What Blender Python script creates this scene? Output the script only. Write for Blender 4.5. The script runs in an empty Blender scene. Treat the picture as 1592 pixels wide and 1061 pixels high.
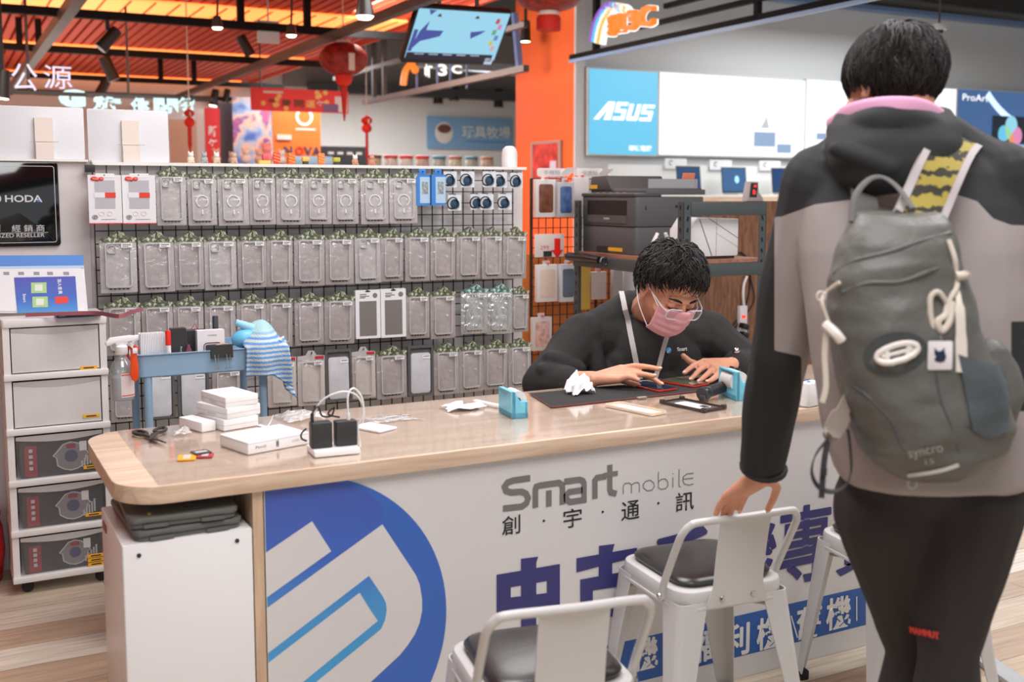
import bpy, bmesh, math, random
from math import sin, cos, pi, radians, atan, sqrt
from mathutils import Vector, Matrix, noise, Euler
SC = bpy.context.scene
COL = SC.collection
RND = random.Random(7)
# ------------------------------------------------------------------ camera
FOC, PPX, PPY, CAMH = 1693.0, 796.0, 473.0, 1.40
PITCH = atan(173 / FOC)
AZ = atan(3234 / 1702.0)
HD = Vector((cos(AZ), sin(AZ), 0))          # camera heading on the ground
RT = Vector((sin(AZ), -cos(AZ), 0))         # camera right
UPW = Vector((0, 0, 1))
FW = HD * cos(PITCH) - UPW * sin(PITCH)
UP = HD * sin(PITCH) + UPW * cos(PITCH)
CAM = Vector((0, 0, CAMH))
cam_d = bpy.data.cameras.new('camera')
cam = bpy.data.objects.new('camera', cam_d)
COL.objects.link(cam)
SC.camera = cam
cam_d.sensor_width = 36.0
cam_d.lens = FOC * 36.0 / 1592.0
cam_d.shift_x = 0.0
cam_d.shift_y = -(530.5 - PPY) / 1592.0
cam_d.clip_start, cam_d.clip_end = 0.05, 120
mw = Matrix.Identity(4)
for i in range(3):
 mw[i][0], mw[i][1], mw[i][2], mw[i][3] = RT[i], UP[i], -FW[i], CAM[i]
cam.matrix_world = mw
cam_d.dof.use_dof = True
cam_d.dof.focus_distance = 3.55
cam_d.dof.aperture_fstop = 3.2
# ------------------------------------------------------------------ world, light, exposure
W = bpy.data.worlds.new('world')
SC.world = W
W.use_nodes = True
W.node_tree.nodes['Background'].inputs[0].default_value = (0.93, 0.965, 1.0, 1)
W.node_tree.nodes['Background'].inputs[1].default_value = 0.75
SC.view_settings.view_transform = 'Standard'
SC.view_settings.look = 'None'
SC.view_settings.gamma = 1.0
SC.view_settings.use_curve_mapping = False
SC.view_settings.exposure = 0.28
def area(name, loc, size, power, color=(0.975, 0.992, 1.0), rot=(0, 0, 0), sy=None):
 d = bpy.data.lights.new(name, 'AREA')
 d.energy, d.color, d.size = power, color, size
 if sy:
  d.shape, d.size_y = 'RECTANGLE', sy
 o = bpy.data.objects.new(name, d)
 o.location, o.rotation_euler = loc, rot
 COL.objects.link(o)
 return o
area('ceiling_light_front', (0.6, 0.6, 3.1), 1.6, 62)
area('ceiling_light_counter', (1.2, 2.9, 3.15), 1.2, 44)
area('ceiling_light_right', (3.4, 1.6, 3.15), 1.6, 60)
area('ceiling_light_shop', (3.2, 5.6, 3.15), 1.8, 60)
area('ceiling_light_aisle', (0.2, 7.5, 3.1), 2.0, 60, (1, 0.9, 0.8))
area('ceiling_light_showroom', (9.0, 7.6, 3.3), 3.0, 160, (0.95, 0.98, 1))
area('ceiling_light_far', (5.5, 15.0, 3.1), 3.0, 200)
area('fill_light_orange_wall', (3.6, 10.0, 3.0), 1.2, 98, (1, 0.96, 0.92), (0, radians(-50), 0))  # added fill lamp with no fixture, brightens the orange side wall
area('fill_light_red_ceiling', (-1.0, 13.5, 2.3), 6.0, 85, (1, 0.93, 0.86), (pi, 0, 0))  # unseen fill lamp aimed upward, added to lift the red slats
# ------------------------------------------------------------------ unprojection of photo pixels onto true planes
def ray(x, y):
 return FW + RT * ((x - PPX) / FOC) - UP * ((y - PPY) / FOC)
def onZ(x, y, z):
 d = ray(x, y); return CAM + d * ((z - CAMH) / d.z)
def onY(x, y, Y):
 d = ray(x, y); return CAM + d * (Y / d.y)
def onX(x, y, X):
 d = ray(x, y); return CAM + d * (X / d.x)
def atD(x, y, D):
 return CAM + ray(x, y) * D
# ------------------------------------------------------------------ materials
def lin(c):
 r = []
 for v in c[:3]:
  v = v / 255.0
  r.append(v / 12.92 if v <= 0.04045 else ((v + 0.055) / 1.055) ** 2.4)
 return (r[0], r[1], r[2], 1)
MATS = {}
def M(name, col=(128, 128, 128), rough=0.5, metal=0.0, spec=0.5, emit=None, es=1.0, bump=0.0, bscale=60, var=0.0, vscale=8, coat=0.0, alpha=1.0, trans=0.0, stretch=None, sub=0.0):
 if name in MATS:
  return MATS[name]
 m = bpy.data.materials.new(name)
 m.use_nodes = True
 nt = m.node_tree
 p = nt.nodes['Principled BSDF']
 p.inputs['Base Color'].default_value = lin(col)
 p.inputs['Roughness'].default_value = rough
 p.inputs['Metallic'].default_value = metal
 p.inputs['Specular IOR Level'].default_value = spec
 p.inputs['Coat Weight'].default_value = coat
 p.inputs['Alpha'].default_value = alpha
 p.inputs['Transmission Weight'].default_value = trans
 if sub:
  p.inputs['Subsurface Weight'].default_value = sub
  p.inputs['Subsurface Radius'].default_value = (0.012, 0.005, 0.003)
 if emit:
  p.inputs['Emission Color'].default_value = lin(emit)
  p.inputs['Emission Strength'].default_value = es
 tc = None
 def coords():
  t = nt.nodes.new('ShaderNodeTexCoord')
  if stretch:
   mp = nt.nodes.new('ShaderNodeMapping')
   mp.inputs['Scale'].default_value = stretch
   nt.links.new(t.outputs['Object'], mp.inputs['Vector'])
   return mp.outputs['Vector']
  return t.outputs['Object']
 if var or bump:
  tc = coords()
 if var:
  n = nt.nodes.new('ShaderNodeTexNoise')
  n.inputs['Scale'].default_value = vscale
  n.inputs['Detail'].default_value = 5
  nt.links.new(tc, n.inputs['Vector'])
  r = nt.nodes.new('ShaderNodeValToRGB')
  c = lin(col)
  r.color_ramp.elements[0].position, r.color_ramp.elements[1].position = 0.3, 0.7
  r.color_ramp.elements[0].color = tuple(max(0, v * (1 - var)) for v in c[:3]) + (1,)
  r.color_ramp.elements[1].color = tuple(min(1, v * (1 + var)) for v in c[:3]) + (1,)
  nt.links.new(n.outputs['Fac'], r.inputs['Fac'])
  nt.links.new(r.outputs['Color'], p.inputs['Base Color'])
 if bump:
  n = nt.nodes.new('ShaderNodeTexNoise')
  n.inputs['Scale'].default_value = bscale
  n.inputs['Detail'].default_value = 4
  nt.links.new(tc, n.inputs['Vector'])
  b = nt.nodes.new('ShaderNodeBump')
  b.inputs['Strength'].default_value = bump
  b.inputs['Distance'].default_value = 0.01
  nt.links.new(n.outputs['Fac'], b.inputs['Height'])
  nt.links.new(b.outputs['Normal'], p.inputs['Normal'])
 MATS[name] = m
 return m
def MFILM(name, tint=(255, 255, 255), amount=0.12, rough=0.08, bump=0.35, bscale=22, haze=0.0, hazecol=(235, 235, 240)):
 """thin clear plastic: see-through with gloss and crinkles"""
 if name in MATS:
  return MATS[name]
 m = bpy.data.materials.new(name); m.use_nodes = True
 nt = m.node_tree; nt.nodes.clear()
 out = nt.nodes.new('ShaderNodeOutputMaterial')
 tr = nt.nodes.new('ShaderNodeBsdfTransparent'); tr.inputs[0].default_value = lin(tint)
 gl = nt.nodes.new('ShaderNodeBsdfGlossy'); gl.inputs['Roughness'].default_value = rough
 mx = nt.nodes.new('ShaderNodeMixShader')
 lw = nt.nodes.new('ShaderNodeLayerWeight'); lw.inputs['Blend'].default_value = 0.5
 pw = nt.nodes.new('ShaderNodeMath'); pw.operation = 'POWER'; pw.inputs[1].default_value = 4.0
 ma = nt.nodes.new('ShaderNodeMath'); ma.operation = 'MULTIPLY_ADD'; ma.inputs[1].default_value = 0.8; ma.inputs[2].default_value = amount
 nt.links.new(lw.outputs['Facing'], pw.inputs[0]); nt.links.new(pw.outputs[0], ma.inputs[0])
 nt.links.new(ma.outputs[0], mx.inputs[0])
 base = tr.outputs[0]
 if haze:
  df = nt.nodes.new('ShaderNodeBsdfDiffuse'); df.inputs[0].default_value = lin(hazecol)
  mh = nt.nodes.new('ShaderNodeMixShader'); mh.inputs[0].default_value = haze
  nt.links.new(tr.outputs[0], mh.inputs[1]); nt.links.new(df.outputs[0], mh.inputs[2])
  base = mh.outputs[0]
 nt.links.new(base, mx.inputs[1]); nt.links.new(gl.outputs[0], mx.inputs[2])
 if bump:
  t = nt.nodes.new('ShaderNodeTexCoord'); n = nt.nodes.new('ShaderNodeTexNoise')
  n.inputs['Scale'].default_value = bscale; n.inputs['Detail'].default_value = 3
  b = nt.nodes.new('ShaderNodeBump'); b.inputs['Strength'].default_value = bump; b.inputs['Distance'].default_value = 0.02
  nt.links.new(t.outputs['Object'], n.inputs['Vector']); nt.links.new(n.outputs['Fac'], b.inputs['Height'])
  nt.links.new(b.outputs['Normal'], gl.inputs['Normal']); nt.links.new(b.outputs['Normal'], lw.inputs['Normal'])
 nt.links.new(mx.outputs[0], out.inputs[0])
 MATS[name] = m
 return m
# ------------------------------------------------------------------ mesh builder
def rrect(w, h, r, n=5, cx=0, cy=0):
 r = min(r, w / 2 - 1e-5, h / 2 - 1e-5)
 pts = []
 for (sx, sy, a0) in ((1, 1, 0), (-1, 1, pi / 2), (-1, -1, pi), (1, -1, 1.5 * pi)):
  for k in range(n + 1):
   a = a0 + k * pi / 2 / n
   pts.append((cx + sx * (w / 2 - r) + r * cos(a), cy + sy * (h / 2 - r) + r * sin(a)))
 return pts
def circle(r, n=24, cx=0, cy=0, ry=None):
 ry = ry or r
 return [(cx + r * cos(2 * pi * k / n), cy + ry * sin(2 * pi * k / n)) for k in range(n)]
def smoothpath(pts, sub=6):
 """Catmull-Rom through points"""
 P = [Vector(p) for p in pts]
 if len(P) < 3:
  return P
 out = []
 for i in range(len(P) - 1):
  p0 = P[max(i - 1, 0)]; p1 = P[i]; p2 = P[i + 1]; p3 = P[min(i + 2, len(P) - 1)]
  for k in range(sub):
   t = k / sub
   out.append(0.5 * ((2 * p1) + (p2 - p0) * t + (2 * p0 - 5 * p1 + 4 * p2 - p3) * t * t + (3 * p1 - p0 - 3 * p2 + p3) * t ** 3))
 out.append(P[-1])
 return out
class B:
 def __init__(s, xf=None):
  s.v, s.f, s.m = [], [], []
  s.xf = xf or Matrix.Identity(4)
 def add(s, verts, faces, m=0, xf=None):
  o = len(s.v)
  X = s.xf @ xf if xf is not None else s.xf
  s.v += [X @ Vector(p) for p in verts]
  s.f += [[i + o for i in f] for f in faces]
  s.m += [m] * len(faces)
  return s
 def box(s, c, d, m=0, rot=None, xf=None):
  x, y, z = d[0] / 2, d[1] / 2, d[2] / 2
  vs = [Vector((a * x, b * y, e * z)) for e in (-1, 1) for b in (-1, 1) for a in (-1, 1)]
  R = rot if isinstance(rot, Matrix) else (Euler(rot).to_matrix() if rot else None)
  if R is not None:
   vs = [R @ v for v in vs]
  vs = [v + Vector(c) for v in vs]
  return s.add(vs, [(0, 2, 3, 1), (4, 5, 7, 6), (0, 1, 5, 4), (2, 6, 7, 3), (0, 4, 6, 2), (1, 3, 7, 5)], m, xf)
 def slab(s, poly, z0, z1, bev=0.0, m=0, xf=None, mtop=None, bev_bot=None):
  """vertical prism of a 2-D outline (counter-clockwise) with bevelled rims"""
  P = [Vector(p) for p in poly]
  n = len(P)
  cx = sum(p.x for p in P) / n; cy = sum(p.y for p in P) / n
  def inset(d):
   out = []
   for i in range(n):
    a, b, c = P[i - 1], P[i], P[(i + 1) % n]
    e1 = (b - a); e2 = (c - b)
    if e1.length < 1e-9: e1 = e2
    if e2.length < 1e-9: e2 = e1
    n1 = Vector((-e1.y, e1.x)).normalized(); n2 = Vector((-e2.y, e2.x)).normalized()
    nn = (n1 + n2)
    if nn.length < 1e-6:
     nn = n1
    nn.normalize()
    k = max(0.5, nn.dot(n1))
    out.append(b + nn * (d / k))
   return out
  bb = bev if bev_bot is None else bev_bot
  rings = []
  if bb > 0:
   rings += [(inset(bb), z0), (inset(bb * .3), z0 + bb * .3), (P, z0 + bb)]
  else:
   rings += [(P, z0)]
  if bev > 0:
   rings += [(P, z1 - bev), (inset(bev * .3), z1 - bev * .3), (inset(bev), z1)]
  else:
   rings += [(P, z1)]
  vs, fs = [], []
  for (q, z) in rings:
   vs += [(p.x, p.y, z) for p in q]
  for k in range(len(rings) - 1):
   for i in range(n):
    j = (i + 1) % n
    fs.append((k * n + i, k * n + j, (k + 1) * n + j, (k + 1) * n + i))
  fs.append(tuple(range(n - 1, -1, -1)))
  s.add(vs, fs, m, xf)
  s.f.append([len(s.v) - n + i for i in range(n)]); s.m.append(m if mtop is None else mtop)
  return s
 def rbox(s, c, d, r=0.01, b=0.003, m=0, xf=None, rot=None):
  T = Matrix.Translation(Vector(c))
  if rot:
   T = T @ Euler(rot).to_matrix().to_4x4()
  if xf is not None:
   T = xf @ T
  return s.slab(rrect(d[0], d[1], max(r, b * 1.05), 4), -d[2] / 2, d[2] / 2, b, m, T)
 def tube(s, pts, r, seg=8, m=0, closed=False, flat=None, xf=None):
  P = [Vector(p) for p in pts]
  n = len(P)
  R = r if isinstance(r, (list, tuple)) else [r] * n
  vs, fs = [], []
  up = None
  for i in range(n):
   a = P[(i - 1) % n] if (closed or i > 0) else P[i]
   b = P[(i + 1) % n] if (closed or i < n - 1) else P[i]
   t = (b - a)
   if t.length < 1e-9: t = Vector((0, 0, 1))
   t.normalize()
   if up is None:
    up = Vector((0, 0, 1)) if abs(t.z) < 0.9 else Vector((1, 0, 0))
   u = (up - t * up.dot(t))
   if u.length < 1e-6:
    u = t.orthogonal()
   u.normalize(); w = t.cross(u); up = u
   for k in range(seg):
    an = 2 * pi * k / seg
    f = flat if flat else 1.0
    vs.append(P[i] + (u * cos(an) * f + w * sin(an)) * R[i])
  L = n if closed else n - 1
  for i in range(L):
   j = (i + 1) % n
   for k in range(seg):
    l = (k + 1) % seg
    fs.append((i * seg + k, i * seg + l, j * seg + l, j * seg + k))
  if not closed:
   fs.append(tuple(range(seg - 1, -1, -1)))
   fs.append(tuple((n - 1) * seg + k for k in range(seg)))
  return s.add(vs, fs, m, xf)
 def ribbon(s, pts, w, t, side, m=0, xf=None):
  """flat strap along a path; side = sideways direction(s)"""
  P = [Vector(p) for p in pts]; n = len(P)
  vs, fs = [], []
  for i in range(n):
   tt = (P[min(i + 1, n - 1)] - P[max(i - 1, 0)]).normalized()
   sd = Vector(side[i] if isinstance(side, list) else side)
   sd = (sd - tt * sd.dot(tt)).normalized()
   no = tt.cross(sd)
   ww = w[i] if isinstance(w, list) else w
   for (a, b) in ((-1, -1), (1, -1), (1, 1), (-1, 1)):
    vs.append(P[i] + sd * (a * ww / 2) + no * (b * t / 2))
  for i in range(n - 1):
   for k in range(4):
    l = (k + 1) % 4
    fs.append((i * 4 + k, i * 4 + l, i * 4 + 4 + l, i * 4 + 4 + k))
  fs += [(3, 2, 1, 0), (n * 4 - 4, n * 4 - 3, n * 4 - 2, n * 4 - 1)]
  return s.add(vs, fs, m, xf)
 def lathe(s, prof, seg=20, m=0, c=(0, 0, 0), xf=None):
  vs, fs = [], []
  n = len(prof)
  for (r, z) in prof:
   for k in range(seg):
    a = 2 * pi * k / seg
    vs.append((c[0] + r * cos(a), c[1] + r * sin(a), c[2] + z))
  for i in range(n - 1):
   for k in range(seg):
    l = (k + 1) % seg
    fs.append((i * seg + k, i * seg + l, (i + 1) * seg + l, (i + 1) * seg + k))
  fs.append(tuple(range(seg - 1, -1, -1)))
  fs.append(tuple((n - 1) * seg + k for k in range(seg)))
  return s.add(vs, fs, m, xf)
 def ell(s, c, r, m=0, nu=16, nv=10, rot=None, xf=None):
  vs, fs = [], []
  R = rot if isinstance(rot, Matrix) else (Euler(rot).to_matrix() if rot else Matrix.Identity(3))
  if not isinstance(r, (tuple, list)): r = (r, r, r)
  for j in range(1, nv):
   th = pi * j / nv
   for i in range(nu):
    ph = 2 * pi * i / nu
    vs.append(R @ Vector((r[0] * sin(th) * cos(ph), r[1] * sin(th) * sin(ph), r[2] * cos(th))) + Vector(c))
  vs.append(R @ Vector((0, 0, r[2])) + Vector(c)); vs.append(R @ Vector((0, 0, -r[2])) + Vector(c))
  T, Bt = len(vs) - 2, len(vs) - 1
  for j in range(nv - 2):
   for i in range(nu):
    k = (i + 1) % nu
    fs.append((j * nu + i, (j + 1) * nu + i, (j + 1) * nu + k, j * nu + k))
  for i in range(nu):
   k = (i + 1) % nu
   fs.append((T, i, k)); fs.append((Bt, (nv - 2) * nu + k, (nv - 2) * nu + i))
  return s.add(vs, fs, m, xf)
 def cap(s, a, b, ra, rb, m=0, seg=12):
  """tapered capsule"""
  a, b = Vector(a), Vector(b)
  d = b - a
  L = d.length
  if L < 1e-6:
   return s.ell(a, ra, m)
  t = d / L
  pts, rs = [], []
  for k in range(5):
   an = pi / 2 * (1 - k / 4)
   pts.append(a - t * ra * sin(an) * .999); rs.append(max(ra * cos(an), ra * .02))
  for k in range(5):
   an = pi / 2 * (k / 4)
   pts.append(b + t * rb * sin(an) * .999); rs.append(max(rb * cos(an), rb * .02))
  return s.tube(pts, rs, seg, m)
 def loft(s, rings, m=0, cap=True):
  n = len(rings[0]); vs = []; fs = []
  for r in rings: vs += list(r)
  for i in range(len(rings) - 1):
   for k in range(n):
    l = (k + 1) % n
    fs.append((i * n + k, i * n + l, (i + 1) * n + l, (i + 1) * n + k))
  if cap:
   fs.append(tuple(range(n - 1, -1, -1))); fs.append(tuple((len(rings) - 1) * n + k for k in range(n)))
  return s.add(vs, fs, m)
 def grid(s, fn, nu, nv, m=0, th=0.0):
  vs = [Vector(fn(i / nu, j / nv)) for j in range(nv + 1) for i in range(nu + 1)]
  fs = [(j * (nu + 1) + i, j * (nu + 1) + i + 1, (j + 1) * (nu + 1) + i + 1, (j + 1) * (nu + 1) + i) for j in range(nv) for i in range(nu)]
  return s.add(vs, fs, m)
 def poly(s, pts, m=0, xf=None):
  return s.add(pts, [tuple(range(len(pts)))], m, xf)
 def obj(s, name, mats, parent=None, world=False, smooth=40, label=None, recalc=True, loc=None):
  me = bpy.data.meshes.new(name)
  vs = s.v
  if world and parent is not None:
   inv = PM[parent.name].inverted()
   vs = [inv @ v for v in vs]
  if loc is not None:
   vs = [v - Vector(loc) for v in vs]
  me.from_pydata([tuple(v) for v in vs], [], s.f)
  if not isinstance(mats, (list, tuple)): mats = [mats]
  for mm in mats: me.materials.append(mm)
  if len(mats) > 1:
   me.polygons.foreach_set('material_index', s.m)
  if recalc:
   bm = bmesh.new(); bm.from_mesh(me)
   bmesh.ops.recalc_face_normals(bm, faces=bm.faces)
   bm.to_mesh(me); bm.free()
  if smooth:
   me.polygons.foreach_set('use_smooth', [True] * len(me.polygons))
   me.set_sharp_from_angle(angle=radians(smooth))
  me.update()
  o = bpy.data.objects.new(name, me)
  COL.objects.link(o)
  if loc is not None: o.location = loc
  if parent is not None: o.parent = parent
  PM[o.name] = (PM[parent.name].copy() if parent is not None else (Matrix.Translation(loc) if loc is not None else Matrix.Identity(4)))
  if label: o['label'] = label
  return o
PM = {}
def thing(name, label, cat, loc=(0, 0, 0), rotz=0.0, group=None, rot=None):
 o = bpy.data.objects.new(name, None)
 o.empty_display_size = 0.05
 COL.objects.link(o)
 o.location = loc
 o.rotation_euler = rot if rot else (0, 0, rotz)
 PM[o.name] = Matrix.Translation(Vector(loc)) @ Euler(o.rotation_euler).to_matrix().to_4x4()
 o['label'], o['category'] = label, cat
 if group: o['group'] = group
 return o
def tag(o, label, cat, group=None, kind=None):
 o['label'], o['category'] = label, cat
 if group: o['group'] = group
 if kind: o['kind'] = kind
 return o
def struct(o):
 o['kind'] = 'structure'
 return o
def dup(root, loc=None, rotz=None, label=None, scale=None, group=None, rot=None):
 r = root.copy(); COL.objects.link(r)
 if loc is not None: r.location = loc
 if rotz is not None: r.rotation_euler = (0, 0, rotz)
 if rot is not None: r.rotation_euler = rot
 if scale is not None: r.scale = scale
 if label: r['label'] = label
 if group: r['group'] = group
 for ch in list(root.children):
  c = ch.copy(); COL.objects.link(c); c.parent = r
  for g in list(ch.children):
   d = g.copy(); COL.objects.link(d); d.parent = c
 return r
def place(o, loc, rotz=0.0, scale=None):
 o.location = loc; o.rotation_euler = (0, 0, rotz)
 if scale: o.scale = scale
ORD = ['first', 'second', 'third', 'fourth', 'fifth', 'sixth', 'seventh', 'eighth', 'ninth', 'tenth', 'eleventh', 'twelfth', 'thirteenth', 'fourteenth', 'fifteenth', 'sixteenth']
# ------------------------------------------------------------------ lettering
def text_mesh(s, size=1.0, bold=0.0, ext=0.0, align='CENTER', shear=0.0, space=1.0):
 cu = bpy.data.curves.new('lettering', 'FONT')
 cu.body = s; cu.size = size; cu.offset = bold; cu.extrude = ext
 cu.align_x, cu.align_y = align, 'CENTER'
 cu.shear = shear; cu.space_character = space
 cu.resolution_u = 3
 o = bpy.data.objects.new('lettering', cu)
 COL.objects.link(o)
 dg = bpy.context.evaluated_depsgraph_get(); dg.update()
 me = bpy.data.meshes.new_from_object(o.evaluated_get(dg))
 bpy.data.objects.remove(o); bpy.data.curves.remove(cu)
 return me
def text(s, mat, xf, size=1.0, bold=0.0, ext=0.0004, parent=None, name='lettering', align='CENTER', shear=0.0, space=1.0, fit=None, label=None):
 """flat lettering; xf maps the text plane (x right, y up, z out) into the parent's local space; fit=(w,h) scales to that box"""
 me = text_mesh(s, size, bold, ext, align, shear, space)
 if fit and len(me.vertices):
  xs = [v.co.x for v in me.vertices]; ys = [v.co.y for v in me.vertices]
  w, h = max(xs) - min(xs), max(ys) - min(ys)
  cx, cy = (max(xs) + min(xs)) / 2, (max(ys) + min(ys)) / 2
  sx = fit[0] / w if fit[0] else fit[1] / h
  sy = fit[1] / h if fit[1] else sx
  me.transform(Matrix.Diagonal((sx, sy, 1, 1)) @ Matrix.Translation((-cx, -cy, 0)))
 me.transform(xf)
 me.materials.append(mat)
 o = bpy.data.objects.new(name, me)
 COL.objects.link(o)
 if parent is not None: o.parent = parent
 PM[o.name] = PM[parent.name].copy() if parent is not None else Matrix.Identity(4)
 if label: o['label'] = label
 return o
FRONT = Matrix(((1, 0, 0, 0), (0, 0, -1, 0), (0, 1, 0, 0), (0, 0, 0, 1)))   # text x->X, y->Z, z->-Y (facing the viewer side)
def front_at(x, y, z, tilt=0.0, yaw=0.0):
 return Matrix.Translation((x, y, z)) @ Matrix.Rotation(yaw, 4, 'Z') @ FRONT @ Matrix.Rotation(tilt, 4, 'Z')
def basis(o, x, y, z=None):
 """matrix from origin + x axis + y axis directions"""
 x = Vector(x).normalized(); y = Vector(y); y = (y - x * y.dot(x)).normalized(); z = x.cross(y)
 m = Matrix.Identity(4)
 for i in range(3):
  m[i][0], m[i][1], m[i][2], m[i][3] = x[i], y[i], z[i], o[i]
 return m
def remesh(b, voxel, smooth_it=4, name='tmp', disp=None):
 """fuse overlapping closed shapes of builder b into one skin; returns vertex list and faces"""
 me = bpy.data.meshes.new(name)
 me.from_pydata([tuple(v) for v in b.v], [], b.f)
 bm = bmesh.new(); bm.from_mesh(me); bmesh.ops.recalc_face_normals(bm, faces=bm.faces); bm.to_mesh(me); bm.free()
 o = bpy.data.objects.new(name, me); COL.objects.link(o)
 md = o.modifiers.new('r', 'REMESH'); md.mode = 'VOXEL'; md.voxel_size = voxel
 if smooth_it:
  sm = o.modifiers.new('s', 'SMOOTH'); sm.factor = 0.5; sm.iterations = smooth_it
 dg = bpy.context.evaluated_depsgraph_get(); dg.update()
 m2 = bpy.data.meshes.new_from_object(o.evaluated_get(dg))
 bpy.data.objects.remove(o); bpy.data.meshes.remove(me)
 return m2
def meshobj(name, me, mats, parent=None, matfn=None, smooth=None):
 me.materials.clear()
 if not isinstance(mats, (list, tuple)): mats = [mats]
 for mm in mats: me.materials.append(mm)
 if matfn:
  me.polygons.foreach_set('material_index', [matfn(p.center, p.normal) for p in me.polygons])
 me.polygons.foreach_set('use_smooth', [True] * len(me.polygons))
 if smooth: me.set_sharp_from_angle(angle=radians(smooth))
 me.name = name
 o = bpy.data.objects.new(name, me); COL.objects.link(o)
 if parent is not None:
  o.parent = parent
 PM[o.name] = PM[parent.name].copy() if parent is not None else Matrix.Identity(4)
 return o
# ------------------------------------------------------------------ the setting
def floor_material():
 m = bpy.data.materials.new('plank_floor'); m.use_nodes = True
 nt = m.node_tree; p = nt.nodes['Principled BSDF']
 tc = nt.nodes.new('ShaderNodeTexCoord')
 br = nt.nodes.new('ShaderNodeTexBrick')
 br.offset = 0.37; br.squash = 1.0
 br.inputs['Color1'].default_value = (0, 0, 0, 1); br.inputs['Color2'].default_value = (1, 1, 1, 1)
 br.inputs['Mortar'].default_value = (0.5, 0.5, 0.5, 1)
 br.inputs['Scale'].default_value = 1.0
 br.inputs['Mortar Size'].default_value = 0.0012
 br.inputs['Mortar Smooth'].default_value = 0.1
 br.inputs['Bias'].default_value = 0.0
 br.inputs['Brick Width'].default_value = 1.22
 br.inputs['Row Height'].default_value = 0.165
 mp0 = nt.nodes.new('ShaderNodeMapping'); mp0.inputs['Location'].default_value = (0.3, 0.045, 0)
 nt.links.new(tc.outputs['Object'], mp0.inputs['Vector'])
 nt.links.new(mp0.outputs['Vector'], br.inputs['Vector'])
 ramp = nt.nodes.new('ShaderNodeValToRGB')
 cols = [(0.0, (178, 150, 124)), (0.3, (200, 178, 152)), (0.6, (212, 201, 182)), (1.0, (222, 215, 203))]
 while len(ramp.color_ramp.elements) < 4: ramp.color_ramp.elements.new(0.5)
 for e, (q, c) in zip(ramp.color_ramp.elements, cols): e.position = q; e.color = lin(c)
 nt.links.new(br.outputs['Color'], ramp.inputs['Fac'])
 mp = nt.nodes.new('ShaderNodeMapping'); mp.inputs['Scale'].default_value = (1.6, 26, 1)
 nt.links.new(tc.outputs['Object'], mp.inputs['Vector'])
 n = nt.nodes.new('ShaderNodeTexNoise'); n.inputs['Scale'].default_value = 2.2; n.inputs['Detail'].default_value = 7; n.inputs['Distortion'].default_value = 0.6
 nt.links.new(mp.outputs['Vector'], n.inputs['Vector'])
 gr = nt.nodes.new('ShaderNodeValToRGB')
 gr.color_ramp.elements[0].position = 0.34; gr.color_ramp.elements[0].color = (0.80, 0.76, 0.73, 1)
 gr.color_ramp.elements[1].position = 0.62; gr.color_ramp.elements[1].color = (1.06, 1.05, 1.03, 1)
 nt.links.new(n.outputs['Fac'], gr.inputs['Fac'])
 mul = nt.nodes.new('ShaderNodeMix'); mul.data_type = 'RGBA'; mul.blend_type = 'MULTIPLY'; mul.inputs['Factor'].default_value = 1.0
 nt.links.new(ramp.outputs['Color'], mul.inputs['A']); nt.links.new(gr.outputs['Color'], mul.inputs['B'])
 jm = nt.nodes.new('ShaderNodeMix'); jm.data_type = 'RGBA'
 jm.inputs['B'].default_value = lin((92, 76, 66))
 nt.links.new(br.outputs['Fac'], jm.inputs['Factor']); nt.links.new(mul.outputs['Result'], jm.inputs['A'])
 nt.links.new(jm.outputs['Result'], p.inputs['Base Color'])
 p.inputs['Roughness'].default_value = 0.42
 return m
b = B(); b.box((6, 9, -0.05), (44, 44, 0.1))
struct(b.obj('floor', floor_material(), smooth=0))
WALLG = M('grey_wall_paint', (200, 201, 202), 0.7, bump=0.05, bscale=120)
WALLW = M('white_wall_paint', (226, 226, 224), 0.7)
WALLO = M('orange_wall_paint', (250, 108, 46), 0.6)
TRIMW = M('pale_trim', (205, 203, 202), 0.5)
BLK = M('black_metal', (38, 36, 36), 0.45)
TRUSS = M('black_truss_paint', (24, 22, 22), 0.7, spec=0.2)
DGREY = M('dark_grey_metal', (84, 80, 78), 0.5)
XW = 6.0
b = B(); b.box((XW + 8.06, 10.15, 1.8), (16.0, 0.3, 3.6))
struct(b.obj('wall_back', WALLG, smooth=0))
b = B(); b.box((XW + 0.03, 10.645, 1.8), (0.058, 1.33, 3.6))
struct(b.obj('wall_side', WALLO, smooth=0))
b = B(); b.box((XW + 0.055, 9.98, 1.8), (0.11, 0.036, 3.6))
struct(b.obj('trim_1', TRIMW, smooth=0))
YF = 18.0
b = B(); b.box((8, YF + 0.15, 1.5), (40, 0.3, 5.0))
struct(b.obj('wall_far', WALLW, smooth=0))
b = B(); b.box((-9.5, 8, 2.0), (0.3, 22, 4.0))
struct(b.obj('wall_left', M('dim_wall', (120, 108, 104), 0.8), smooth=0))
ZC = 3.2
CX1 = onZ(640, 40, ZC).x
RED = M('red_ceiling_slat', (206, 74, 40), 0.6)
REDD = M('dark_red_ceiling_back', (96, 30, 20), 0.8)
b = B()
b.box(((CX1 - 9.3) / 2, 12.2, ZC + 0.11), (CX1 + 9.3, 27.6, 0.04), 1)
x = -9.2
while x < CX1:
 b.box((x + 0.04, 12.2, ZC + 0.035), (0.078, 27.6, 0.07), 0)
 x += 0.112
b.box((CX1, 12.2, ZC + 0.05), (0.05, 27.6, 0.16), 0)
ceil = struct(b.obj('ceiling', [RED, REDD], smooth=0))
b = B(); b.box((12, 8, 4.3), (30, 30, 0.1))
struct(b.obj('ceiling_right', M('dark_ceiling', (70, 70, 72), 0.9), smooth=0))
GLOWO = M('orange_strip_glow', (255, 170, 90), 0.5, emit=(255, 150, 78), es=1.35)
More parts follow.
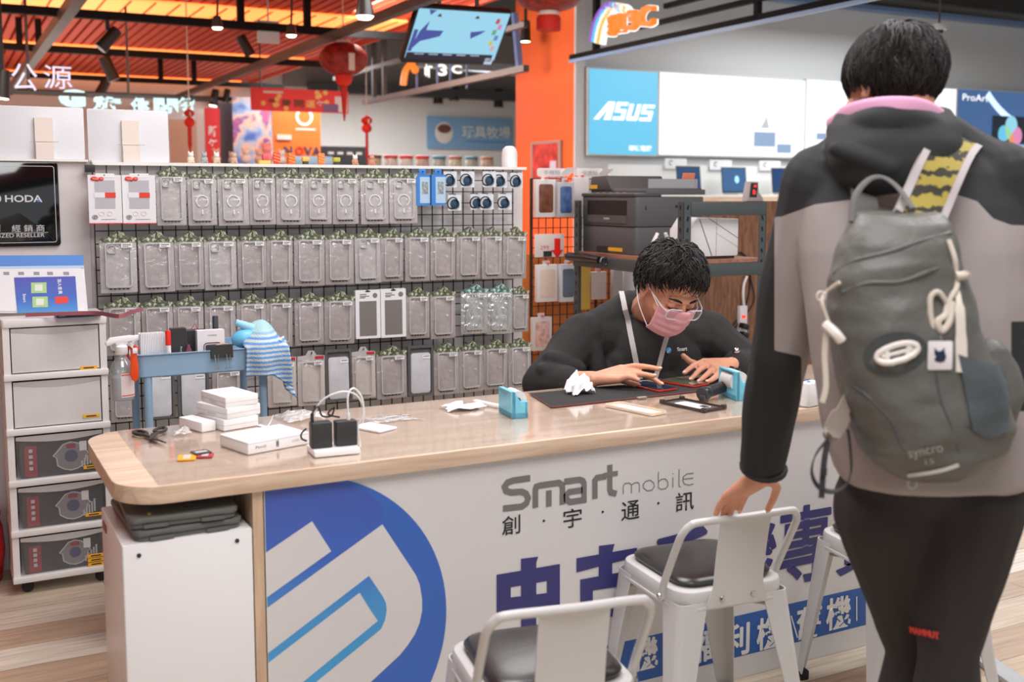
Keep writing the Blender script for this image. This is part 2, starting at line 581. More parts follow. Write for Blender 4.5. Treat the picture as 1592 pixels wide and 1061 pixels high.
strips = [(200, 1, 31), (200, 77, 83), (260, 123, 132), (250, 148, 157)]
for i, (px, ya, yb) in enumerate(strips):
 Y1, Y0 = onZ(px, yb, ZC - 0.03).y, onZ(px, ya, ZC - 0.03).y
 Y1 = min(Y1, YF - 0.05)
 if Y1 - Y0 < 0.1: continue
 t = thing('ceiling_light', 'orange glowing light strip across the red slatted ceiling, ' + ['nearest the camera', 'second from the camera', 'third from the camera', 'farthest from the camera'][i], 'ceiling light', ((CX1 - 9) / 2, (Y0 + Y1) / 2, ZC - 0.03), group='light strips in the red ceiling')
 w = CX1 + 8.6
 b = B(); b.box((0, 0, 0.012), (w, Y1 - Y0, 0.024)); b.obj('diffuser', GLOWO, t, smooth=0)
 b = B(); n = 60
 for k in range(n):
  b.box((-w / 2 + w * (k + 0.5) / n, 0, -0.004), (0.018, Y1 - Y0, 0.008))
 b.obj('louvre', M('orange_louvre', (226, 112, 50), 0.6), t, smooth=0)
# ------------------------------------------------------------------ service counter
def wood_mat(name, c1, c2, sc=(1.2, 16, 16), rough=0.45, rings=3.0):
 m = bpy.data.materials.new(name); m.use_nodes = True
 nt = m.node_tree; p = nt.nodes['Principled BSDF']
 tc = nt.nodes.new('ShaderNodeTexCoord'); mp = nt.nodes.new('ShaderNodeMapping'); mp.inputs['Scale'].default_value = sc
 nt.links.new(tc.outputs['Object'], mp.inputs['Vector'])
 n = nt.nodes.new('ShaderNodeTexNoise'); n.inputs['Scale'].default_value = rings; n.inputs['Detail'].default_value = 8; n.inputs['Distortion'].default_value = 0.8
 nt.links.new(mp.outputs['Vector'], n.inputs['Vector'])
 r = nt.nodes.new('ShaderNodeValToRGB')
 r.color_ramp.elements[0].position, r.color_ramp.elements[1].position = 0.32, 0.66
 r.color_ramp.elements[0].color, r.color_ramp.elements[1].color = lin(c1), lin(c2)
 nt.links.new(n.outputs['Fac'], r.inputs['Fac']); nt.links.new(r.outputs['Color'], p.inputs['Base Color'])
 p.inputs['Roughness'].default_value = rough
 return m
OAK = wood_mat('pale_oak', (198, 168, 142), (224, 200, 176))
OAKV = wood_mat('pale_oak_upright', (190, 160, 132), (216, 188, 160), (16, 16, 1.2))
ZT, ZU = 0.777, 0.738
YC0, YC1, XC0, XC1 = 2.355, 2.975, 0.308, 2.86
YP = 2.369
counter = thing('service_counter', 'long pale oak shop counter with a printed white front panel', 'counter', (XC0, YC0, 0))
prof = []
r = 0.105
for (cx, cy, a0) in ((XC1 - r, YC1 - r, 0), (XC0 + r, YC1 - r, pi / 2), (XC0 + r, YC0 + r, pi), (XC1 - r, YC0 + r, 1.5 * pi)):
 for k in range(9):
  a = a0 + k * pi / 16
  prof.append((cx + r * cos(a), cy + r * sin(a)))
b = B(); b.slab(prof, ZU, ZT, 0.002)
b.obj('worktop', OAK, counter, True)
PRINT = M('white_print_vinyl', (214, 211, 210), 0.38)
XPL = onY(411, 800, YP).x
b = B(); b.box(((XPL + XC1 - 0.03) / 2, YP + 0.012, ZU / 2), (XC1 - 0.03 - XPL, 0.02, ZU - 0.002))
panel = b.obj('front_panel', PRINT, counter, True, smooth=0)
b = B(); b.box((XPL - 0.013, YP + 0.20, ZU / 2), (0.026, 0.40, ZU - 0.001))
b.obj('side_panel', OAKV, counter, True, smooth=0)
b = B(); b.box((XC1 - 0.02, YP + 0.28, ZU / 2), (0.03, 0.5, ZU - 0.001)); b.obj('side_panel', OAKV, counter, True, smooth=0)
b = B(); b.box((XPL - 0.0006, YP + 0.002, ZU / 2), (0.004, 0.004, ZU - 0.004))
b.obj('corner_strip', M('pale_edge_trim', (226, 222, 216), 0.5), counter, True, smooth=0)
def pp(x, y, d=0.0):
 q = onY(x, y, YP); return (q.x, YP + 0.002 - d, q.z)
def zp(u, v):            # crop coordinates -> photo pixels
 return 400 + u * 0.3216, 720 + v * 0.3216
arc = [onY(*zp(u, v), YP) for (u, v) in ((450, 85), (650, 190), (780, 310), (870, 450), (915, 680), (900, 850), (840, 1060))]
def fit_circle(P):
 S = [[0.0] * 4 for _ in range(3)]
 for p in P:
  row = (p.x, p.z, 1.0); t = p.x ** 2 + p.z ** 2
  for i in range(3):
   for j in range(3): S[i][j] += row[i] * row[j]
   S[i][3] += row[i] * t
 A = Matrix(((S[0][0], S[0][1], S[0][2]), (S[1][0], S[1][1], S[1][2]), (S[2][0], S[2][1], S[2][2])))
 s = A.inverted() @ Vector((S[0][3], S[1][3], S[2][3]))
 cx, cz = s.x / 2, s.y / 2
 return cx, cz, sqrt(s.z + cx * cx + cz * cz)
LCX, LCZ, LR = fit_circle(arc)
def clipped(poly, xmin, zmin, zmax):
 """clip a 2-D polygon to the panel"""
 def clip(P, f, g):
  out = []
  for i in range(len(P)):
   a, c = P[i - 1], P[i]
   fa, fc = f(a), f(c)
   if (fa >= 0) != (fc >= 0):
    t = fa / (fa - fc); out.append((a[0] + (c[0] - a[0]) * t, a[1] + (c[1] - a[1]) * t))
   if fc >= 0: out.append(c)
  return out
 for f in (lambda p: p[0] - xmin, lambda p: p[1] - zmin, lambda p: zmax - p[1]):
  poly = clip(poly, f, None)
 return poly
BLUE = bpy.data.materials.new('logo_blue_gradient_print'); BLUE.use_nodes = True
_nt = BLUE.node_tree; _p = _nt.nodes['Principled BSDF']
_tc = _nt.nodes.new('ShaderNodeTexCoord'); _sx = _nt.nodes.new('ShaderNodeSeparateXYZ'); _rp = _nt.nodes.new('ShaderNodeValToRGB')
_nt.links.new(_tc.outputs['Object'], _sx.inputs[0]); _mr = _nt.nodes.new('ShaderNodeMapRange')
_mr.inputs[1].default_value, _mr.inputs[2].default_value = 0.25, ZU
_nt.links.new(_sx.outputs['Z'], _mr.inputs[0]); _nt.links.new(_mr.outputs[0], _rp.inputs[0])
for _q, _c in ((0.35, (74, 150, 208)), (0.62, (64, 104, 192)), ):
 e = _rp.color_ramp.elements.new(_q); e.color = lin(_c)
_rp.color_ramp.elements[0].color = lin((70, 160, 214)); _rp.color_ramp.elements[-1].color = lin((68, 88, 168))
_nt.links.new(_rp.outputs[0], _p.inputs['Base Color']); _p.inputs['Roughness'].default_value = 0.38
LBLUE = M('logo_rim_blue_print', (60, 104, 186), 0.38)
b = B()
def layer(poly, d, m):
 poly = clipped(poly, XPL + 0.001, 0.004, ZU - 0.001)
 if len(poly) > 2:
  b.add([(p[0], YP + 0.002 - d, p[1]) for p in poly], [tuple(range(len(poly)))], m)
CIRC = [(LCX + LR * cos(2 * pi * k / 96), LCZ + LR * sin(2 * pi * k / 96)) for k in range(96)]
layer(CIRC, 0.0008, 1)
def P2(lst): return [(onY(*zp(u, v), YP).x, onY(*zp(u, v), YP).z) for (u, v) in lst]
inner = P2([(40, 90), (370, 95), (450, 106), (530, 142), (580, 182), (608, 225), (621, 288), (605, 300), (35, 712), (35, 440)])
layer(inner, 0.0012, 0)
layer(P2([(35, 440), (265, 283), (358, 428), (35, 660)]), 0.0016, 2)
hook = P2([(35, 712), (605, 298), (768, 545), (786, 590), (797, 660), (797, 715), (785, 775), (762, 830), (728, 882), (690, 930), (550, 1060), (400, 1180), (35, 1440)])
layer(hook, 0.0016, 2)
band = P2([(38, 932), (540, 547), (606, 645), (622, 678), (626, 712), (618, 760), (598, 805), (285, 1060), (35, 1260), (35, 1210), (222, 1060), (583, 765), (495, 628), (38, 980)])
outer = P2([(38, 932), (540, 547), (606, 645), (622, 678), (626, 712), (618, 760), (598, 805), (285, 1060), (35, 1262)])
innr = P2([(38, 980), (495, 628), (520, 668), (540, 700), (556, 724), (570, 745), (583, 765), (222, 1060), (35, 1212)])
for k in range(len(outer) - 1):
 layer([outer[k], outer[k + 1], innr[k + 1], innr[k]], 0.0020, 0)
b.obj('round_logo', [BLUE, LBLUE, PRINT], panel, True, smooth=0)
def stroke(b, pts, w, m=0, d=0.0012, plane=None, closed=False):
 """flat mitred stroke along 2-D points given as (X,Z)"""
 P = [Vector(p) for p in pts]
 n = len(P)
 L, Rr = [], []
 for i in range(n):
  a = P[(i - 1) % n] if (closed or i > 0) else None
  c = P[(i + 1) % n] if (closed or i < n - 1) else None
  if a is not None and c is not None:
   d1 = (P[i] - a).normalized(); d2 = (c - P[i]).normalized()
   n1 = Vector((-d1.y, d1.x)); n2 = Vector((-d2.y, d2.x)); nn = (n1 + n2)
   nn = nn.normalized() if nn.length > 1e-6 else n1
   k = 1 / max(0.45, nn.dot(n1))
  else:
   d1 = ((c - P[i]) if a is None else (P[i] - a)).normalized()
   nn = Vector((-d1.y, d1.x)); k = 1
  L.append(P[i] + nn * (w / 2 * k)); Rr.append(P[i] - nn * (w / 2 * k))
 vs = []
 for p in L + Rr:
  vs.append(plane(p.x, p.y, d) if plane else (p.x, YP + 0.002 - d, p.y))
 m_ = n if closed else n - 1
 b.add(vs, [(i, (i + 1) % n, n + (i + 1) % n, n + i) for i in range(m_)], m)
def pxz(x, y):
 q = onY(x, y, YP); return (q.x, q.z)
def zq(lst, x0=750, y0=720, k=0.3216):
 return [pxz(x0 + u * k, y0 + v * k) for (u, v) in lst]
LG = M('grey_logo_ink', (118, 115, 113), 0.4)
b = B()
w = 0.0165
stroke(b, zq([(232, 74), (150, 86), (122, 96), (108, 116), (116, 136), (140, 144), (190, 140), (212, 150), (222, 172), (214, 196), (192, 212), (100, 222)]), w)
stroke(b, zq([(257, 218), (257, 128), (262, 116), (280, 110), (370, 97), (384, 106), (388, 120), (388, 202)]), w)
stroke(b, zq([(322, 212), (322, 134)]), w)
stroke(b, zq([(396, 92), (470, 82), (486, 88), (492, 100), (492, 180), (425, 190), (408, 180), (406, 158), (420, 142), (485, 132)]), w)
stroke(b, zq([(545, 175), (545, 86), (555, 73), (600, 66)]), w)
stroke(b, zq([(617, 10), (617, 128), (622, 144), (650, 150)]), w)
stroke(b, zq([(585, 62), (655, 50)]), w * 0.8, d=0.0016)
b.obj('lettering', LG, panel, True, smooth=0)
b = B(); w = 0.0026
for s_ in ([(682, 152), (682, 112), (690, 100), (712, 98), (722, 108), (722, 148)], [(722, 108), (735, 98), (752, 95), (760, 104), (760, 142)],
   [(790, 90), (812, 84), (830, 98), (832, 116), (820, 132), (798, 136), (780, 122), (778, 106), (790, 90)],
   [(852, 44), (852, 120), (862, 128), (885, 126), (898, 112), (898, 94), (886, 78), (866, 80), (852, 92)],
   [(922, 70), (922, 120)], [(922, 50), (922, 56)], [(952, 32), (952, 112), (960, 118)],
   [(1022, 50), (990, 54), (972, 68), (970, 90), (980, 104), (1000, 108), (1022, 102)], [(970, 80), (1020, 74)]):
 stroke(b, zq(s_), w)
b.obj('lettering', LG, panel, True, smooth=0)
INK = M('black_ink', (30, 29, 30), 0.5)
def ptext(s, cx, cy, hpx, mat, bold=0.0, wpx=None, parent=panel, d=0.0014, shear=0.0, fat=0.0):
 c = onY(cx, cy, YP); t = onY(cx, cy - hpx / 2, YP); u = onY(cx, cy + hpx / 2, YP)
 h = t.z - u.z
 wd = None
 if wpx: wd = (onY(cx + wpx / 2, cy, YP) - onY(cx - wpx / 2, cy, YP)).length
 if fat: h -= 2 * fat; wd = wd - 2 * fat if wd else None
 o = text(s, mat, front_at(c.x, YP + 0.002 - d, c.z), 1.0, bold, 0.0, parent=None, fit=(wd, h), shear=shear)
 if fat:
  bm = bmesh.new()
  for k in range(13):
   a = 2 * pi * k / 12; f_ = fat if k else 0
   tmp = o.data.copy(); tmp.transform(Matrix.Translation((f_ * cos(a), -0.00004 * k, f_ * sin(a)))); bm.from_mesh(tmp); bpy.data.meshes.remove(tmp)
  bm.to_mesh(o.data); bm.free()
 o.data.transform(PM[parent.name].inverted()); o.parent = parent
 return o
for ch, x, y in (('創', 795, 817), ('宇', 890.5, 806), ('通', 980.5, 794), ('訊', 1065, 780)):
 ptext(ch, x, y, 29.5, INK, 0.006, 28)
for x, y in ((846, 810.5), (937.5, 796.5), (1024, 783)):
 b = B(); c = pxz(x, y); b.slab([(c[0] + 0.0035 * cos(k * pi / 5), c[1] + 0.0035 * sin(k * pi / 5)) for k in range(10)], 0, 0.0006, xf=Matrix.Translation((0, YP + 0.0015, 0)) @ FRONT)
 b.obj('lettering', INK, panel, True, smooth=0)
NAVY = M('navy_ink', (58, 58, 116), 0.4)
QD = [0.0012]
def quadpx(b, lst, d=0.0014):
 QD[0] += 0.00006; d = QD[0]
 b.add([pp(*p, d) for p in lst], [tuple(range(len(lst)))])
def z1(lst, x0=700, y0=780, k=0.26479):
 return [(x0 + u * k, y0 + v * k) for (u, v) in lst]
b = B()
for q in ([(273, 432), (645, 368), (645, 455), (273, 520)], [(273, 575), (645, 530), (645, 606), (273, 655)], [(273, 515), (356, 500), (356, 585), (273, 590)], [(568, 465), (645, 450), (645, 545), (568, 550)],
   [(416, 338), (518, 325), (506, 360), (506, 840), (416, 852)]):
 quadpx(b, z1(q))
for q in ([(742, 335), (1098, 272), (1096, 325), (742, 418)], [(874, 262), (966, 250), (952, 300), (952, 440), (872, 450)], [(764, 460), (1060, 405), (1060, 490), (764, 535)], [(764, 530), (838, 522), (838, 700), (764, 712)], [(1000, 495), (1060, 488), (1060, 660), (1000, 668)], [(764, 640), (1060, 585), (1060, 655), (764, 712)]):
 quadpx(b, z1(q))
b.obj('lettering', NAVY, panel, True, smooth=0)
ptext('手', 1062, 878, 112, NAVY, 0.012, 92, fat=0.0065)
ptext('機', 1163, 862, 112, NAVY, 0.006, 92, fat=0.0036)
ptext('專', 1253, 846, 120, NAVY, 0.008, 84, fat=0.0026)
ptext('賣', 1345, 830, 118, NAVY, 0.008, 84, fat=0.0026)
BAN = M('blue_banner_ink', (46, 92, 166), 0.4)
b = B()
top = [(790, 1031), (969, 997), (1123, 963), (1333, 918), (1500, 888)]
bot = [(790, 1105), (956, 1063), (1123, 1032), (1333, 979), (1500, 940)]
zt = sum(onY(*p, YP).z for p in top[1:4]) / 3; zb = sum(onY(*p, YP).z for p in bot[1:4]) / 3
xa, xb_ = onY(800, 1040, YP).x, 2.74
b.add([(xa, YP + 0.0014, zb), (xb_, YP + 0.0014, zb), (xb_, YP + 0.0014, zt), (xa, YP + 0.0014, zt)], [(0, 1, 2, 3)])
b.obj('banner_stripe', BAN, panel, True, smooth=0)
WINK = M('white_ink', (226, 226, 224), 0.4)
for ch, x, y in (('機', 1004, 1017), ('福', 1098, 1004), ('利', 1146, 996), ('機', 1196, 984), ('舊', 1258, 968), ('機', 1304, 953)):
 ptext(ch, x, y, 50, WINK, 0.006, 38, d=0.0018, fat=0.0022)
for q0_, q1_ in (((1036, 998), (1050, 1036)), ((1332, 928), (1332, 966)), ((1230, 958), (1240, 992))): b = B(); stroke(b, [pxz(*q0_), pxz(*q1_)], 0.005, d=0.0018); b.obj('lettering', WINK, panel, True, smooth=0)
b = B(); x0m = onZ(215, 715, ZT).x
b.slab(rrect(XC1 - 0.05 - x0m, YC1 - YC0 - 0.012, 0.006, 2, (XC1 - 0.05 + x0m) / 2, (YC0 + YC1) / 2), ZT + 0.0002, ZT + 0.0022, 0.0006)
CLEAR = MFILM('clear_desk_mat_vinyl', (255, 255, 255), 0.03, 0.09, 0.04, 7, haze=0.03, hazecol=(240, 232, 228))
tag(b.obj('desk_mat', CLEAR, smooth=0, loc=(x0m, YC0, ZT)), 'clear vinyl desk mat covering the oak counter top', 'desk mat')
ZM = ZT + 0.0024
# ------------------------------------------------------------------ white cabinet under the counter's left end
cab = thing('storage_cabinet', 'white metal cabinet tucked under the left end of the counter', 'cabinet', (0.448, 2.5, 0))
WMET = M('white_lacquered_metal', (232, 231, 231), 0.3, bump=0.02, bscale=5)
CX0c, CX1c, CY0c, CY1c, CZc = 0.312, 0.588, 2.36, 2.69, 0.657
b = B(); b.rbox(((CX0c + CX1c) / 2, (CY0c + CY1c) / 2, CZc / 2 + 0.01), (CX1c - CX0c, CY1c - CY0c, CZc - 0.02), 0.004, 0.003)
b.obj('body', WMET, cab, True)
for (x, y) in ((216, 864), (368.5, 841)):
 q = onY(x, y, CY0c)
 b = B(); b.lathe([(0.0, 0), (0.0048, 0), (0.0048, 0.003), (0.003, 0.0042), (0, 0.0042)], 14, xf=Matrix.Translation((q.x, CY0c + 0.001, q.z)) @ Matrix.Rotation(pi / 2, 4, 'X'))
 b.obj('screw', BLK, cab, True)
q = onZ(156, 815, 0.64)
b = B(); b.rbox((CX0c - 0.001, 2.63, 0.625), (0.004, 0.055, 0.018), 0.004, 0.001); b.obj('name_plate', M('dark_red_label', (122, 44, 58), 0.4), cab, True)
b = B()
for sx in (0, 1):
 for sy in (0, 1):
  b.box((CX0c + 0.03 + sx * (CX1c - CX0c - 0.06), CY0c + 0.03 + sy * (CY1c - CY0c - 0.06), 0.005), (0.03, 0.03, 0.01))
b.obj('foot', BLK, cab, True, smooth=0)
CRATE = M('grey_crate_plastic', (96, 97, 93), 0.5, bump=0.06, bscale=40)
CRT2 = M('crate_sticker', (214, 206, 72), 0.5)
for i in range(2):
 z0 = CZc + 0.001 + i * 0.027
 t = thing('folding_crate', ['flat folded grey plastic crate lying directly on the white cabinet', 'flat folded grey plastic crate, upper one of the pair on the white cabinet'][i], 'crate', (0.45, 2.52, z0), 0.03 - 0.07 * i, 'folded crates under the counter')
 b = B(); b.slab(rrect(0.226, 0.30, 0.02, 4), 0, 0.010, 0.002); b.obj('base', CRATE, t)
 b = B(); b.slab(rrect(0.234, 0.31, 0.022, 4, 0.0), 0.0105, 0.024, 0.004); b.obj('lid', CRATE, t)
 b = B(); b.slab(rrect(0.05, 0.03, 0.004, 2, 0.03, -0.105), 0.0238, 0.0252, 0.0005); b.obj('emblem', M('crate_emblem', (80, 82, 80), 0.4), t)
 b = B(); b.slab(rrect(0.007, 0.018, 0.002, 2, -0.07, -0.125), 0.0238, 0.0250, 0.0003); b.obj('sticker', CRT2, t)
 for lx in (-0.06, 0.06): b = B(); b.box((lx, -0.152, 0.0055), (0.05, 0.012, 0.008)); b.obj('latch', CRATE, t)
# ------------------------------------------------------------------ metal bar stools
SW = M('white_stool_enamel', (204, 203, 201), 0.32)
VIN = M('black_vinyl', (40, 36, 34), 0.3, bump=0.04, bscale=60, spec=0.6)
RUB = M('black_rubber', (24, 24, 24), 0.7)
STL = M('polished_steel', (200, 200, 200), 0.2, 1.0)
def make_stool():
 t = thing('metal_stool', 'x', 'stool', (0, 0, 0), 0, 'white metal stools along the counter front')
 zs = 0.447; w = 0.315
 b = B(); b.slab(rrect(w, w, 0.055, 7), zs - 0.042, zs, 0.010, bev_bot=0.001)
 b.slab(rrect(w + 0.006, w + 0.006, 0.057, 7), zs - 0.05, zs - 0.04, 0.002); b.obj('seat', SW, t)
 def cf(poly, z): return [(p[0], p[1], z) for p in poly]
 b = B(); rings = []
 for (k, z) in ((0.255, 0.001), (0.272, 0.006), (0.276, 0.013), (0.268, 0.019), (0.245, 0.0235), (0.20, 0.027), (0.13, 0.0295), (0.05, 0.0305)):
  rings.append([Vector((p[0], p[1], zs + z)) for p in rrect(k, k, min(0.05, k * 0.42), 6)])
 b.loft(rings); b.obj('cushion', VIN, t)
 for (sx, sy) in ((-1, -1), (1, -1), (1, 1), (-1, 1)):
  b = B(); rings = []
  for k in range(7):
   f = k / 6; z = zs - 0.03 - f * (zs - 0.03 - 0.022)
   ox = 0.158 + 0.047 * f; wd = 0.078 * (1 - f) + 0.034 * f; th = 0.003; r_ = 0.02 * (1 - f) + 0.012 * f
   outer, inn = [], []
   outer.append((ox - wd, ox));
   for q in range(5):
    a = pi / 2 * (1 - q / 4); outer.append((ox - r_ + r_ * cos(a), ox - r_ + r_ * sin(a)))
   outer.append((ox, ox - wd))
   inn = [(ox - wd, ox - th)]
   for q in range(5):
    a = pi / 2 * (1 - q / 4); inn.append((ox - r_ + (r_ - th) * cos(a), ox - r_ + (r_ - th) * sin(a)))
   inn.append((ox - th, ox - wd))
   rings.append([Vector((sx * p[0], sy * (p[1] - (0.036 * f if sy > 0 else 0)), z)) for p in outer + inn[::-1]])
  b.loft(rings)
  leg = b.obj('leg', SW, t)
  b = B(); b.rbox((sx * 0.191, 0.155 if sy > 0 else -0.191, 0.013), (0.034, 0.034, 0.026), 0.008, 0.003); b.obj('rubber_foot', RUB, leg)
 b = B()
 for s_ in (-1, 1):
  b.tube([(-0.15, -0.15 * s_, zs - 0.075), (0.15, 0.15 * s_, zs - 0.075)], 0.008, 8, flat=0.5)
 b.obj('cross_brace', SW, t)
 pts = [(-0.163, -0.085, zs - 0.03), (-0.165, -0.097, zs + 0.01), (-0.166, -0.158, zs + 0.125), (-0.163, -0.174, zs + 0.155), (-0.15, -0.184, zs + 0.175), (-0.125, -0.190, zs + 0.183), (0, -0.194, zs + 0.183)]
 pts = pts + [(-p[0], p[1], p[2]) for p in pts[-2::-1]]
 b = B(); b.tube(smoothpath(pts, 5), 0.0095, 10); b.obj('back_tube', SW, t)
 b = B()
 prof = [(-0.162, zs - 0.043), (-0.164, zs - 0.02), (-0.167, zs + 0.02), (-0.173, zs + 0.07), (-0.183, zs + 0.13), (-0.193, zs + 0.177)]
 prof = [(p.x, p.y) for p in smoothpath([(y, z, 0) for y, z in prof], 4)]
 vs, fs = [], []
 for i, (y, z) in enumerate(prof):
  f = i / (len(prof) - 1); hw = 0.086 - 0.03 * min(1, f * 3.0) * 0.5 - 0.004 * f
  hw = 0.085 if f < 0.12 else 0.085 - 0.014 * min(1, (f - 0.12) / 0.25)
  for k in range(9):
   u = -1 + k / 4; vs.append((u * hw, y + 0.006 * (1 - u * u) * f, z))
 n = len(prof)
 fs = [(i * 9 + k, i * 9 + k + 1, i * 9 + k + 10, i * 9 + k + 9) for i in range(n - 1) for k in range(8)]
 o = len(vs); vs += [(x, y - 0.003, z) for (x, y, z) in vs[:]]
 fs += [(o + a, o + d, o + c, o + bb) for (a, bb, c, d) in fs[:]]
 for i in range(n - 1):
  for k in (0, 8):
   a = i * 9 + k; c = a + 9; fs.append((a, c, o + c, o + a))
 for k in range(8):
  for i in (0, n - 1):
   a = i * 9 + k; fs.append((a, a + 1, o + a + 1, o + a))
 b.add(vs, fs); back = b.obj('back_slat', SW, t)
 for x in (-0.045, 0.045):
  b = B(); b.lathe([(0, 0), (0.008, 0), (0.008, 0.002), (0.006, 0.005), (0.0, 0.006)], 14, xf=Matrix.Translation((x, -0.165, zs - 0.022)) @ Matrix.Rotation(pi / 2, 4, 'X')); b.obj('bolt', STL, back)
 for x in (-1, 1):
  b = B(); b.lathe([(0, 0), (0.0085, 0), (0.0085, 0.002), (0.006, 0.006), (0.0, 0.007)], 14, xf=Matrix.Translation((x * 0.171, -0.087, zs - 0.024)) @ Matrix.Rotation(x * pi / 2, 4, 'Y')); b.obj('bolt', STL, t)
 return t
st = make_stool()
ST2 = (1.692, 2.176); ST2R = radians(-5)
place(st, (ST2[0], ST2[1], 0), ST2R)
st['label'] = 'white metal stool whose backrest the standing customer touches'
dup(st, (1.05, 1.87, 0), radians(-10), 'white metal stool at the lower edge, nearest to the camera')
dup(st, (2.315, 2.105, 0), radians(-10), 'white metal stool half hidden behind the customer\'s dark trousers')
# ------------------------------------------------------------------ display partition, wire grid and hanging packs
YG = 4.345
WPAN = M('white_partition_laminate', (224, 218, 216), 0.45)
zg_top = onY(163, 257, YG).z
xg0, xg1 = onY(145, 300, YG).x, onY(797, 300, YG).x
xg2 = onY(817, 300, YG).x
part = thing('partition_wall_panel', 'white partition carrying the wire grid and the black reseller plaque', 'partition', (1.0, YG + 0.05, 0))
b = B(); b.box(((xg0 - 0.012 + xg2) / 2, YG + 0.045, zg_top / 2), (xg2 - xg0 + 0.012, 0.03, zg_top)); b.obj('board', WPAN, part, True, smooth=0)
xl0 = onY(-60, 300, YG).x
zl = onY(100, 251.5, YG + 0.02).z
b = B(); b.box(((xl0 + xg0 - 0.014) / 2, YG + 0.04, zl / 2), (xg0 - 0.014 - xl0, 0.04, zl)); b.obj('side_board', M('warm_white_laminate', (213, 205, 203), 0.45), part, True, smooth=0)
b = B(); b.box(((xl0 + xg0 - 0.014) / 2, YG + 0.03, zl + 0.004), (xg0 - 0.014 - xl0, 0.06, 0.008)); b.obj('top_rail', M('white_rail', (240, 236, 230), 0.4), part, True, smooth=0)
b = B(); b.box(((xg0 + xg2) / 2, YG + 0.025, zg_top + 0.006), (xg2 - xg0, 0.07, 0.012)); b.obj('top_rail', M('white_rail'), part, True, smooth=0)
b = B(); pc = onY(792, 270, YG + 0.1)
b.lathe([(0.0, zg_top + 0.11), (0.018, zg_top + 0.108), (0.030, zg_top + 0.097), (0.036, zg_top + 0.075), (0.036, 0.001), (0, 0.001)][::-1], 20, 0, (pc.x, YG + 0.1, 0))
post = tag(b.obj('display_post', M('white_plastic', (236, 236, 236), 0.4), loc=(pc.x, YG + 0.1, 0)), 'white round-topped post rising behind the right end of the wire grid', 'post')
grid = thing('wire_grid', 'black wire display grid holding rows of phone case packs', 'display grid', ((xg0 + xg1) / 2, YG, 0.2))
STEP = (onY(148.5, 361, YG).z - onY(148.5, 462.6, YG).z) / 5
b = B(); n = round((xg1 - xg0) / STEP)
zb = zg_top - 21 * STEP
for k in range(n + 1):
 x = xg0 + (xg1 - xg0) * k / n
 b.box((x, YG, (zg_top + zb) / 2), (0.0042, 0.0042, zg_top - zb))
b.obj('upright_wires', BLK, grid, True, smooth=0)
b = B()
for k in range(22):
 z = zg_top - k * STEP
 if k == 0: continue
 b.box(((xg0 + xg1) / 2, YG - 0.004, z), (xg1 - xg0 + 0.004, 0.0042, 0.0042))
b.obj('cross_wires', BLK, grid, True, smooth=0)
M('white_card', (230, 228, 230), 0.5)
def mottled(name, c, amt=0.22):
 return M(name, c, 0.5, var=amt, vscale=26, bump=0.15, bscale=30)
CARD = mottled('mottled_grey_card', (190, 184, 182), 0.16)
CARD2 = mottled('mottled_warm_grey_card', (176, 166, 164), 0.16)
TRAY = M('frosted_blister', (208, 206, 208), 0.16, spec=0.6, bump=0.1, bscale=30)
CASE = M('clear_case_plastic', (198, 195, 195), 0.18, spec=0.5)
def camo(name, a, c, d):
 m = M(name, a, 0.35); nt = m.node_tree
 t = nt.nodes.new('ShaderNodeTexCoord'); n = nt.nodes.new('ShaderNodeTexNoise'); n.inputs['Scale'].default_value = 75; n.inputs['Detail'].default_value = 3
 r = nt.nodes.new('ShaderNodeValToRGB'); r.color_ramp.interpolation = 'CONSTANT'
 e = r.color_ramp.elements; e[0].color = lin(a); e[1].position = 0.5; e[1].color = lin(c); x = e.new(0.585); x.color = lin(d); x = e.new(0.40); x.color = lin(tuple(v * 0.6 for v in a))
 nt.links.new(t.outputs['Object'], n.inputs['Vector']); nt.links.new(n.outputs['Fac'], r.inputs[0]); nt.links.new(r.outputs[0], nt.nodes['Principled BSDF'].inputs['Base Color'])
 return m
HEAD = camo('green_camouflage_header', (108, 117, 88), (146, 152, 124), (204, 208, 190))
HEADT = camo('teal_camouflage_header', (104, 140, 130), (150, 186, 178), (206, 222, 216))
LAB = M('white_price_label', (238, 238, 236), 0.5)
LABI = M('price_label_ink', (120, 118, 120), 0.6)
DOT = M('black_icon_print', (48, 44, 46), 0.5)
RING = M('white_ring_print', (240, 240, 240), 0.4)
FILM = MFILM('clear_bag_film', (255, 255, 255), 0.07, 0.12, 0.9, 26)
FILMX = MFILM('shiny_bag_film', (255, 255, 255), 0.30, 0.06, 1.0, 30)
HOOK = M('dark_wire_hook', (60, 56, 54), 0.4, 0.6)
PW, PH = 0.112, 0.212
VFX = Matrix(((1, 0, 0, 0), (0, 0, -1, 0), (0, 1, 0, 0), (0, 0, 0, 1)))   # (x, y, z) -> (x, -z, y): outline in x-z, thickness to the front
def vslab(b, poly, d0, d1, bev=0.0, m=0):
 return b.slab(poly, d0, d1, bev, m, VFX)
def frame2d(b, w, h, r, t, d0, d1, cx=0, cy=0, m=0, n=5):
 o = rrect(w, h, r, n, cx, cy); i = rrect(w - 2 * t, h - 2 * t, max(r - t, 0.001), n, cx, cy)
 k = len(o); vs = []
 for d in (d0, d1):
  vs += [(p[0], -d, p[1]) for p in o] + [(p[0], -d, p[1]) for p in i]
 fs = []
 for a in range(k):
  c = (a + 1) % k
  fs += [(a, c, 2 * k + c, 2 * k + a), (k + c, k + a, 3 * k + a, 3 * k + c), (2 * k + a, 2 * k + c, 3 * k + c, 3 * k + a), (a, k + a, k + c, c)]
 return b.add(vs, fs, m)
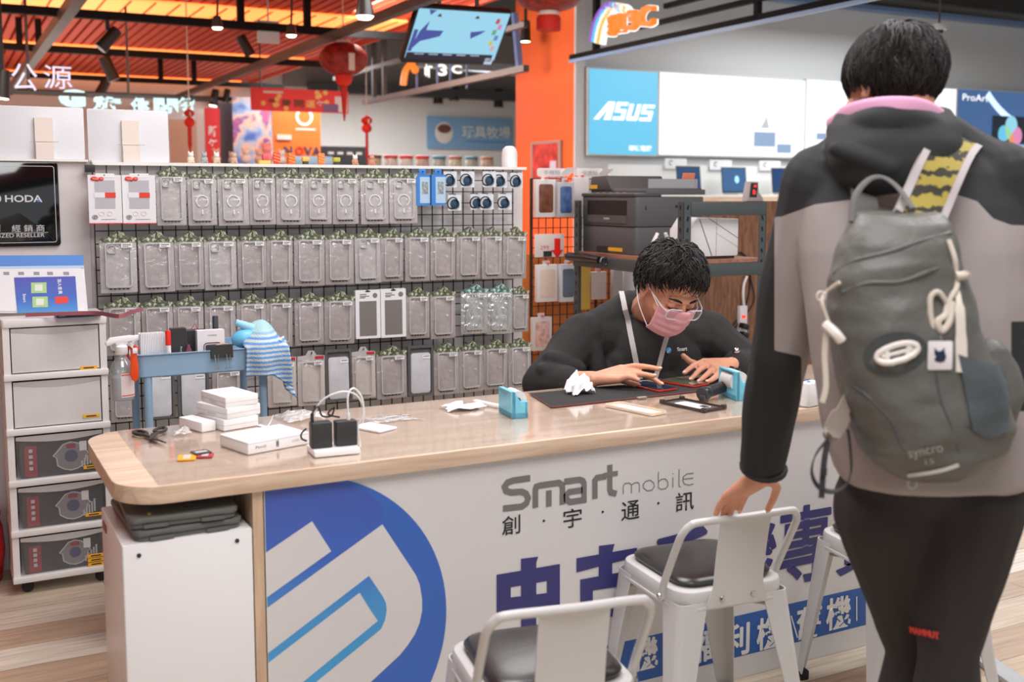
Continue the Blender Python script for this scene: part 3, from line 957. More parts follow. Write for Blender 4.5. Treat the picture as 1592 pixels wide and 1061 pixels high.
def ring2d(b, r0, r1, d, cx, cy, a0=0, a1=2 * pi, n=28, m=0):
 vs = [];
 for k in range(n + 1):
  a = a0 + (a1 - a0) * k / n
  for q in (r0, r1):
   vs += [(cx + q * cos(a), -d, cy + q * sin(a)), (cx + q * cos(a), -d - 0.0012, cy + q * sin(a))]
 fs = []
 for k in range(n):
  o = 4 * k
  fs += [(o + 1, o + 3, o + 7, o + 5), (o, o + 4, o + 6, o + 2), (o, o + 1, o + 5, o + 4), (o + 2, o + 6, o + 7, o + 3)]
 return b.add(vs, fs, m)
def common(t, card, header, hookmat=HOOK, film=FILM, label=True, labx=0.026):
 b = B(); vslab(b, rrect(PW, PH - 0.022, 0.004, 3, 0, -0.022 - (PH - 0.022) / 2), -0.012, 0.0, 0.001); c = b.obj('card', card, t)
 b = B()
 for k in range(5):
  b.box((-0.026 + 0.013 * k, -0.0018, -PH + 0.0145), (0.0075, 0.003, 0.004))
 b.obj('icon_print', DOT, c, smooth=0)
 if header:
  hp = [(PW / 2, -0.030), (PW / 2, -0.016), (PW / 2 - 0.012, -0.0125), (0.026, -0.011), (0.016, 0.004), (0.006, 0.0085), (-0.006, 0.0085), (-0.016, 0.004), (-0.026, -0.011), (-PW / 2 + 0.012, -0.0125), (-PW / 2, -0.016), (-PW / 2, -0.030)]
  b = B(); vslab(b, hp[::-1], 0.0, 0.0022, 0.0004); b.obj('header', header, t)
 if label:
  b = B(); b.box((labx, -0.0156, -0.042), (0.034, 0.0012, 0.015)); l = b.obj('price_label', LAB, t, smooth=0)
  b = B(); b.box((labx, -0.0164, -0.0395), (0.026, 0.0006, 0.0035)); b.box((labx - 0.004, -0.0164, -0.0455), (0.018, 0.0006, 0.0025)); b.obj('label_print', LABI, l, smooth=0)
 b = B(); b.tube([(0, 0.055, -0.004), (0, -0.012, -0.004), (0, -0.018, 0.004)], 0.0022, 6); b.obj('hook', hookmat, t)
 if film:
  def ff(u, v):
   x = (u - 0.5) * (PW + 0.002); z = -0.028 - v * (PH - 0.03)
   bulge = 0.0115 * (1 - (2 * u - 1) ** 4) * (1 - (2 * v - 1) ** 6)
   return (x, -0.0016 - bulge - 0.002 * noise.noise((u * 4, v * 6, 1.3)) * (1 - (2 * u - 1) ** 4), z)
  b = B(); b.grid(ff, 12, 20); b.obj('bag', film, t, smooth=80, recalc=False)
def make_case(kind, film=FILM, card=CARD, header=HEAD):
 t = thing('phone_case_pack', 'x', 'phone case', (0, 0, 0))
 common(t, card, header, film=film)
 w, h = 0.080, 0.160; cz = -0.113
 b = B(); frame2d(b, w, h, 0.012, 0.0045, 0.0005, 0.009, 0, cz)
 if kind in ('plain', 'ring'):
  frame2d(b, 0.030, 0.030, 0.010, 0.003, 0.0005, 0.0092, -0.0195, cz + 0.058)
 c = b.obj('phone_case', CASE, t)
 if kind == 'ring':
  b = B(); ring2d(b, 0.0205, 0.0245, 0.0035, 0, cz - 0.005, -pi / 2 + 0.45, 1.5 * pi - 0.45); b.box((0, -0.0042, cz - 0.047), (0.0055, 0.0012, 0.017)); b.obj('magnet_ring', RING, c)
 return t
P_RING = make_case('ring'); P_RINGS = None
P_PLAIN = make_case('plain')
P_FLAT = make_case('flat', card=CARD2)
P_SHINY = make_case('flat', film=FILMX, card=mottled('pale_grey_card', (202, 204, 204), 0.08), header=HEADT)
def make_window_box(frame, win, redprint=False):
 t = thing('phone_case_box', 'x', 'phone case box', (0, 0, 0))
 PHb = PH
 b = B(); b.box((0, 0.004, -PHb / 2 - 0.004), (PW, 0.026, PHb)); bx = b.obj('box', frame, t, smooth=0)
 b = B(); b.tube([(0, 0.055, -0.004), (0, -0.012, -0.004)], 0.0022, 6); b.obj('hook', HOOK, t)
 if redprint:
  b = B(); b.box((0, -0.0094, -0.088), (0.068, 0.0012, 0.122)); w = b.obj('window', M('grey_window_film', (186, 184, 190), 0.25), bx, smooth=0)
  b = B(); b.box((-0.0005, -0.0104, -0.091), (0.072, 0.0012, 0.0225)); b.obj('band', M('white_card', (230, 228, 230), 0.5), bx, smooth=0)
  b = B(); b.box((0.018, -0.0112, -0.091), (0.036, 0.001, 0.0225)); b.box((0, -0.0094, -PH - 0.002), (PW, 0.002, 0.004)); b.obj('red_print', M('red_print', (226, 62, 48), 0.5), bx, smooth=0)
  b = B(); b.ell((-0.034, -0.0115, -0.020), (0.0125, 0.002, 0.0095)); b.ell((-0.024, -0.0112, -0.024), (0.008, 0.002, 0.008)); b.ell((-0.0105, -0.0115, -0.0205), (0.0085, 0.002, 0.0085)); b.obj('brand_print', M('red_print'), bx)
  text('Youth', M('white_ink'), front_at(-0.031, -0.0138, -0.0205), parent=bx, fit=(0.019, 0.006), ext=0)
  text('21', M('white_ink'), front_at(-0.0105, -0.0138, -0.0205), parent=bx, fit=(0.008, 0.006), ext=0)
  b = B(); ring2d(b, 0.0085, 0.0098, 0.0092, -0.036, -0.187, n=20); ring2d(b, 0.003, 0.0055, 0.0092, -0.036, -0.187, n=12); b.obj('seal_print', DOT, bx)
  b = B(); ring2d(b, 0.0085, 0.0092, 0.0092, -0.014, -0.172, n=20); ring2d(b, 0.0085, 0.0092, 0.0092, 0.014, -0.172, n=20); b.obj('icon_print', M('pale_red_print', (236, 190, 190), 0.5), bx)
  b = B(); b.box((0.01, -0.0094, -0.197), (0.05, 0.0006, 0.0014)); b.obj('small_print', DOT, bx, smooth=0)
  b = B(); b.box((0.002, -0.0094, -0.006), (0.064, 0.001, 0.018), ); b.obj('hang_tab', LAB, t, smooth=0)
 else:
  b = B(); b.box((0, -0.0094, -0.128), (0.078, 0.0012, 0.152)); b.obj('window', win, bx, smooth=0)
  b = B()
  for k, (z, w_) in enumerate(((-0.022, 0.03), (-0.030, 0.042), (-0.0365, 0.024))):
   b.box((-0.036 + w_ / 2, -0.0094, z), (w_, 0.0008, 0.0042))
  b.slab([(0.033 + 0.011 * cos(k * pi / 10), -0.028 + 0.011 * sin(k * pi / 10)) for k in range(20)], 0.009, 0.0098, xf=VFX)
  b.obj('small_print', LABI, bx, smooth=0)
  b = B(); b.slab([(0.012 * cos(k * pi / 10), -0.009 + 0.004 * sin(k * pi / 10)) for k in range(20)], 0.009, 0.0098, xf=VFX); b.obj('hang_slot', DOT, bx, smooth=0)
 return t
P_BOXR = make_window_box(M('white_card'), None, True)
P_BOXW = make_window_box(M('white_card'), M('grey_window', (126, 120, 116), 0.3))
def make_dark():
 t = thing('phone_case_pack', 'x', 'phone case', (0, 0, 0))
 b = B(); vslab(b, rrect(PW, PH, 0.006, 3, 0, -PH / 2 + 0.004), -0.010, 0.0, 0.001); c = b.obj('card', M('charcoal_card', (92, 90, 90), 0.4), t)
 b = B(); frame2d(b, PW, PH, 0.006, 0.010, 0, 0.010, 0, -PH / 2 + 0.004); b.obj('tray_rim', M('charcoal_card'), t)
 b = B(); vslab(b, rrect(0.086, 0.172, 0.012, 5, 0, -0.113), 0.0005, 0.009, 0.002); b.obj('phone_case', M('hazy_case', (198, 198, 202), 0.3, var=0.08, vscale=20), t)
 b = B(); b.box((0.024, -0.0102, -0.044), (0.034, 0.0012, 0.015)); l = b.obj('price_label', LAB, t, smooth=0)
 b = B(); b.box((0.024, -0.0110, -0.0415), (0.026, 0.0006, 0.0035)); b.obj('label_print', LABI, l, smooth=0)
 b = B(); b.tube([(0, 0.055, -0.004), (0, -0.012, -0.004)], 0.0022, 6); b.obj('hook', HOOK, t)
 return t
P_DARK = make_dark()
def make_redtag():
 t = thing('phone_case_pack', 'x', 'phone case', (0, 0, 0))
 common(t, mottled('pale_warm_card', (206, 196, 190), 0.08), None, label=True, film=FILM)
 b = B(); hp = [(PW / 2, -0.030), (PW / 2, -0.014), (0.022, -0.011), (0.012, 0.007), (-0.012, 0.007), (-0.022, -0.011), (-PW / 2, -0.014), (-PW / 2, -0.030)]
 vslab(b, hp[::-1], 0, 0.002); b.obj('header', M('clear_grey_header', (190, 186, 184), 0.3), t)
 b = B(); b.rbox((0.034, -0.0035, -0.0205), (0.036, 0.003, 0.011), 0.001, 0.0005); b.obj('red_tag', M('red_tag', (190, 44, 56), 0.4), t)
 b = B(); frame2d(b, 0.078, 0.16, 0.01, 0.0045, 0.0005, 0.009, 0, -0.116); b.obj('phone_case', CASE, t)
 return t
P_REDT = make_redtag()
USED = {}
YK = YG - 0.075
def hang(proto, x0, x1, y0, y1, label, group, dy=0.0, tilt=None):
 """x0..x1, y0..y1: the pack's outline in the photo, on the plane it hangs in"""
 Y = YK + dy
 a = onY(x0, (y0 + y1) / 2, Y); c = onY(x1, (y0 + y1) / 2, Y); tz = onY((x0 + x1) / 2, y0, Y).z; bz = onY((x0 + x1) / 2, y1, Y).z
 sx = (c.x - a.x) / PW * 0.985; sz = (tz - bz) / (PH + 0.006)
 r = proto if proto.name not in USED else dup(proto)
 USED[proto.name] = 1
 r.location = ((a.x + c.x) / 2, Y, tz - 0.008 * sz)
 r.scale = (sx, 1, sz)
 r.rotation_euler = (RND.uniform(-0.02, 0.03), RND.uniform(-0.012, 0.012) if tilt is None else tilt, RND.uniform(-0.10, 0.06))
 r['label'] = label
 r['group'] = group
 return r
G1, G2, G3, G4 = 'packs in the top row of the grid', 'packs in the second row of the grid', 'packs in the third row of the grid', 'packs in the bottom row of the grid'
for i, (x0, x1) in enumerate(((137, 189), (190, 242))):
 hang(P_BOXR, x0, x1, 268, 346, ['white phone case box with red bubble logo, at the grid\'s top corner', 'white phone case box with red bubble logo, beside the first plain pack'][i], 'red logo phone case boxes', tilt=0)
hang(P_PLAIN, 243, 289, 258, 350, 'plain clear phone case pack next to the red logo boxes, top row', G1)
for i, (x0, x1, y0, y1) in enumerate(((291, 336, 262, 350), (338, 386, 262, 350), (387, 428, 261, 349), (430, 475, 262, 349), (475, 516, 262, 348), (517, 557, 262, 348), (560, 604, 262, 348), (605, 649, 262, 347))):
 hang(P_RING, x0, x1, y0, y1, f'clear phone case pack with white magnet ring, {ORD[i]} ring case along the top row', G1)
row2 = ((155, 213, 360, 455), (215, 271, 360, 454), (271, 317, 360, 450), (317, 368, 359, 450), (369, 415, 359, 447), (415, 456, 358, 445), (458, 505, 357, 444), (506, 550, 357, 442), (551, 592, 355, 440), (592, 628, 355, 437), (630, 668, 354, 437), (669, 709, 354, 435), (710, 748, 353, 434), (749, 781, 353, 433), (783, 819, 353, 433))
for i, q in enumerate(row2):
 hang(P_FLAT if i not in (0, 3, 8) else P_PLAIN, *q, f'clear phone case pack with green header, {ORD[i]} along the second row of the wire grid', G2)
row3 = ((162, 219, 462, 552, 0), (220, 269, 461, 552, 0), (270, 317, 460, 551, 0), (318, 367, 460, 548, 0), (368, 414, 457, 544, 0), (414, 456, 456, 540, 0), (458, 503, 455, 536, 0), (505, 552, 453, 535, 0), (552, 590, 447, 524, 1), (591, 630, 445, 522, 1), (631, 667, 447, 526, 0), (669, 708, 446, 526, 0), (718, 759, 442, 519, 2), (758, 796, 441, 519, 2), (794, 823, 445, 516, 0))
for i, (x0, x1, y0, y1, k) in enumerate(row3):
 if k == 1:
  hang(P_BOXW, x0, x1, y0, y1, ['white window box with grey case, left of the two in the third row', 'white window box with grey case, right of the two in the third row'][i - 8], 'white window boxes', tilt=0)
 elif k == 2:
  hang(P_SHINY, x0, x1, y0, y1, ['shiny wrapped phone case pack, first of two glossy ones in the third row', 'shiny wrapped phone case pack, second of two glossy ones in the third row'][i - 12], G3)
 else:
  hang(P_FLAT, x0, x1, y0, y1, f'grey phone case pack with green header, {ORD[i]} along the third row of the wire grid', G3)
row4 = ((416, 461, 548, 632, 'r', 0), (463, 505, 545, 630, 'r', 1), (505, 546, 542, 624, 'd', 0), (546, 583, 539, 619, 'r', 2), (585, 632, 538, 619, 'p', 0), (633, 673, 536, 615, 'd', 1), (674, 713, 533, 613, 'p', 1), (713, 751, 531, 609, 'p', 2), (751, 790, 528, 605, 'p', 3), (790, 825, 526, 602, 'p', 4))
for x0, x1, y0, y1, k, i in row4:
 if k == 'r': hang(P_REDT, x0, x1, y0, y1, f'pale phone case pack with small red tag, {ORD[i]} of three in the bottom row', G4)
 elif k == 'd': hang(P_DARK, x0, x1, y0, y1, ['hazy phone case in charcoal tray, bottom row between two red-tag packs', 'hazy phone case in charcoal tray, bottom row between green-header packs'][i], G4)
 else: hang(P_FLAT, x0, x1, y0, y1, f'grey phone case pack with green header, {ORD[i]} green-header pack along the bottom row', G4)
for i, (x0, x1, y0, y1) in enumerate(((172, 217, 566, 655), (224, 272, 566, 652), (276, 325, 566, 650), (330, 377, 562, 645))):
 hang(P_DARK if i in (1, 2) else P_FLAT, x0, x1, y0, y1, f'phone case pack hanging behind the blue cart, {ORD[i]} from the spray bottle', 'packs behind the blue cart')
BLUEC = M('blue_card', (64, 132, 206), 0.4); PALEB = M('pale_blue_card', (176, 204, 226), 0.35)
def make_bluebox():
 t = thing('screen_protector_box', 'x', 'boxed accessory', (0, 0, 0))
 b = B(); b.box((0, 0.01, -0.075), (0.062, 0.03, 0.13)); bx = b.obj('box', BLUEC, t, smooth=0)
 b = B(); b.box((0.008, -0.0058, -0.075), (0.044, 0.0016, 0.11)); b.obj('front_print', PALEB, bx, smooth=0)
 b = B(); b.box((0.008, -0.007, -0.066), (0.026, 0.0012, 0.05)); b.ell((0.008, -0.008, -0.06), (0.012, 0.001, 0.02)); b.obj('picture_print', M('grey_picture', (150, 156, 158), 0.4, var=0.5, vscale=90), bx)
 b = B(); b.rbox((0, 0.004, 0.0), (0.03, 0.002, 0.03), 0.004, 0.0005); b.obj('hang_tab', BLUEC, t)
 b = B(); b.tube([(0, 0.06, 0.003), (0, -0.01, 0.003)], 0.0022, 6); b.obj('hook', HOOK, t)
 return t
bb = make_bluebox()
q = onY(657, 268, YK); place(bb, (q.x, YK, q.z), -0.1); bb['label'] = 'blue boxed accessory with grey picture, beside the last ring case'; bb['group'] = 'blue boxed accessories'
q = onY(677, 268, YK); dup(bb, (q.x + 0.004, YK - 0.02, q.z), -0.1, 'blue boxed accessory with pale front, beside the phone finger rings')
def make_ring():
 t = thing('phone_ring_pack', 'x', 'phone ring', (0, 0, 0))
 b = B(); vslab(b, rrect(0.062, 0.068, 0.004, 2, 0, -0.036), -0.001, 0.001); b.obj('card', M('pale_ring_card', (216, 220, 224), 0.35, var=0.15, vscale=40), t)
 b = B(); vslab(b, [(0.021 * cos(k * pi / 12), -0.042 + 0.021 * sin(k * pi / 12)) for k in range(24)], 0.001, 0.006, 0.001); b.obj('ring_base', M('dark_blue_metal', (58, 84, 108), 0.25, 0.5), t)
 b = B(); b.tube([(-0.012 + 0.026 * cos(a) * 0.9, -0.008 - 0.006 * sin(a), -0.038 + 0.024 * sin(a)) for a in [k * pi / 10 for k in range(20)]], 0.0028, 8, closed=True); b.obj('finger_ring', M('black_gloss', (30, 30, 34), 0.2), t)
 b = B(); b.tube([(0, 0.06, 0.0), (0, -0.01, 0.0)], 0.002, 6); b.obj('hook', HOOK, t)
 return t
rg = make_ring()
for i, (x, y) in enumerate(((700, 266), (725, 266), (757, 266), (778, 267), (801, 268), (703, 302), (741, 301), (755, 301), (781, 301))):
 q = onY(x, y, YK)
 lab = f'carded phone finger ring, {ORD[i]} along the upper ring row' if i < 5 else f'carded phone finger ring, {ORD[i - 5]} along the lower ring row'
 o = rg if i == 0 else dup(rg)
 place(o, (q.x, YK - 0.012 * (i % 3), q.z), RND.uniform(-0.2, 0.1)); o['label'] = lab; o['group'] = 'carded phone finger rings'
b = B(); q = onY(139, 262, YG - 0.01)
CLP = thing('binder_clip', 'black binder clip on the rail corner above the red logo boxes', 'clip', (q.x, YG - 0.01, q.z))
b = B(); b.slab([(-0.016, -0.012), (0.018, -0.012), (0.018, 0.012), (-0.016, 0.012)], -0.014, 0.014, 0.002); b.obj('spring', BLK, CLP)
b = B(); b.tube([(0.0, 0.012, 0.0), (0.008, 0.012, 0.03), (-0.008, 0.012, 0.03)], 0.0015, 6, closed=True); b.obj('handle', STL, CLP)
TOY = [(297, 'c', (236, 220, 200)), (318, 'd', (170, 172, 174)), (337, 'd', (220, 196, 168)), (364, 'd', (206, 170, 140)), (411, 's', (236, 96, 110)), (430, 'k', (240, 70, 40)), (453, 'k', (240, 112, 40)), (475, 'y', (240, 196, 90)), (499, 'k', (236, 130, 60)), (523, 'y', (196, 190, 66)), (552, 'd', (206, 150, 124)), (578, 'd', (206, 140, 110))]
tn = {'c': ('toy figure', 'small cream toy figure'), 'd': ('toy figure', 'small seated toy animal'), 's': ('toy figure', 'small pink toy standing on the yellow base'), 'k': ('toy', 'small upright toy sushi'), 'y': ('toy', 'small yellow toy cube')}
cnt = {}
for i, (x, k, c) in enumerate(TOY):
 q = onY(x, 262, YG + 0.02); zt_ = zg_top + 0.0125
 i_k = cnt.get(k, 0); cnt[k] = i_k + 1
 where = {'k': ['of red fish', 'of striped orange salmon', 'with pale orange top'], 'y': ['of egg yellow with dark foot', 'of olive yellow with dark foot'], 'd': ['in grey', 'in beige', 'in brown', 'in tan, beside the olive cube', 'in tan, nearest the white post'], 'c': [''], 's': ['']}[k][i_k]
 t = thing('toy_figure', f'{tn[k][1]} {where} on the grid\'s top rail'.replace('  ', ' '), 'toy', (q.x, YG + 0.02, zt_), group='small toys on the top rail')
 mt = M('toy_%d' % i, c, 0.5); dk = M('toy_dark', (70, 60, 56), 0.5); wh = M('toy_white', (240, 236, 228), 0.5)
 if k in 'dc':
  b = B(); b.ell((0, 0, 0.014), (0.014, 0.011, 0.0145)); b.ell((-0.009, -0.006, 0.004), (0.005, 0.007, 0.004)); b.ell((0.009, -0.006, 0.004), (0.005, 0.007, 0.004)); b.obj('body', mt, t)
  b = B(); b.ell((0, -0.002, 0.031), (0.011, 0.010, 0.010)); b.ell((-0.007, 0, 0.041), (0.0035, 0.003, 0.005)); b.ell((0.007, 0, 0.041), (0.0035, 0.003, 0.005)); b.obj('head', mt if i % 2 else wh, t)
 elif k == 'k':
  b = B(); b.rbox((0, 0.004, 0.022), (0.024, 0.016, 0.044), 0.006, 0.005); b.obj('body', wh if i == 5 else mt, t)
  b = B(); b.rbox((0, -0.006, 0.024), (0.030, 0.010, 0.046), 0.005, 0.004); b.obj('topping', mt, t)
  b = B()
  for z in (0.012, 0.024, 0.036): b.box((0, -0.0115, z), (0.027, 0.001, 0.003), rot=(0, 0.3, 0))
  b.obj('stripe', M('toy_stripe', (246, 176, 120), 0.5), t, smooth=0)
 elif k == 'y':
  b = B(); b.rbox((0, 0, 0.006), (0.022, 0.02, 0.012), 0.004, 0.002); b.obj('base', dk, t)
  b = B(); b.rbox((0, 0, 0.021), (0.030, 0.026, 0.018), 0.006, 0.004); b.obj('body', mt, t)
 else:
  b = B(); b.rbox((0, 0, 0.007), (0.05, 0.03, 0.014), 0.006, 0.003); b.obj('base', M('toy_yellow', (238, 200, 96), 0.5), t)
  b = B(); b.rbox((0.004, 0, 0.026), (0.024, 0.02, 0.026), 0.006, 0.005); b.obj('body', mt, t)
YS = YG + 0.018
plq = thing('reseller_plaque', 'glossy black plaque with white lettering on the partition', 'plaque', (0.2, YS, 1.3))
c1, c2 = onY(93, 253, YS), onY(93, 382, YS); x9 = onY(92, 320, YS).x; x8 = onY(-70, 320, YS).x
pw, ph, pcx, pcz = x9 - x8, c1.z - c2.z, (x9 + x8) / 2, (c1.z + c2.z) / 2
b = B(); vslab(b, rrect(pw, ph, 0.012, 6, pcx, pcz), -(YS), -(YS - 0.010), 0.001); b.obj('board', M('black_gloss_acrylic', (10, 12, 14), 0.06, spec=0.7), plq, True)
b = B(); frame2d(b, pw - 0.026, ph - 0.026, 0.009, 0.002, 0, 0.0006, pcx, pcz); b.v = [v + Vector((0, YS - 0.0102, 0)) for v in b.v]; b.obj('border_line', M('silver_ink', (206, 206, 208), 0.4), plq, True)
SIL = M('silver_ink')
def ytext(s, x, y, w_, h_, mat, Y, parent, bold=0.0, shear=0, Yoff=0.0006, align='CENTER'):
 c = onY(x, y, Y); hh = onY(x, y - h_ / 2, Y).z - onY(x, y + h_ / 2, Y).z
 ww = (onY(x + w_ / 2, y, Y) - onY(x - w_ / 2, y, Y)).length if w_ else None
 o = text(s, mat, front_at(c.x, Y - Yoff, c.z), 1.0, bold, 0.0, None, fit=(ww, hh), shear=shear)
 if parent is not None:
  o.data.transform(PM[parent.name].inverted()); o.parent = parent
 return o
ytext('HODA', 37, 309, 58, 11, SIL, YS - 0.0104, plq, 0.02)
ytext('O', -4, 309, 12, 13, SIL, YS - 0.0104, plq, 0.04)
ytext('經 銷 商', 44, 355, 51, 11, SIL, YS - 0.0104, plq)
ytext('授 權', -16, 355, 34, 11, SIL, YS - 0.0104, plq)
ytext('AUTHORIZED RESELLER', 12, 366.5, 116, 6, SIL, YS - 0.0104, plq)
b = B(); a = onY(70, 361.5, YS); b.box((a.x - 0.1, YS - 0.0104, a.z), (0.22, 0.0006, 0.0012)); b.obj('rule_line', SIL, plq, True, smooth=0)
b = B(); a = onY(59.5, 311.5, YS); b.add([(a.x - 0.006, YS - 0.011, a.z - 0.006), (a.x + 0.006, YS - 0.011, a.z - 0.006), (a.x, YS - 0.011, a.z + 0.005)], [(0, 1, 2)]); b.obj('blue_mark', M('plaque_blue', (70, 120, 220), 0.4), plq, True, smooth=0)
SGN = M('white_sign_board', (224, 224, 228), 0.35)
for i, (xa, xb_, ya, yb) in enumerate(((-40, 132.5, 163, 251), (137.5, 263, 168, 256))):
 YB = YG + 0.03
 a, c = onY(xa, 250, YB), onY(xb_, 250, YB); zt_ = onY((max(xa, 0) + xb_) / 2, (ya + ya + 8) / 2 - 1, YB).z
 zb0 = zl + 0.0085 if i == 0 else zg_top + 0.0125
 t = thing('sign_board', ['blank white sign board with clear bracket, above the black plaque', 'blank white sign board with clear bracket, above the red logo boxes'][i], 'sign board', ((a.x + c.x) / 2, YB, zb0), group='white boards on top of the partition')
 b = B(); vslab(b, rrect(c.x - a.x, zt_ - zb0, 0.006, 3, 0, (zt_ - zb0) / 2), -0.004, 0.004, 0.001); b.obj('board', SGN, t)
 xm = (onY(68, 215, YB).x if i == 0 else onY(202, 215, YB).x) - (a.x + c.x) / 2
 b = B(); hh = zt_ - zb0
 b.box((xm, -0.012, hh * 0.40), (0.062, 0.012, hh * 0.78)); br = b.obj('bracket', M('clear_acrylic', (236, 222, 212), 0.15), t, smooth=0)
 b = B(); b.box((xm, -0.022, hh * 0.15), (0.060, 0.012, hh * 0.30)); b.obj('pocket', M('clear_acrylic'), br, smooth=0)
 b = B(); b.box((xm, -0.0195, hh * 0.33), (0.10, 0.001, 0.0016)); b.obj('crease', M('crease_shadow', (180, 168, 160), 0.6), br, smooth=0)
# ------------------------------------------------------------------ white drawer tower on castors
YD = 4.055
LBLW = M('white_drawer_plastic', (232, 227, 224), 0.4)
def frost(name, haze, col=(232, 228, 226)):
 return MFILM(name, (255, 255, 255), 0.05, 0.25, 0.12, 14, haze=haze, hazecol=col)
FRO = M('frosted_drawer_front', (214, 209, 206), 0.35, var=0.06, vscale=7, bump=0.05, bscale=20)
FRC = frost('smoky_clear_drawer_front', 0.06, (200, 198, 198))
YEL = M('yellow_sticker', (244, 178, 40), 0.5)
xL, xR = onY(12, 700, YD).x, onY(168, 600, YD).x
zt_d = onY(85, 494, YD).z
zlev = [onY(90, y, YD).z for y in (507, 582, 666, 745, 822, 893)]
tower = thing('drawer_tower', 'white plastic drawer tower on castors left of the wire grid', 'drawer unit', ((xL + xR) / 2, YD, 0))
DEP = 0.255
b = B()
bw = 0.006
def wx(z):      # half taper, the tower widens a little upward
 return -0.002 * 0 + 0
zbot = onY(90, 897, YD).z
for s_, x in ((-1, xL), (1, xR)):
 b.box((x - s_ * 0.011, YD + DEP / 2, (zbot + zt_d) / 2), (0.022, DEP, zt_d - zbot - 0.02))
b.box(((xL + xR) / 2, YD + DEP - 0.004, (zbot + zt_d) / 2), (xR - xL, 0.008, zt_d - zbot - 0.02))
b.obj('carcass', LBLW, tower, True, smooth=0)
b = B(); b.rbox(((xL + xR) / 2, YD + DEP / 2 - 0.002, zt_d - 0.014), (xR - xL + 0.008, DEP + 0.008, 0.03), 0.012, 0.004); b.obj('top_panel', LBLW, tower, True)
for z in zlev[1:]:
 b = B(); b.rbox(((xL + xR) / 2, YD + DEP / 2 - 0.004, z - 0.002), (xR - xL + 0.006, DEP + 0.012, 0.022), 0.004, 0.003); b.obj('rail', LBLW, tower, True)
for sx in (0, 1):
 for sy in (0, 1):
  b = B(); cx = (xL + 0.045 if sx == 0 else xR - 0.045); cy = YD + 0.03 + sy * (DEP - 0.06)
  b.lathe([(0, -0.008), (0.018, -0.008), (0.02, -0.004), (0.02, 0.004), (0.018, 0.008), (0, 0.008)], 18, xf=Matrix.Translation((cx, cy, 0.0205)) @ Matrix.Rotation(pi / 2, 4, 'X'))
  b.box((cx, cy + 0.004, 0.042), (0.022, 0.026, 0.016)); b.obj('caster', RUB, tower, True)
SILV = M('silver_badge_print', (206, 206, 210), 0.4); DARKBX = M('dark_box_print', (44, 42, 46), 0.45); REDB = M('dark_red_box_print', (150, 34, 48), 0.45); BLB = M('blue_badge_print', (62, 66, 110), 0.45); GRB = M('grey_badge_print', (136, 130, 132), 0.45)
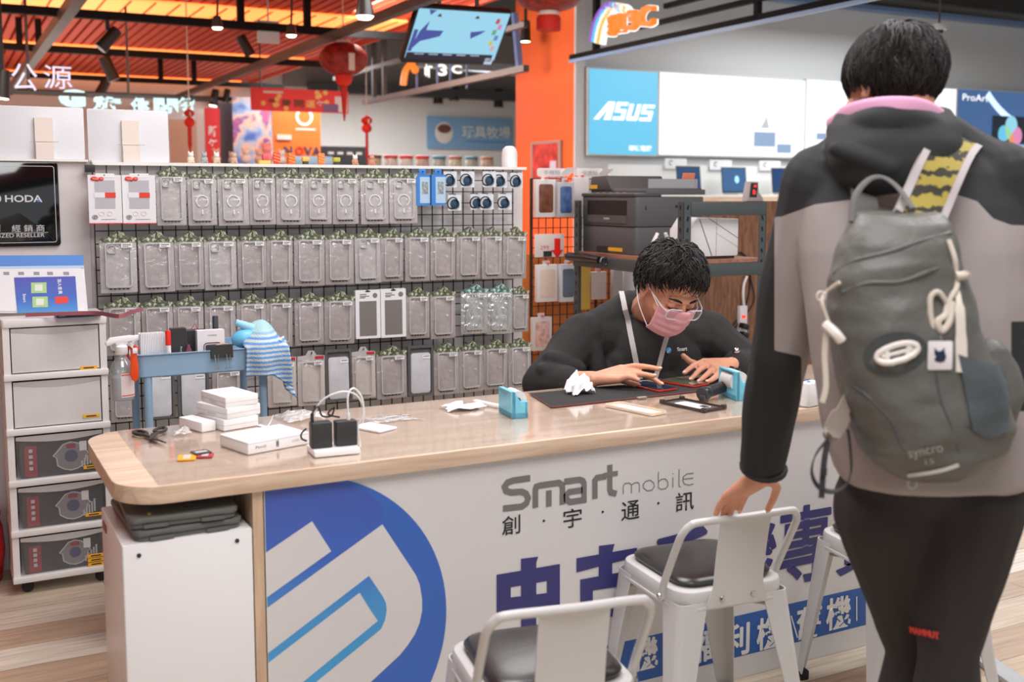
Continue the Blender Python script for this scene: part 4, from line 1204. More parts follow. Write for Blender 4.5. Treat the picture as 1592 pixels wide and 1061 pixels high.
for i in range(5):
 z1_, z0_ = (zlev[i] if i == 0 else zlev[i] - 0.016), zlev[i + 1] + 0.013
 xa, xb_ = xL + 0.026, xR - 0.026
 b = B()
 mat = FRO if i < 2 else FRC
 hcur = z1_ - z0_
 b.box(((xa + xb_) / 2, YD + 0.004, (z0_ + z1_) / 2 - 0.006), (xb_ - xa, 0.004, hcur - 0.012))
 if i < 2:
  b.box(((xa + xb_) / 2, YD + 0.12, z0_ + 0.004), (xb_ - xa, 0.22, 0.004))
 dr = b.obj('drawer', mat, tower, True, smooth=0, label=('frosted white drawer' if i < 2 else 'smoky clear drawer front'))
 def lip(u, v):
  sag = 0.012 * sin(pi * u)
  return (xa + (xb_ - xa) * u, YD - 0.003 + 0.005 * v, z1_ - 0.003 - v * (0.014 + sag))
 b = B(); b.grid(lip, 16, 2); b.obj('pull_lip', M('frosted_lip', (204, 200, 198), 0.3), dr, True, recalc=False)
 tags = {0: ((138, 572),), 1: ((142, 647),), 2: ((143, 726),), 3: ((146, 800),), 4: ((149, 864), (149.5, 870.5), (150, 877))}[i]
 for (tx, ty) in tags:
  q = onY(tx, ty, YD);
  hh = 0.0115 if i < 4 else 0.0125
  b = B(); b.box((q.x, YD + 0.0008, q.z), (0.056, 0.0016, hh)); s1 = b.obj('sticker', YEL, dr, True, smooth=0)
  b = B(); b.box((q.x, YD - 0.0004, q.z), (0.034, 0.0008, 0.004)); b.obj('sticker_print', DOT, s1, True, smooth=0)
 if i >= 2:
  bxl, bxr = xa + 0.012, xb_ - 0.006
  bz0, bz1 = z0_ - 0.0005, z1_ - 0.028
  t = thing('boxed_kit', ['boxed kit with silver badge, in the uppermost clear drawer', 'boxed kit with silver badge, in the middle clear drawer', 'boxed kit with silver badge, in the bottom clear drawer'][i - 2], 'box', ((bxl + bxr) / 2, YD + 0.03, bz0), group='dark boxes in the clear drawers')
  b = B(); b.box(((bxl + bxr) / 2, YD + 0.12, (bz0 + bz1) / 2), (bxr - bxl, 0.21, bz1 - bz0)); bx = b.obj('box', DARKBX, t, True, smooth=0)
  yb = YD + 0.0148; cxb = bxl + 0.165; czb = (bz0 + bz1) / 2
  b = B(); b.box((bxl + 0.034, yb, czb - 0.006), (0.040, 0.0012, (bz1 - bz0) * 0.86)); b.obj('red_panel', REDB, bx, True, smooth=0)
  H_ = (bz1 - bz0) * 0.42
  shape = [(0, 1.0), (0.45, 0.86), (0.80, 0.40), (1.05, 0.10), (0.86, -0.05), (0.80, -0.62), (0.40, -0.92), (0, -1.02)]
  full = [(x * H_ * 1.12, z * H_) for x, z in shape] + [(-x * H_ * 1.12, z * H_) for x, z in shape[-2:0:-1]]
  full = full[::-1]
  def sl(k, d, m):
   b2 = B(); b2.slab([(cxb + p[0] * k, czb + p[1] * k) for p in full], -yb + d, -yb + d + 0.0006, xf=VFX); return b2.obj('badge_print', m, bx, True, smooth=0)
  sl(1.0, 0.0004, SILV); sl(0.92, 0.0012, GRB);
  b2 = B(); b2.slab([(cxb + 0.42 * H_ * cos(k * pi / 12), czb + 0.42 * H_ * sin(k * pi / 12)) for k in range(24)], -yb + 0.002, -yb + 0.0026, xf=VFX); b2.obj('badge_print', BLB, bx, True, smooth=0)
  b2 = B(); b2.box((cxb, yb - 0.0022, czb + 0.68 * H_), (0.03, 0.0006, 0.3 * H_)); b2.obj('badge_print', REDB, bx, True, smooth=0)
  b2 = B()
  for k in range(5): b2.box((cxb + 0.035 + 0.009 * k, yb - 0.003, czb - H_ * 0.62 + 0.006 * k), (0.006, 0.0006, 0.022 + 0.006 * k))
  for k in range(4): b2.box((bxl + 0.034, yb - 0.003, czb + H_ * (0.6 - 0.4 * k)), (0.012, 0.0006, 0.012))
  b2.obj('small_print', M('pale_box_print', (196, 194, 196), 0.5), bx, True, smooth=0)
  b2 = B(); b2.box((bxr - 0.058, yb - 0.003, czb + H_ * 0.62), (0.024, 0.0008, 0.034)); b2.obj('barcode_label', LAB, bx, True, smooth=0)
zt_top = zt_d + 0.0012
fol = thing('plastic_file', 'blue-edged clear plastic file leaning on the partition above the drawers', 'file folder', (0.2, YD + 0.16, zt_top))
YFo = YD + 0.12
def leanpt(x, y, d=0.0):
 """point on the leaning sheet plane"""
 n = Vector((0, -0.97, 0.24)); p0 = Vector((0, YD + 0.10, zt_top))
 r_ = ray(x, y); tt = (p0 - CAM).dot(n) / r_.dot(n)
 return CAM + r_ * tt + n.normalized() * d
def leanquad(pts, th, d0, m, name, parent):
 b = B(); k = len(pts)
 vs = [leanpt(x, y, d0) for x, y in pts] + [leanpt(x, y, d0 + th) for x, y in pts]
 b.add(vs, [tuple(range(k - 1, -1, -1)), tuple(range(k, 2 * k))] + [(i, (i + 1) % k, k + (i + 1) % k, k + i) for i in range(k)])
 return b.obj(name, m, parent, True, smooth=0)
leanquad([(-60, 399), (129, 399), (137, 487), (-60, 487)], 0.002, -0.003, M('clear_file_sheet', (224, 222, 226), 0.2), 'sheet', fol)
leanquad([(-60, 398), (129, 397), (130, 413), (-60, 414)], 0.003, -0.0005, M('blue_file_edge', (70, 128, 206), 0.4), 'spine', fol)
leanquad([(-60, 415), (130, 413), (131, 417), (-60, 419)], 0.001, 0.0012, M('pale_blue_file_edge', (176, 202, 232), 0.4), 'edge_strip', fol)
doc = leanquad([(-50, 419), (125, 417), (132, 484), (-50, 484)], 0.0006, 0.001, M('printed_paper', (232, 230, 232), 0.6), 'paper', fol)
bk = [leanquad([(x, 423), (x + 9, 423), (x + 9.5, 428), (x + 0.5, 428)], 0.0004, 0.0018, M('grey_paper_print', (150, 148, 156), 0.6), 'paper_print', doc) for x in (5, 28, 52, 73, 98)]
fly = thing('flyer_card', 'blue and violet printed card turned on its side in the clear file', 'card', tuple(leanpt(70, 484)))
FLM = bpy.data.materials.new('flyer_gradient_print'); FLM.use_nodes = True
_n = FLM.node_tree; _t = _n.nodes.new('ShaderNodeTexCoord'); _s = _n.nodes.new('ShaderNodeSeparateXYZ'); _r = _n.nodes.new('ShaderNodeValToRGB'); _m = _n.nodes.new('ShaderNodeMapRange')
_m.inputs[1].default_value, _m.inputs[2].default_value = -0.05, 0.16
_n.links.new(_t.outputs['Object'], _s.inputs[0]); _n.links.new(_s.outputs['Z'], _m.inputs[0]); _n.links.new(_m.outputs[0], _r.inputs[0]); _n.links.new(_r.outputs[0], _n.nodes['Principled BSDF'].inputs['Base Color'])
_r.color_ramp.elements[0].color = lin((84, 176, 222)); _r.color_ramp.elements[1].color = lin((84, 66, 168)); _e = _r.color_ramp.elements.new(0.45); _e.color = lin((62, 100, 190))
leanquad([(22, 432), (117, 430), (121, 485), (27, 487)], 0.001, 0.003, FLM, 'card', fly)
for (x, y) in ((60, 448), (62, 470)):
 leanquad([(x - 12, y - 8), (x + 12, y - 8.5), (x + 12.5, y + 8), (x - 11.5, y + 8.5)], 0.0006, 0.0042, M('pale_green_print', (170, 206, 140), 0.5), 'print_patch', fly)
 leanquad([(x - 6, y - 5), (x + 6, y - 5), (x + 6, y + 5), (x - 6, y + 5)], 0.0006, 0.005, M('pale_print', (222, 228, 214), 0.5), 'print_patch', fly)
leanquad([(86, 462), (104, 461), (107, 466), (104, 472), (88, 473), (85, 467)], 0.0006, 0.0042, M('red_print'), 'print_patch', fly)
_q = leanpt(93, 446, 0.0045); _u = leanpt(94, 452, 0.0045) - leanpt(93, 440, 0.0045); _rr = leanpt(90, 446, 0.0045) - leanpt(96, 446, 0.0045)
o = text('加入會員', M('white_ink'), basis(_q, _u, -_rr), 1.0, 0.02, 0, None, fit=(0.055, 0.014)); o.data.transform(PM[fly.name].inverted()); o.parent = fly
_q = leanpt(38, 464, 0.0045)
o = text('Smart', M('white_ink'), basis(_q, _u, -_rr), 1.0, 0.02, 0, None, fit=(0.03, 0.010)); o.data.transform(PM[fly.name].inverted()); o.parent = fly
q = onZ(122, 492, zt_top)
ph = thing('smartphone', 'dark blue phone lying on top of the white drawer tower', 'phone', (q.x - 0.0, q.y, zt_top), 0.05)
b = B(); b.slab(rrect(0.15, 0.062, 0.010, 4), 0, 0.008, 0.002); b.obj('body', M('navy_phone', (30, 38, 66), 0.3), ph)
b = B(); b.slab(rrect(0.142, 0.055, 0.008, 4), 0.008, 0.0088, 0.0002); b.obj('screen', M('phone_screen', (60, 92, 142), 0.08), ph)
b = B(); pts = [onZ(x, y, zt_top + 0.012 + 0.010 * ((x - 60) / 160)) for x, y in ((40, 490), (100, 488), (150, 487), (185, 492), (205, 485), (222, 481))]
b.ribbon(smoothpath(pts, 5), 0.014, 0.001, (0, 0.5, 0.8)); tag(b.obj('ribbon', M('maroon_ribbon', (150, 84, 90), 0.5), loc=tuple(onZ(150, 487, zt_top))), 'maroon ribbon trailing from the drawer tower towards the wire grid', 'ribbon')
q = onZ(-14, 905, 0)
tub = thing('plastic_tub', 'red glossy rounded tub by the wall left of the drawer tower', 'tub', (q.x - 0.045, q.y, 0))
b = B(); b.lathe([(0.0, 0.002), (0.065, 0.0), (0.085, 0.02), (0.098, 0.12), (0.092, 0.2), (0.08, 0.24), (0.0, 0.245)], 24); b.obj('body', M('glossy_red_plastic', (196, 26, 34), 0.15), tub)
b = B(); b.lathe([(0.07, 0.244), (0.088, 0.246), (0.088, 0.258), (0, 0.262)], 24); b.obj('lid', M('glossy_red_plastic'), tub)
# ------------------------------------------------------------------ blue utility cart behind the counter
YK0 = 3.40
CB = M('dusty_blue_metal', (142, 172, 198), 0.4); CBL = M('dusty_blue_rim', (166, 192, 214), 0.4)
xa, xb_ = onY(214, 560, YK0).x, onY(441, 560, YK0).x
xb_ = onY(432, 560, YK0).x
zr, zbk = onY(220, 551, YK0).z, onY(220, 589, YK0).z
zr = (zr + onY(410, 541, YK0).z) / 2
CD = 0.28
cart = thing('utility_cart', 'dusty blue metal utility cart standing behind the counter', 'cart', ((xa + xb_) / 2, YK0 + CD / 2, 0))
def tray(z0, z1):
 b = B(); cx, cy = (xa + xb_) / 2, YK0 + CD / 2; w_, d_ = xb_ - xa, CD
 o = rrect(w_, d_, 0.02, 5, cx, cy); o2 = rrect(w_ - 0.008, d_ - 0.008, 0.018, 5, cx, cy); ot = rrect(w_ + 0.012, d_ + 0.012, 0.024, 5, cx, cy)
 i = rrect(w_ - 0.012, d_ - 0.012, 0.017, 5, cx, cy)
 rings = [[Vector((p[0], p[1], z)) for p in q] for q, z in ((o2, z0), (o, z0 + 0.004), (o, z1 - 0.004), (ot, z1 - 0.002), (ot, z1), (i, z1), (i, z0 + 0.004))]
 b.loft(rings); return b
tray(zbk, zr).obj('tray', CB, cart, True)
tray(0.42, 0.50).obj('tray', CB, cart, True)
tray(0.10, 0.18).obj('tray', CB, cart, True)
for (px, yy) in ((232, 0.015), (411, 0.015)):
 x = onY(px, 620, YK0).x
 b = B(); b.tube([(x, YK0 + yy, 0.05), (x, YK0 + yy, zbk + 0.002)], 0.0125, 12, flat=1); b.obj('leg', CB, cart, True)
 b = B(); b.tube([(x, YK0 + CD - yy, 0.05), (x, YK0 + CD - yy, zbk + 0.002)], 0.0125, 12); b.obj('leg', CB, cart, True)
 for yy2 in (YK0 + 0.015, YK0 + CD - 0.015):
  b = B(); b.lathe([(0, -0.009), (0.022, -0.009), (0.025, -0.004), (0.025, 0.004), (0.022, 0.009), (0, 0.009)], 16, xf=Matrix.Translation((x, yy2, 0.025)) @ Matrix.Rotation(pi / 2, 4, 'X')); b.obj('caster', RUB, cart, True)
ZTR = zbk + 0.0045
def cart_item(px, dy):
 q = onY(px, 545, YK0 + dy); return q.x, YK0 + dy
x, y = cart_item(236, 0.07)
t = thing('swab_box', 'white box of ribbed cleaning sticks at the cart\'s left end', 'box', (x, y, ZTR))
b = B(); b.box((0, 0, 0.062), (0.075, 0.045, 0.124)); b.obj('box', M('milky_plastic', (232, 230, 232), 0.4), t, smooth=0)
b = B()
for k in range(14): b.tube([(-0.034 + k * 0.0052, -0.024, 0.004), (-0.034 + k * 0.0052, -0.024, 0.128)], 0.0022, 6)
b.obj('sticks', M('white_sticks', (240, 240, 242), 0.4), t)
x, y = cart_item(262, 0.03)
mk = thing('marker_pen', 'white marker with red cap standing in the cart', 'marker', (x, y, ZTR))
b = B(); b.lathe([(0, 0), (0.008, 0), (0.008, 0.09), (0, 0.09)], 12); b.obj('barrel', M('white_plastic'), mk)
b = B(); b.lathe([(0.0085, 0.088), (0.0085, 0.13), (0.007, 0.134), (0, 0.134)], 12); b.obj('cap', M('red_cap', (226, 44, 36), 0.35), mk)
x, y = cart_item(277, 0.06)
t = thing('accessory_box', 'slim black box with white upright lettering in the cart', 'box', (x, y, ZTR))
b = B(); b.box((0, 0, 0.068), (0.046, 0.03, 0.136)); b.obj('box', M('black_card', (50, 48, 50), 0.45), t, smooth=0)
text('sticking', M('white_ink'), Matrix.Translation((0.006, -0.0156, 0.06)) @ FRONT @ Matrix.Rotation(pi / 2, 4, 'Z'), parent=t, fit=(0.04, 0.007), ext=0)
x, y = cart_item(298, 0.12)
t = thing('accessory_box', 'black box behind the slim lettered box in the cart', 'box', (x + 0.012, y, ZTR))
b = B(); b.box((0, 0, 0.06), (0.06, 0.05, 0.12)); b.obj('box', M('black_card'), t, smooth=0)
b = B(); b.tube([(-0.012, 0, 0.12), (0, 0, 0.14), (0.012, 0, 0.12)], 0.002, 6); b.obj('handle', M('pink_loop', (190, 90, 120), 0.4), t)
x, y = cart_item(293, 0.035)
t = thing('lens_bottle', 'small clear maroon bottle standing between black boxes in the cart', 'bottle', (x, y, ZTR))
b = B(); b.lathe([(0, 0), (0.009, 0), (0.009, 0.07), (0.005, 0.078), (0.005, 0.086), (0, 0.086)], 14); b.obj('body', M('maroon_glass', (120, 66, 80), 0.1), t)
x, y = cart_item(327, 0.065)
t = thing('window_box', 'white box with dark rounded window, standing in the blue cart', 'box', (x, y, ZTR))
b = B(); b.box((0, 0, 0.062), (0.085, 0.03, 0.125)); bx = b.obj('box', M('white_card'), t, smooth=0)
b = B(); frame2d(b, 0.056, 0.06, 0.012, 0.003, 0.015, 0.0165, 0.004, 0.056); b.obj('window_frame', M('brown_frame', (120, 90, 84), 0.5), bx)
b = B(); b.slab(rrect(0.044, 0.022, 0.006, 3, 0.004, 0.068), 0.015, 0.0164, xf=VFX); b.obj('window', M('dark_window', (66, 70, 84), 0.2), bx)
text('TEMPERED', M('label_grey', (120, 120, 126), 0.5), front_at(0.004, -0.0156, 0.108), parent=bx, fit=(0.03, 0.005), ext=0)
x, y = cart_item(336, 0.1)
t = thing('marker_pen', 'dark grey marker standing behind the white window box', 'marker', (x, y, ZTR))
b = B(); b.lathe([(0, 0), (0.009, 0), (0.009, 0.12), (0, 0.12)], 12); b.obj('barrel', M('white_plastic'), t)
b = B(); b.lathe([(0.0095, 0.12), (0.0095, 0.16), (0.008, 0.164), (0, 0.164)], 12); b.obj('cap', M('dark_cap', (62, 66, 74), 0.35), t)
x, y = cart_item(347, 0.025)
t = thing('tape_roll', 'brown tape roll standing on edge behind the black binder clip', 'tape', (x, y, ZTR + 0.042))
b = B();
for r0, m in ((0.042, 0),):
 vs = []
 b.lathe([(0.026, -0.012), (0.042, -0.012), (0.042, 0.012), (0.026, 0.012), (0.026, -0.0119)], 28, 0, xf=Matrix.Rotation(pi / 2, 4, 'X'))
b.obj('roll', M('brown_tape', (190, 150, 120), 0.3), t)
x, y = cart_item(275, 0.02)
t = thing('label_box', 'flat white box with black print in front of the black boxes', 'box', (x + 0.012, y, ZTR))
b = B(); b.box((0, 0, 0.024), (0.07, 0.014, 0.048)); b.obj('box', M('white_card'), t, smooth=0)
b = B(); b.box((-0.012, -0.0074, 0.034), (0.04, 0.0008, 0.006)); b.obj('print', DOT, t, smooth=0)
q = onY(345, 549, YK0 - 0.008)
t = thing('binder_clip', 'large black binder clip gripping the front rim of the blue cart', 'clip', (q.x, YK0 - 0.004, zr))
b = B(); b.slab([(-0.024, -0.010), (0.016, -0.004), (0.016, 0.004), (-0.024, 0.010)][::1], -0.034, 0.034, 0.001, xf=Matrix.Rotation(pi / 2, 4, 'Y') @ Matrix.Rotation(pi, 4, 'Z') @ Matrix.Diagonal((1, 1, 1, 1)))
b.obj('spring', BLK, t)
for sx in (-0.018, 0.018):
 b = B(); b.tube(smoothpath([(sx - 0.006, -0.012, -0.012), (sx - 0.003, -0.014, -0.05), (sx - 0.012, -0.014, -0.058), (sx + 0.012, -0.014, -0.058), (sx + 0.003, -0.014, -0.05), (sx + 0.006, -0.012, -0.012)], 4), 0.0011, 6); b.obj('handle', STL, t)
x, y = cart_item(384, 0.06)
t = thing('air_blower', 'sky blue rubber air blower lying in the cart beside the towel', 'blower', (x, y, ZTR + 0.06))
b = B(); b.ell((0.0, 0, 0.03), (0.05, 0.035, 0.032)); b.obj('bulb', M('sky_blue_rubber', (104, 186, 226), 0.4), t)
b = B(); b.tube([(0.02, 0, 0.06), (-0.035, 0, 0.085)], [0.016, 0.010], 12); b.obj('nozzle', M('pale_blue_rubber', (150, 200, 226), 0.4), t)
TOW = bpy.data.materials.new('towel_zigzag'); TOW.use_nodes = True
_n = TOW.node_tree; _p = _n.nodes['Principled BSDF']; _t = _n.nodes.new('ShaderNodeTexCoord'); _w = _n.nodes.new('ShaderNodeTexWave'); _w.bands_direction = 'Z'; _w.inputs['Scale'].default_value = 22; _w.inputs['Distortion'].default_value = 2.4; _w.inputs['Detail Scale'].default_value = 30.0; _w.inputs['Detail'].default_value = 1
_r = _n.nodes.new('ShaderNodeValToRGB'); _r.color_ramp.interpolation = 'CONSTANT'; _r.color_ramp.elements[0].color = lin((96, 150, 206)); _r.color_ramp.elements[1].position = 0.5; _r.color_ramp.elements[1].color = lin((198, 206, 208))
_s = _n.nodes.new('ShaderNodeSeparateXYZ'); _mx = _n.nodes.new('ShaderNodeMix'); _mx.data_type = 'RGBA'; _mx.inputs['B'].default_value = lin((166, 204, 208)); _mr = _n.nodes.new('ShaderNodeMapRange'); _mr.inputs[1].default_value, _mr.inputs[2].default_value = 0.030, 0.055
_n.links.new(_t.outputs['Object'], _w.inputs['Vector']); _n.links.new(_t.outputs['Object'], _s.inputs[0]); _n.links.new(_s.outputs['Z'], _mr.inputs[0]); _n.links.new(_mr.outputs[0], _mx.inputs['Factor'])
_n.links.new(_w.outputs['Fac'], _r.inputs[0]); _n.links.new(_r.outputs[0], _mx.inputs['A']); _n.links.new(_mx.outputs['Result'], _p.inputs['Base Color']); _p.inputs['Roughness'].default_value = 0.95
_nz = _n.nodes.new('ShaderNodeTexNoise'); _nz.inputs['Scale'].default_value = 260; _b = _n.nodes.new('ShaderNodeBump'); _b.inputs['Strength'].default_value = 0.8; _b.inputs['Distance'].default_value = 0.004; _n.links.new(_t.outputs['Object'], _nz.inputs['Vector']); _n.links.new(_nz.outputs['Fac'], _b.inputs['Height']); _n.links.new(_b.outputs['Normal'], _p.inputs['Normal'])
xt0, xt1 = onY(384, 560, YK0 - 0.02).x, onY(443, 560, YK0 - 0.02).x
zhi = onY(410, 500, YK0 + 0.08).z
def towel(u, v):
 x = xt0 + (xt1 - xt0) * u
 prof_ = [(-0.02, YK0 + 0.20, zr - 0.02), (0.15, YK0 + 0.14, zr + 0.025), (0.35, YK0 + 0.075, zhi), (0.5, YK0 + 0.02, zr + 0.040), (0.6, YK0 - 0.022, zr + 0.012), (0.8, YK0 - 0.030, zr - 0.045), (1.02, YK0 - 0.032, zr - 0.088 - 0.05 * max(0, u - 0.55) * 2)]
 for (a, c) in zip(prof_, prof_[1:]):
  if v <= c[0]:
   f = (v - a[0]) / (c[0] - a[0]); f = f * f * (3 - 2 * f) * 0.5 + f * 0.5
   y, z = a[1] + (c[1] - a[1]) * f, a[2] + (c[2] - a[2]) * f; break
 k = min(1, max(0, (v - 0.3) * 2))
 top = max(0, 1 - abs(v - 0.35) * 3)
 z -= top * 0.06 * (abs(u - 0.5) * 2) ** 2
 y += 0.010 * sin(u * 9 + 1) * k
 x += 0.012 * (v - 0.5) * (1 - u) * -1 + 0.02 * u * v
 n_ = noise.noise((u * 3.1, v * 4.2, 0.4)) * 0.010
 return (x, y - n_, z + n_ * 0.6)
b = B(); b.grid(towel, 30, 46)
o = b.obj('towel', TOW, loc=((xt0 + xt1) / 2, YK0, zr), recalc=False, smooth=180); sm = o.modifiers.new('thick', 'SOLIDIFY'); sm.thickness = 0.006
tag(o, 'blue and cream zigzag terry towel draped over the cart\'s right end', 'towel')
xe0 = xt1 - 0.004
b = B()
def towel_end(u, v):
 x = xe0 - 0.012 + 0.035 * u + 0.02 * v; z = zr + 0.02 - v * (0.19) ; y = YK0 + 0.0 + 0.09 * u * (1 - v) - 0.012 + 0.008 * sin(v * 7 + u * 4)
 return (x + 0.008 * sin(v * 6), y, z + 0.03 * (1 - u) * v)
b.grid(towel_end, 8, 20); o2 = b.obj('hanging_corner', TOW, o, recalc=False, smooth=180, loc=None)
o2.data.transform(Matrix.Translation(Vector(o.location)).inverted()); sm = o2.modifiers.new('thick', 'SOLIDIFY'); sm.thickness = 0.006
YSb = YK0 + 0.02
q = onY(192, 620, YSb); zb_s = q.z
t = thing('spray_bottle', 'clear spray bottle with white trigger head, hung at the cart\'s left end', 'spray bottle', (q.x - 0.004, YSb - 0.02, zb_s))
SB = MFILM('clear_pet_bottle', (236, 240, 242), 0.10, 0.08, 0.1, 10, haze=0.25, hazecol=(226, 230, 232))
b = B(); b.lathe([(0, 0), (0.031, 0.001), (0.034, 0.006), (0.034, 0.088), (0.031, 0.105), (0.018, 0.125), (0.0145, 0.132), (0.0145, 0.145), (0, 0.145)], 24); b.obj('bottle', SB, t)
b = B(); b.lathe([(0, 0.002), (0.030, 0.003), (0.0322, 0.008), (0.0322, 0.07), (0, 0.0702)], 24); b.obj('liquid', M('clear_liquid', (206, 214, 220), 0.1), t)
b = B(); b.lathe([(0.017, 0.138), (0.0185, 0.14), (0.0185, 0.162), (0.015, 0.166), (0, 0.166)], 20); b.obj('collar', M('white_plastic'), t)
b = B(); b.slab([(-0.044, 0.168), (-0.044, 0.176), (-0.030, 0.190), (0.024, 0.194), (0.046, 0.192), (0.046, 0.180), (0.018, 0.176), (0.014, 0.160), (-0.012, 0.160), (-0.018, 0.174), (-0.036, 0.166)][::-1], -0.010, 0.010, 0.002, xf=VFX); b.obj('trigger_head', M('white_plastic'), t)
b = B(); b.tube(smoothpath([(0.024, 0, 0.178), (0.030, 0, 0.160), (0.026, 0, 0.140), (0.032, 0, 0.128)], 4), 0.005, 8); b.obj('trigger', M('white_plastic'), t)
b = B()
def lab_f(u, v):
 a = -pi / 2 - 0.25 + 1.5 * u; return (0.0346 * cos(a), 0.0346 * sin(a), 0.012 + 0.072 * v)
b.grid(lab_f, 10, 2); l = b.obj('label', M('pink_bottle_label', (232, 214, 212), 0.5), t, recalc=False)
b = B();
for z in (0.016, 0.078): b.grid(lambda u, v, z=z: (0.0349 * cos(-pi / 2 - 0.2 + 1.4 * u), 0.0349 * sin(-pi / 2 - 0.2 + 1.4 * u), z + 0.003 * v), 10, 1)
b.obj('label_stripe', M('red_print'), l, recalc=False)
q = onY(207.5, 563, YSb - 0.05)
t = thing('box_cutter', 'orange plastic cutter clipped to the cart beside the spray bottle', 'cutter', (q.x, YSb - 0.058, q.z))
b = B(); b.slab([(-0.013, 0.052), (-0.008, 0.044), (-0.012, -0.03), (-0.008, -0.052), (0.0, -0.057), (0.008, -0.052), (0.012, -0.03), (0.008, 0.02), (0.014, 0.046), (0.006, 0.052), (0.0, 0.04)], 0, 0.012, 0.002, xf=VFX); b.obj('body', M('orange_plastic', (240, 78, 24), 0.35), t)
b = B(); b.rbox((0.002, -0.0135, 0.036), (0.014, 0.004, 0.016), 0.002, 0.001); b.obj('slider', M('white_plastic'), t)
q = onY(213, 515, YSb)
t = thing('spray_bottle', 'white trigger head and red neck of a second bottle behind the first', 'spray bottle', (q.x - 0.012, YK0 + 0.065, ZTR))
b = B(); b.lathe([(0, 0), (0.018, 0.0), (0.018, 0.06), (0.012, 0.075), (0, 0.075)], 18); b.obj('bottle', M('red_bottle', (196, 70, 72), 0.3), t)
b = B(); b.lathe([(0.012, 0.07), (0.013, 0.072), (0.013, 0.09), (0, 0.09)], 16); b.obj('collar', M('red_bottle'), t)
b = B(); b.slab([(-0.03, 0.096), (-0.03, 0.104), (-0.016, 0.118), (0.03, 0.122), (0.03, 0.108), (0.01, 0.102), (0.008, 0.088), (-0.010, 0.088), (-0.014, 0.1)][::-1], -0.008, 0.008, 0.002, xf=VFX); b.obj('trigger_head', M('white_plastic'), t)
# ------------------------------------------------------------------ slotted-angle shelf with printer behind the clerk
XS, YS0, YS1 = 2.905, 3.90, 4.83
XS1 = onY(1190, 400, YS0).x
ZS = onY(1062, 406, YS0).z
ZST = onY(1062, 314, YS0).z
SLOT = M('charcoal_shelf_metal', (70, 76, 78), 0.45)
HOLE = M('slot_hole_dark', (14, 14, 14), 0.8)
CHIP = wood_mat('reddish_chipboard', (134, 88, 70), (170, 120, 98), (10, 1.0, 14))
shelf = thing('storage_shelf', 'charcoal slotted-angle shelf unit carrying the printer behind the clerk', 'shelf', ((XS + XS1) / 2, (YS0 + YS1) / 2, 0))
for (x, y, sx, sy) in ((XS, YS0, 1, 1), (XS1, YS0, -1, 1), (XS, YS1, 1, -1), (XS1, YS1, -1, -1)):
 b = B(); w = 0.042
 b.box((x + sx * w / 2, y + sy * 0.0012, ZST / 2), (w, 0.0024, ZST)); b.box((x + sx * 0.0012, y + sy * w / 2, ZST / 2), (0.0024, w, ZST))
 p_ = b.obj('post', SLOT, shelf, True, smooth=0)
 b = B()
 for k in range(24):
  z = ZST - 0.025 - k * 0.05
  b.box((x + sx * w * 0.55, y - sy * 0.0004, z), (0.009, 0.0012, 0.020), rot=(0, 0.25 * sx, 0)); b.box((x - sx * 0.0004, y + sy * w * 0.55, z), (0.0012, 0.009, 0.020))
 b.obj('slot_hole', HOLE, p_, True, smooth=0)['kind'] = 'stuff'
for z in (ZS, 0.62, 0.18):
 b = B(); b.box(((XS + XS1) / 2, (YS0 + YS1) / 2, z - 0.008), (XS1 - XS - 0.006, YS1 - YS0 - 0.006, 0.016)); b.obj('shelf_board', CHIP, shelf, True, smooth=0)
 for (cx, cy, dx, dy) in (((XS + XS1) / 2, YS0 + 0.001, XS1 - XS, 0.004), ((XS + XS1) / 2, YS1 - 0.001, XS1 - XS, 0.004), (XS + 0.001, (YS0 + YS1) / 2, 0.004, YS1 - YS0), (XS1 - 0.001, (YS0 + YS1) / 2, 0.004, YS1 - YS0)):
  b = B(); b.rbox((cx, cy, z - 0.046), (dx + 0.008, dy + 0.008, 0.058), 0.003, 0.002); b.obj('beam', SLOT, shelf, True)
for (cx, cy, dx, dy) in (((XS + XS1) / 2, YS0 + 0.001, XS1 - XS, 0.004),):
 b = B(); b.rbox((cx + 0.02, cy, ZST - 0.032), (dx - 0.04, dy + 0.006, 0.058), 0.003, 0.002); b.obj('beam', SLOT, shelf, True)
XPf = XS + 0.045
yn, yf = onX(988, 340, XPf).y, onX(904, 340, XPf).y
pr = thing('laser_printer', 'dark grey multifunction laser printer on the slotted shelf', 'printer', (XPf, (yn + yf) / 2, ZS + 0.0005), -pi / 2)
PWd = yf - yn; PD = 0.41;
hF = onX(985, 305, XPf).z - ZS
PGR = M('printer_grey', (86, 86, 88), 0.5); PDK = M('printer_dark', (34, 36, 38), 0.4); PMD = M('printer_panel', (74, 72, 72), 0.45); PLT = M('printer_light_grey', (156, 156, 158), 0.4)
b = B(); b.slab(rrect(PWd, PD, 0.02, 4, 0, PD / 2), 0.0, hF * 0.47, 0.004); b.obj('paper_tray', PGR, pr)
b = B(); b.slab(rrect(PWd + 0.004, PD + 0.002, 0.024, 4, 0, PD / 2), hF * 0.48, hF * 0.985, 0.004); b.obj('body', PGR, pr)
b = B(); b.slab(rrect(PWd + 0.012, 0.17, 0.03, 4, 0, 0.075), hF * 0.985, hF * 1.05, 0.006); b.obj('control_panel', PMD, pr)
b = B(); b.box((-0.005, -0.0015, hF * 0.80), (PWd * 0.72, 0.004, hF * 0.24)); b.obj('output_slot', PDK, pr, smooth=0)
b = B(); b.box((-0.005, -0.002, hF * 0.60), (PWd * 0.72, 0.003, hF * 0.155)); b.obj('manual_feed_door', PGR, pr, smooth=0)
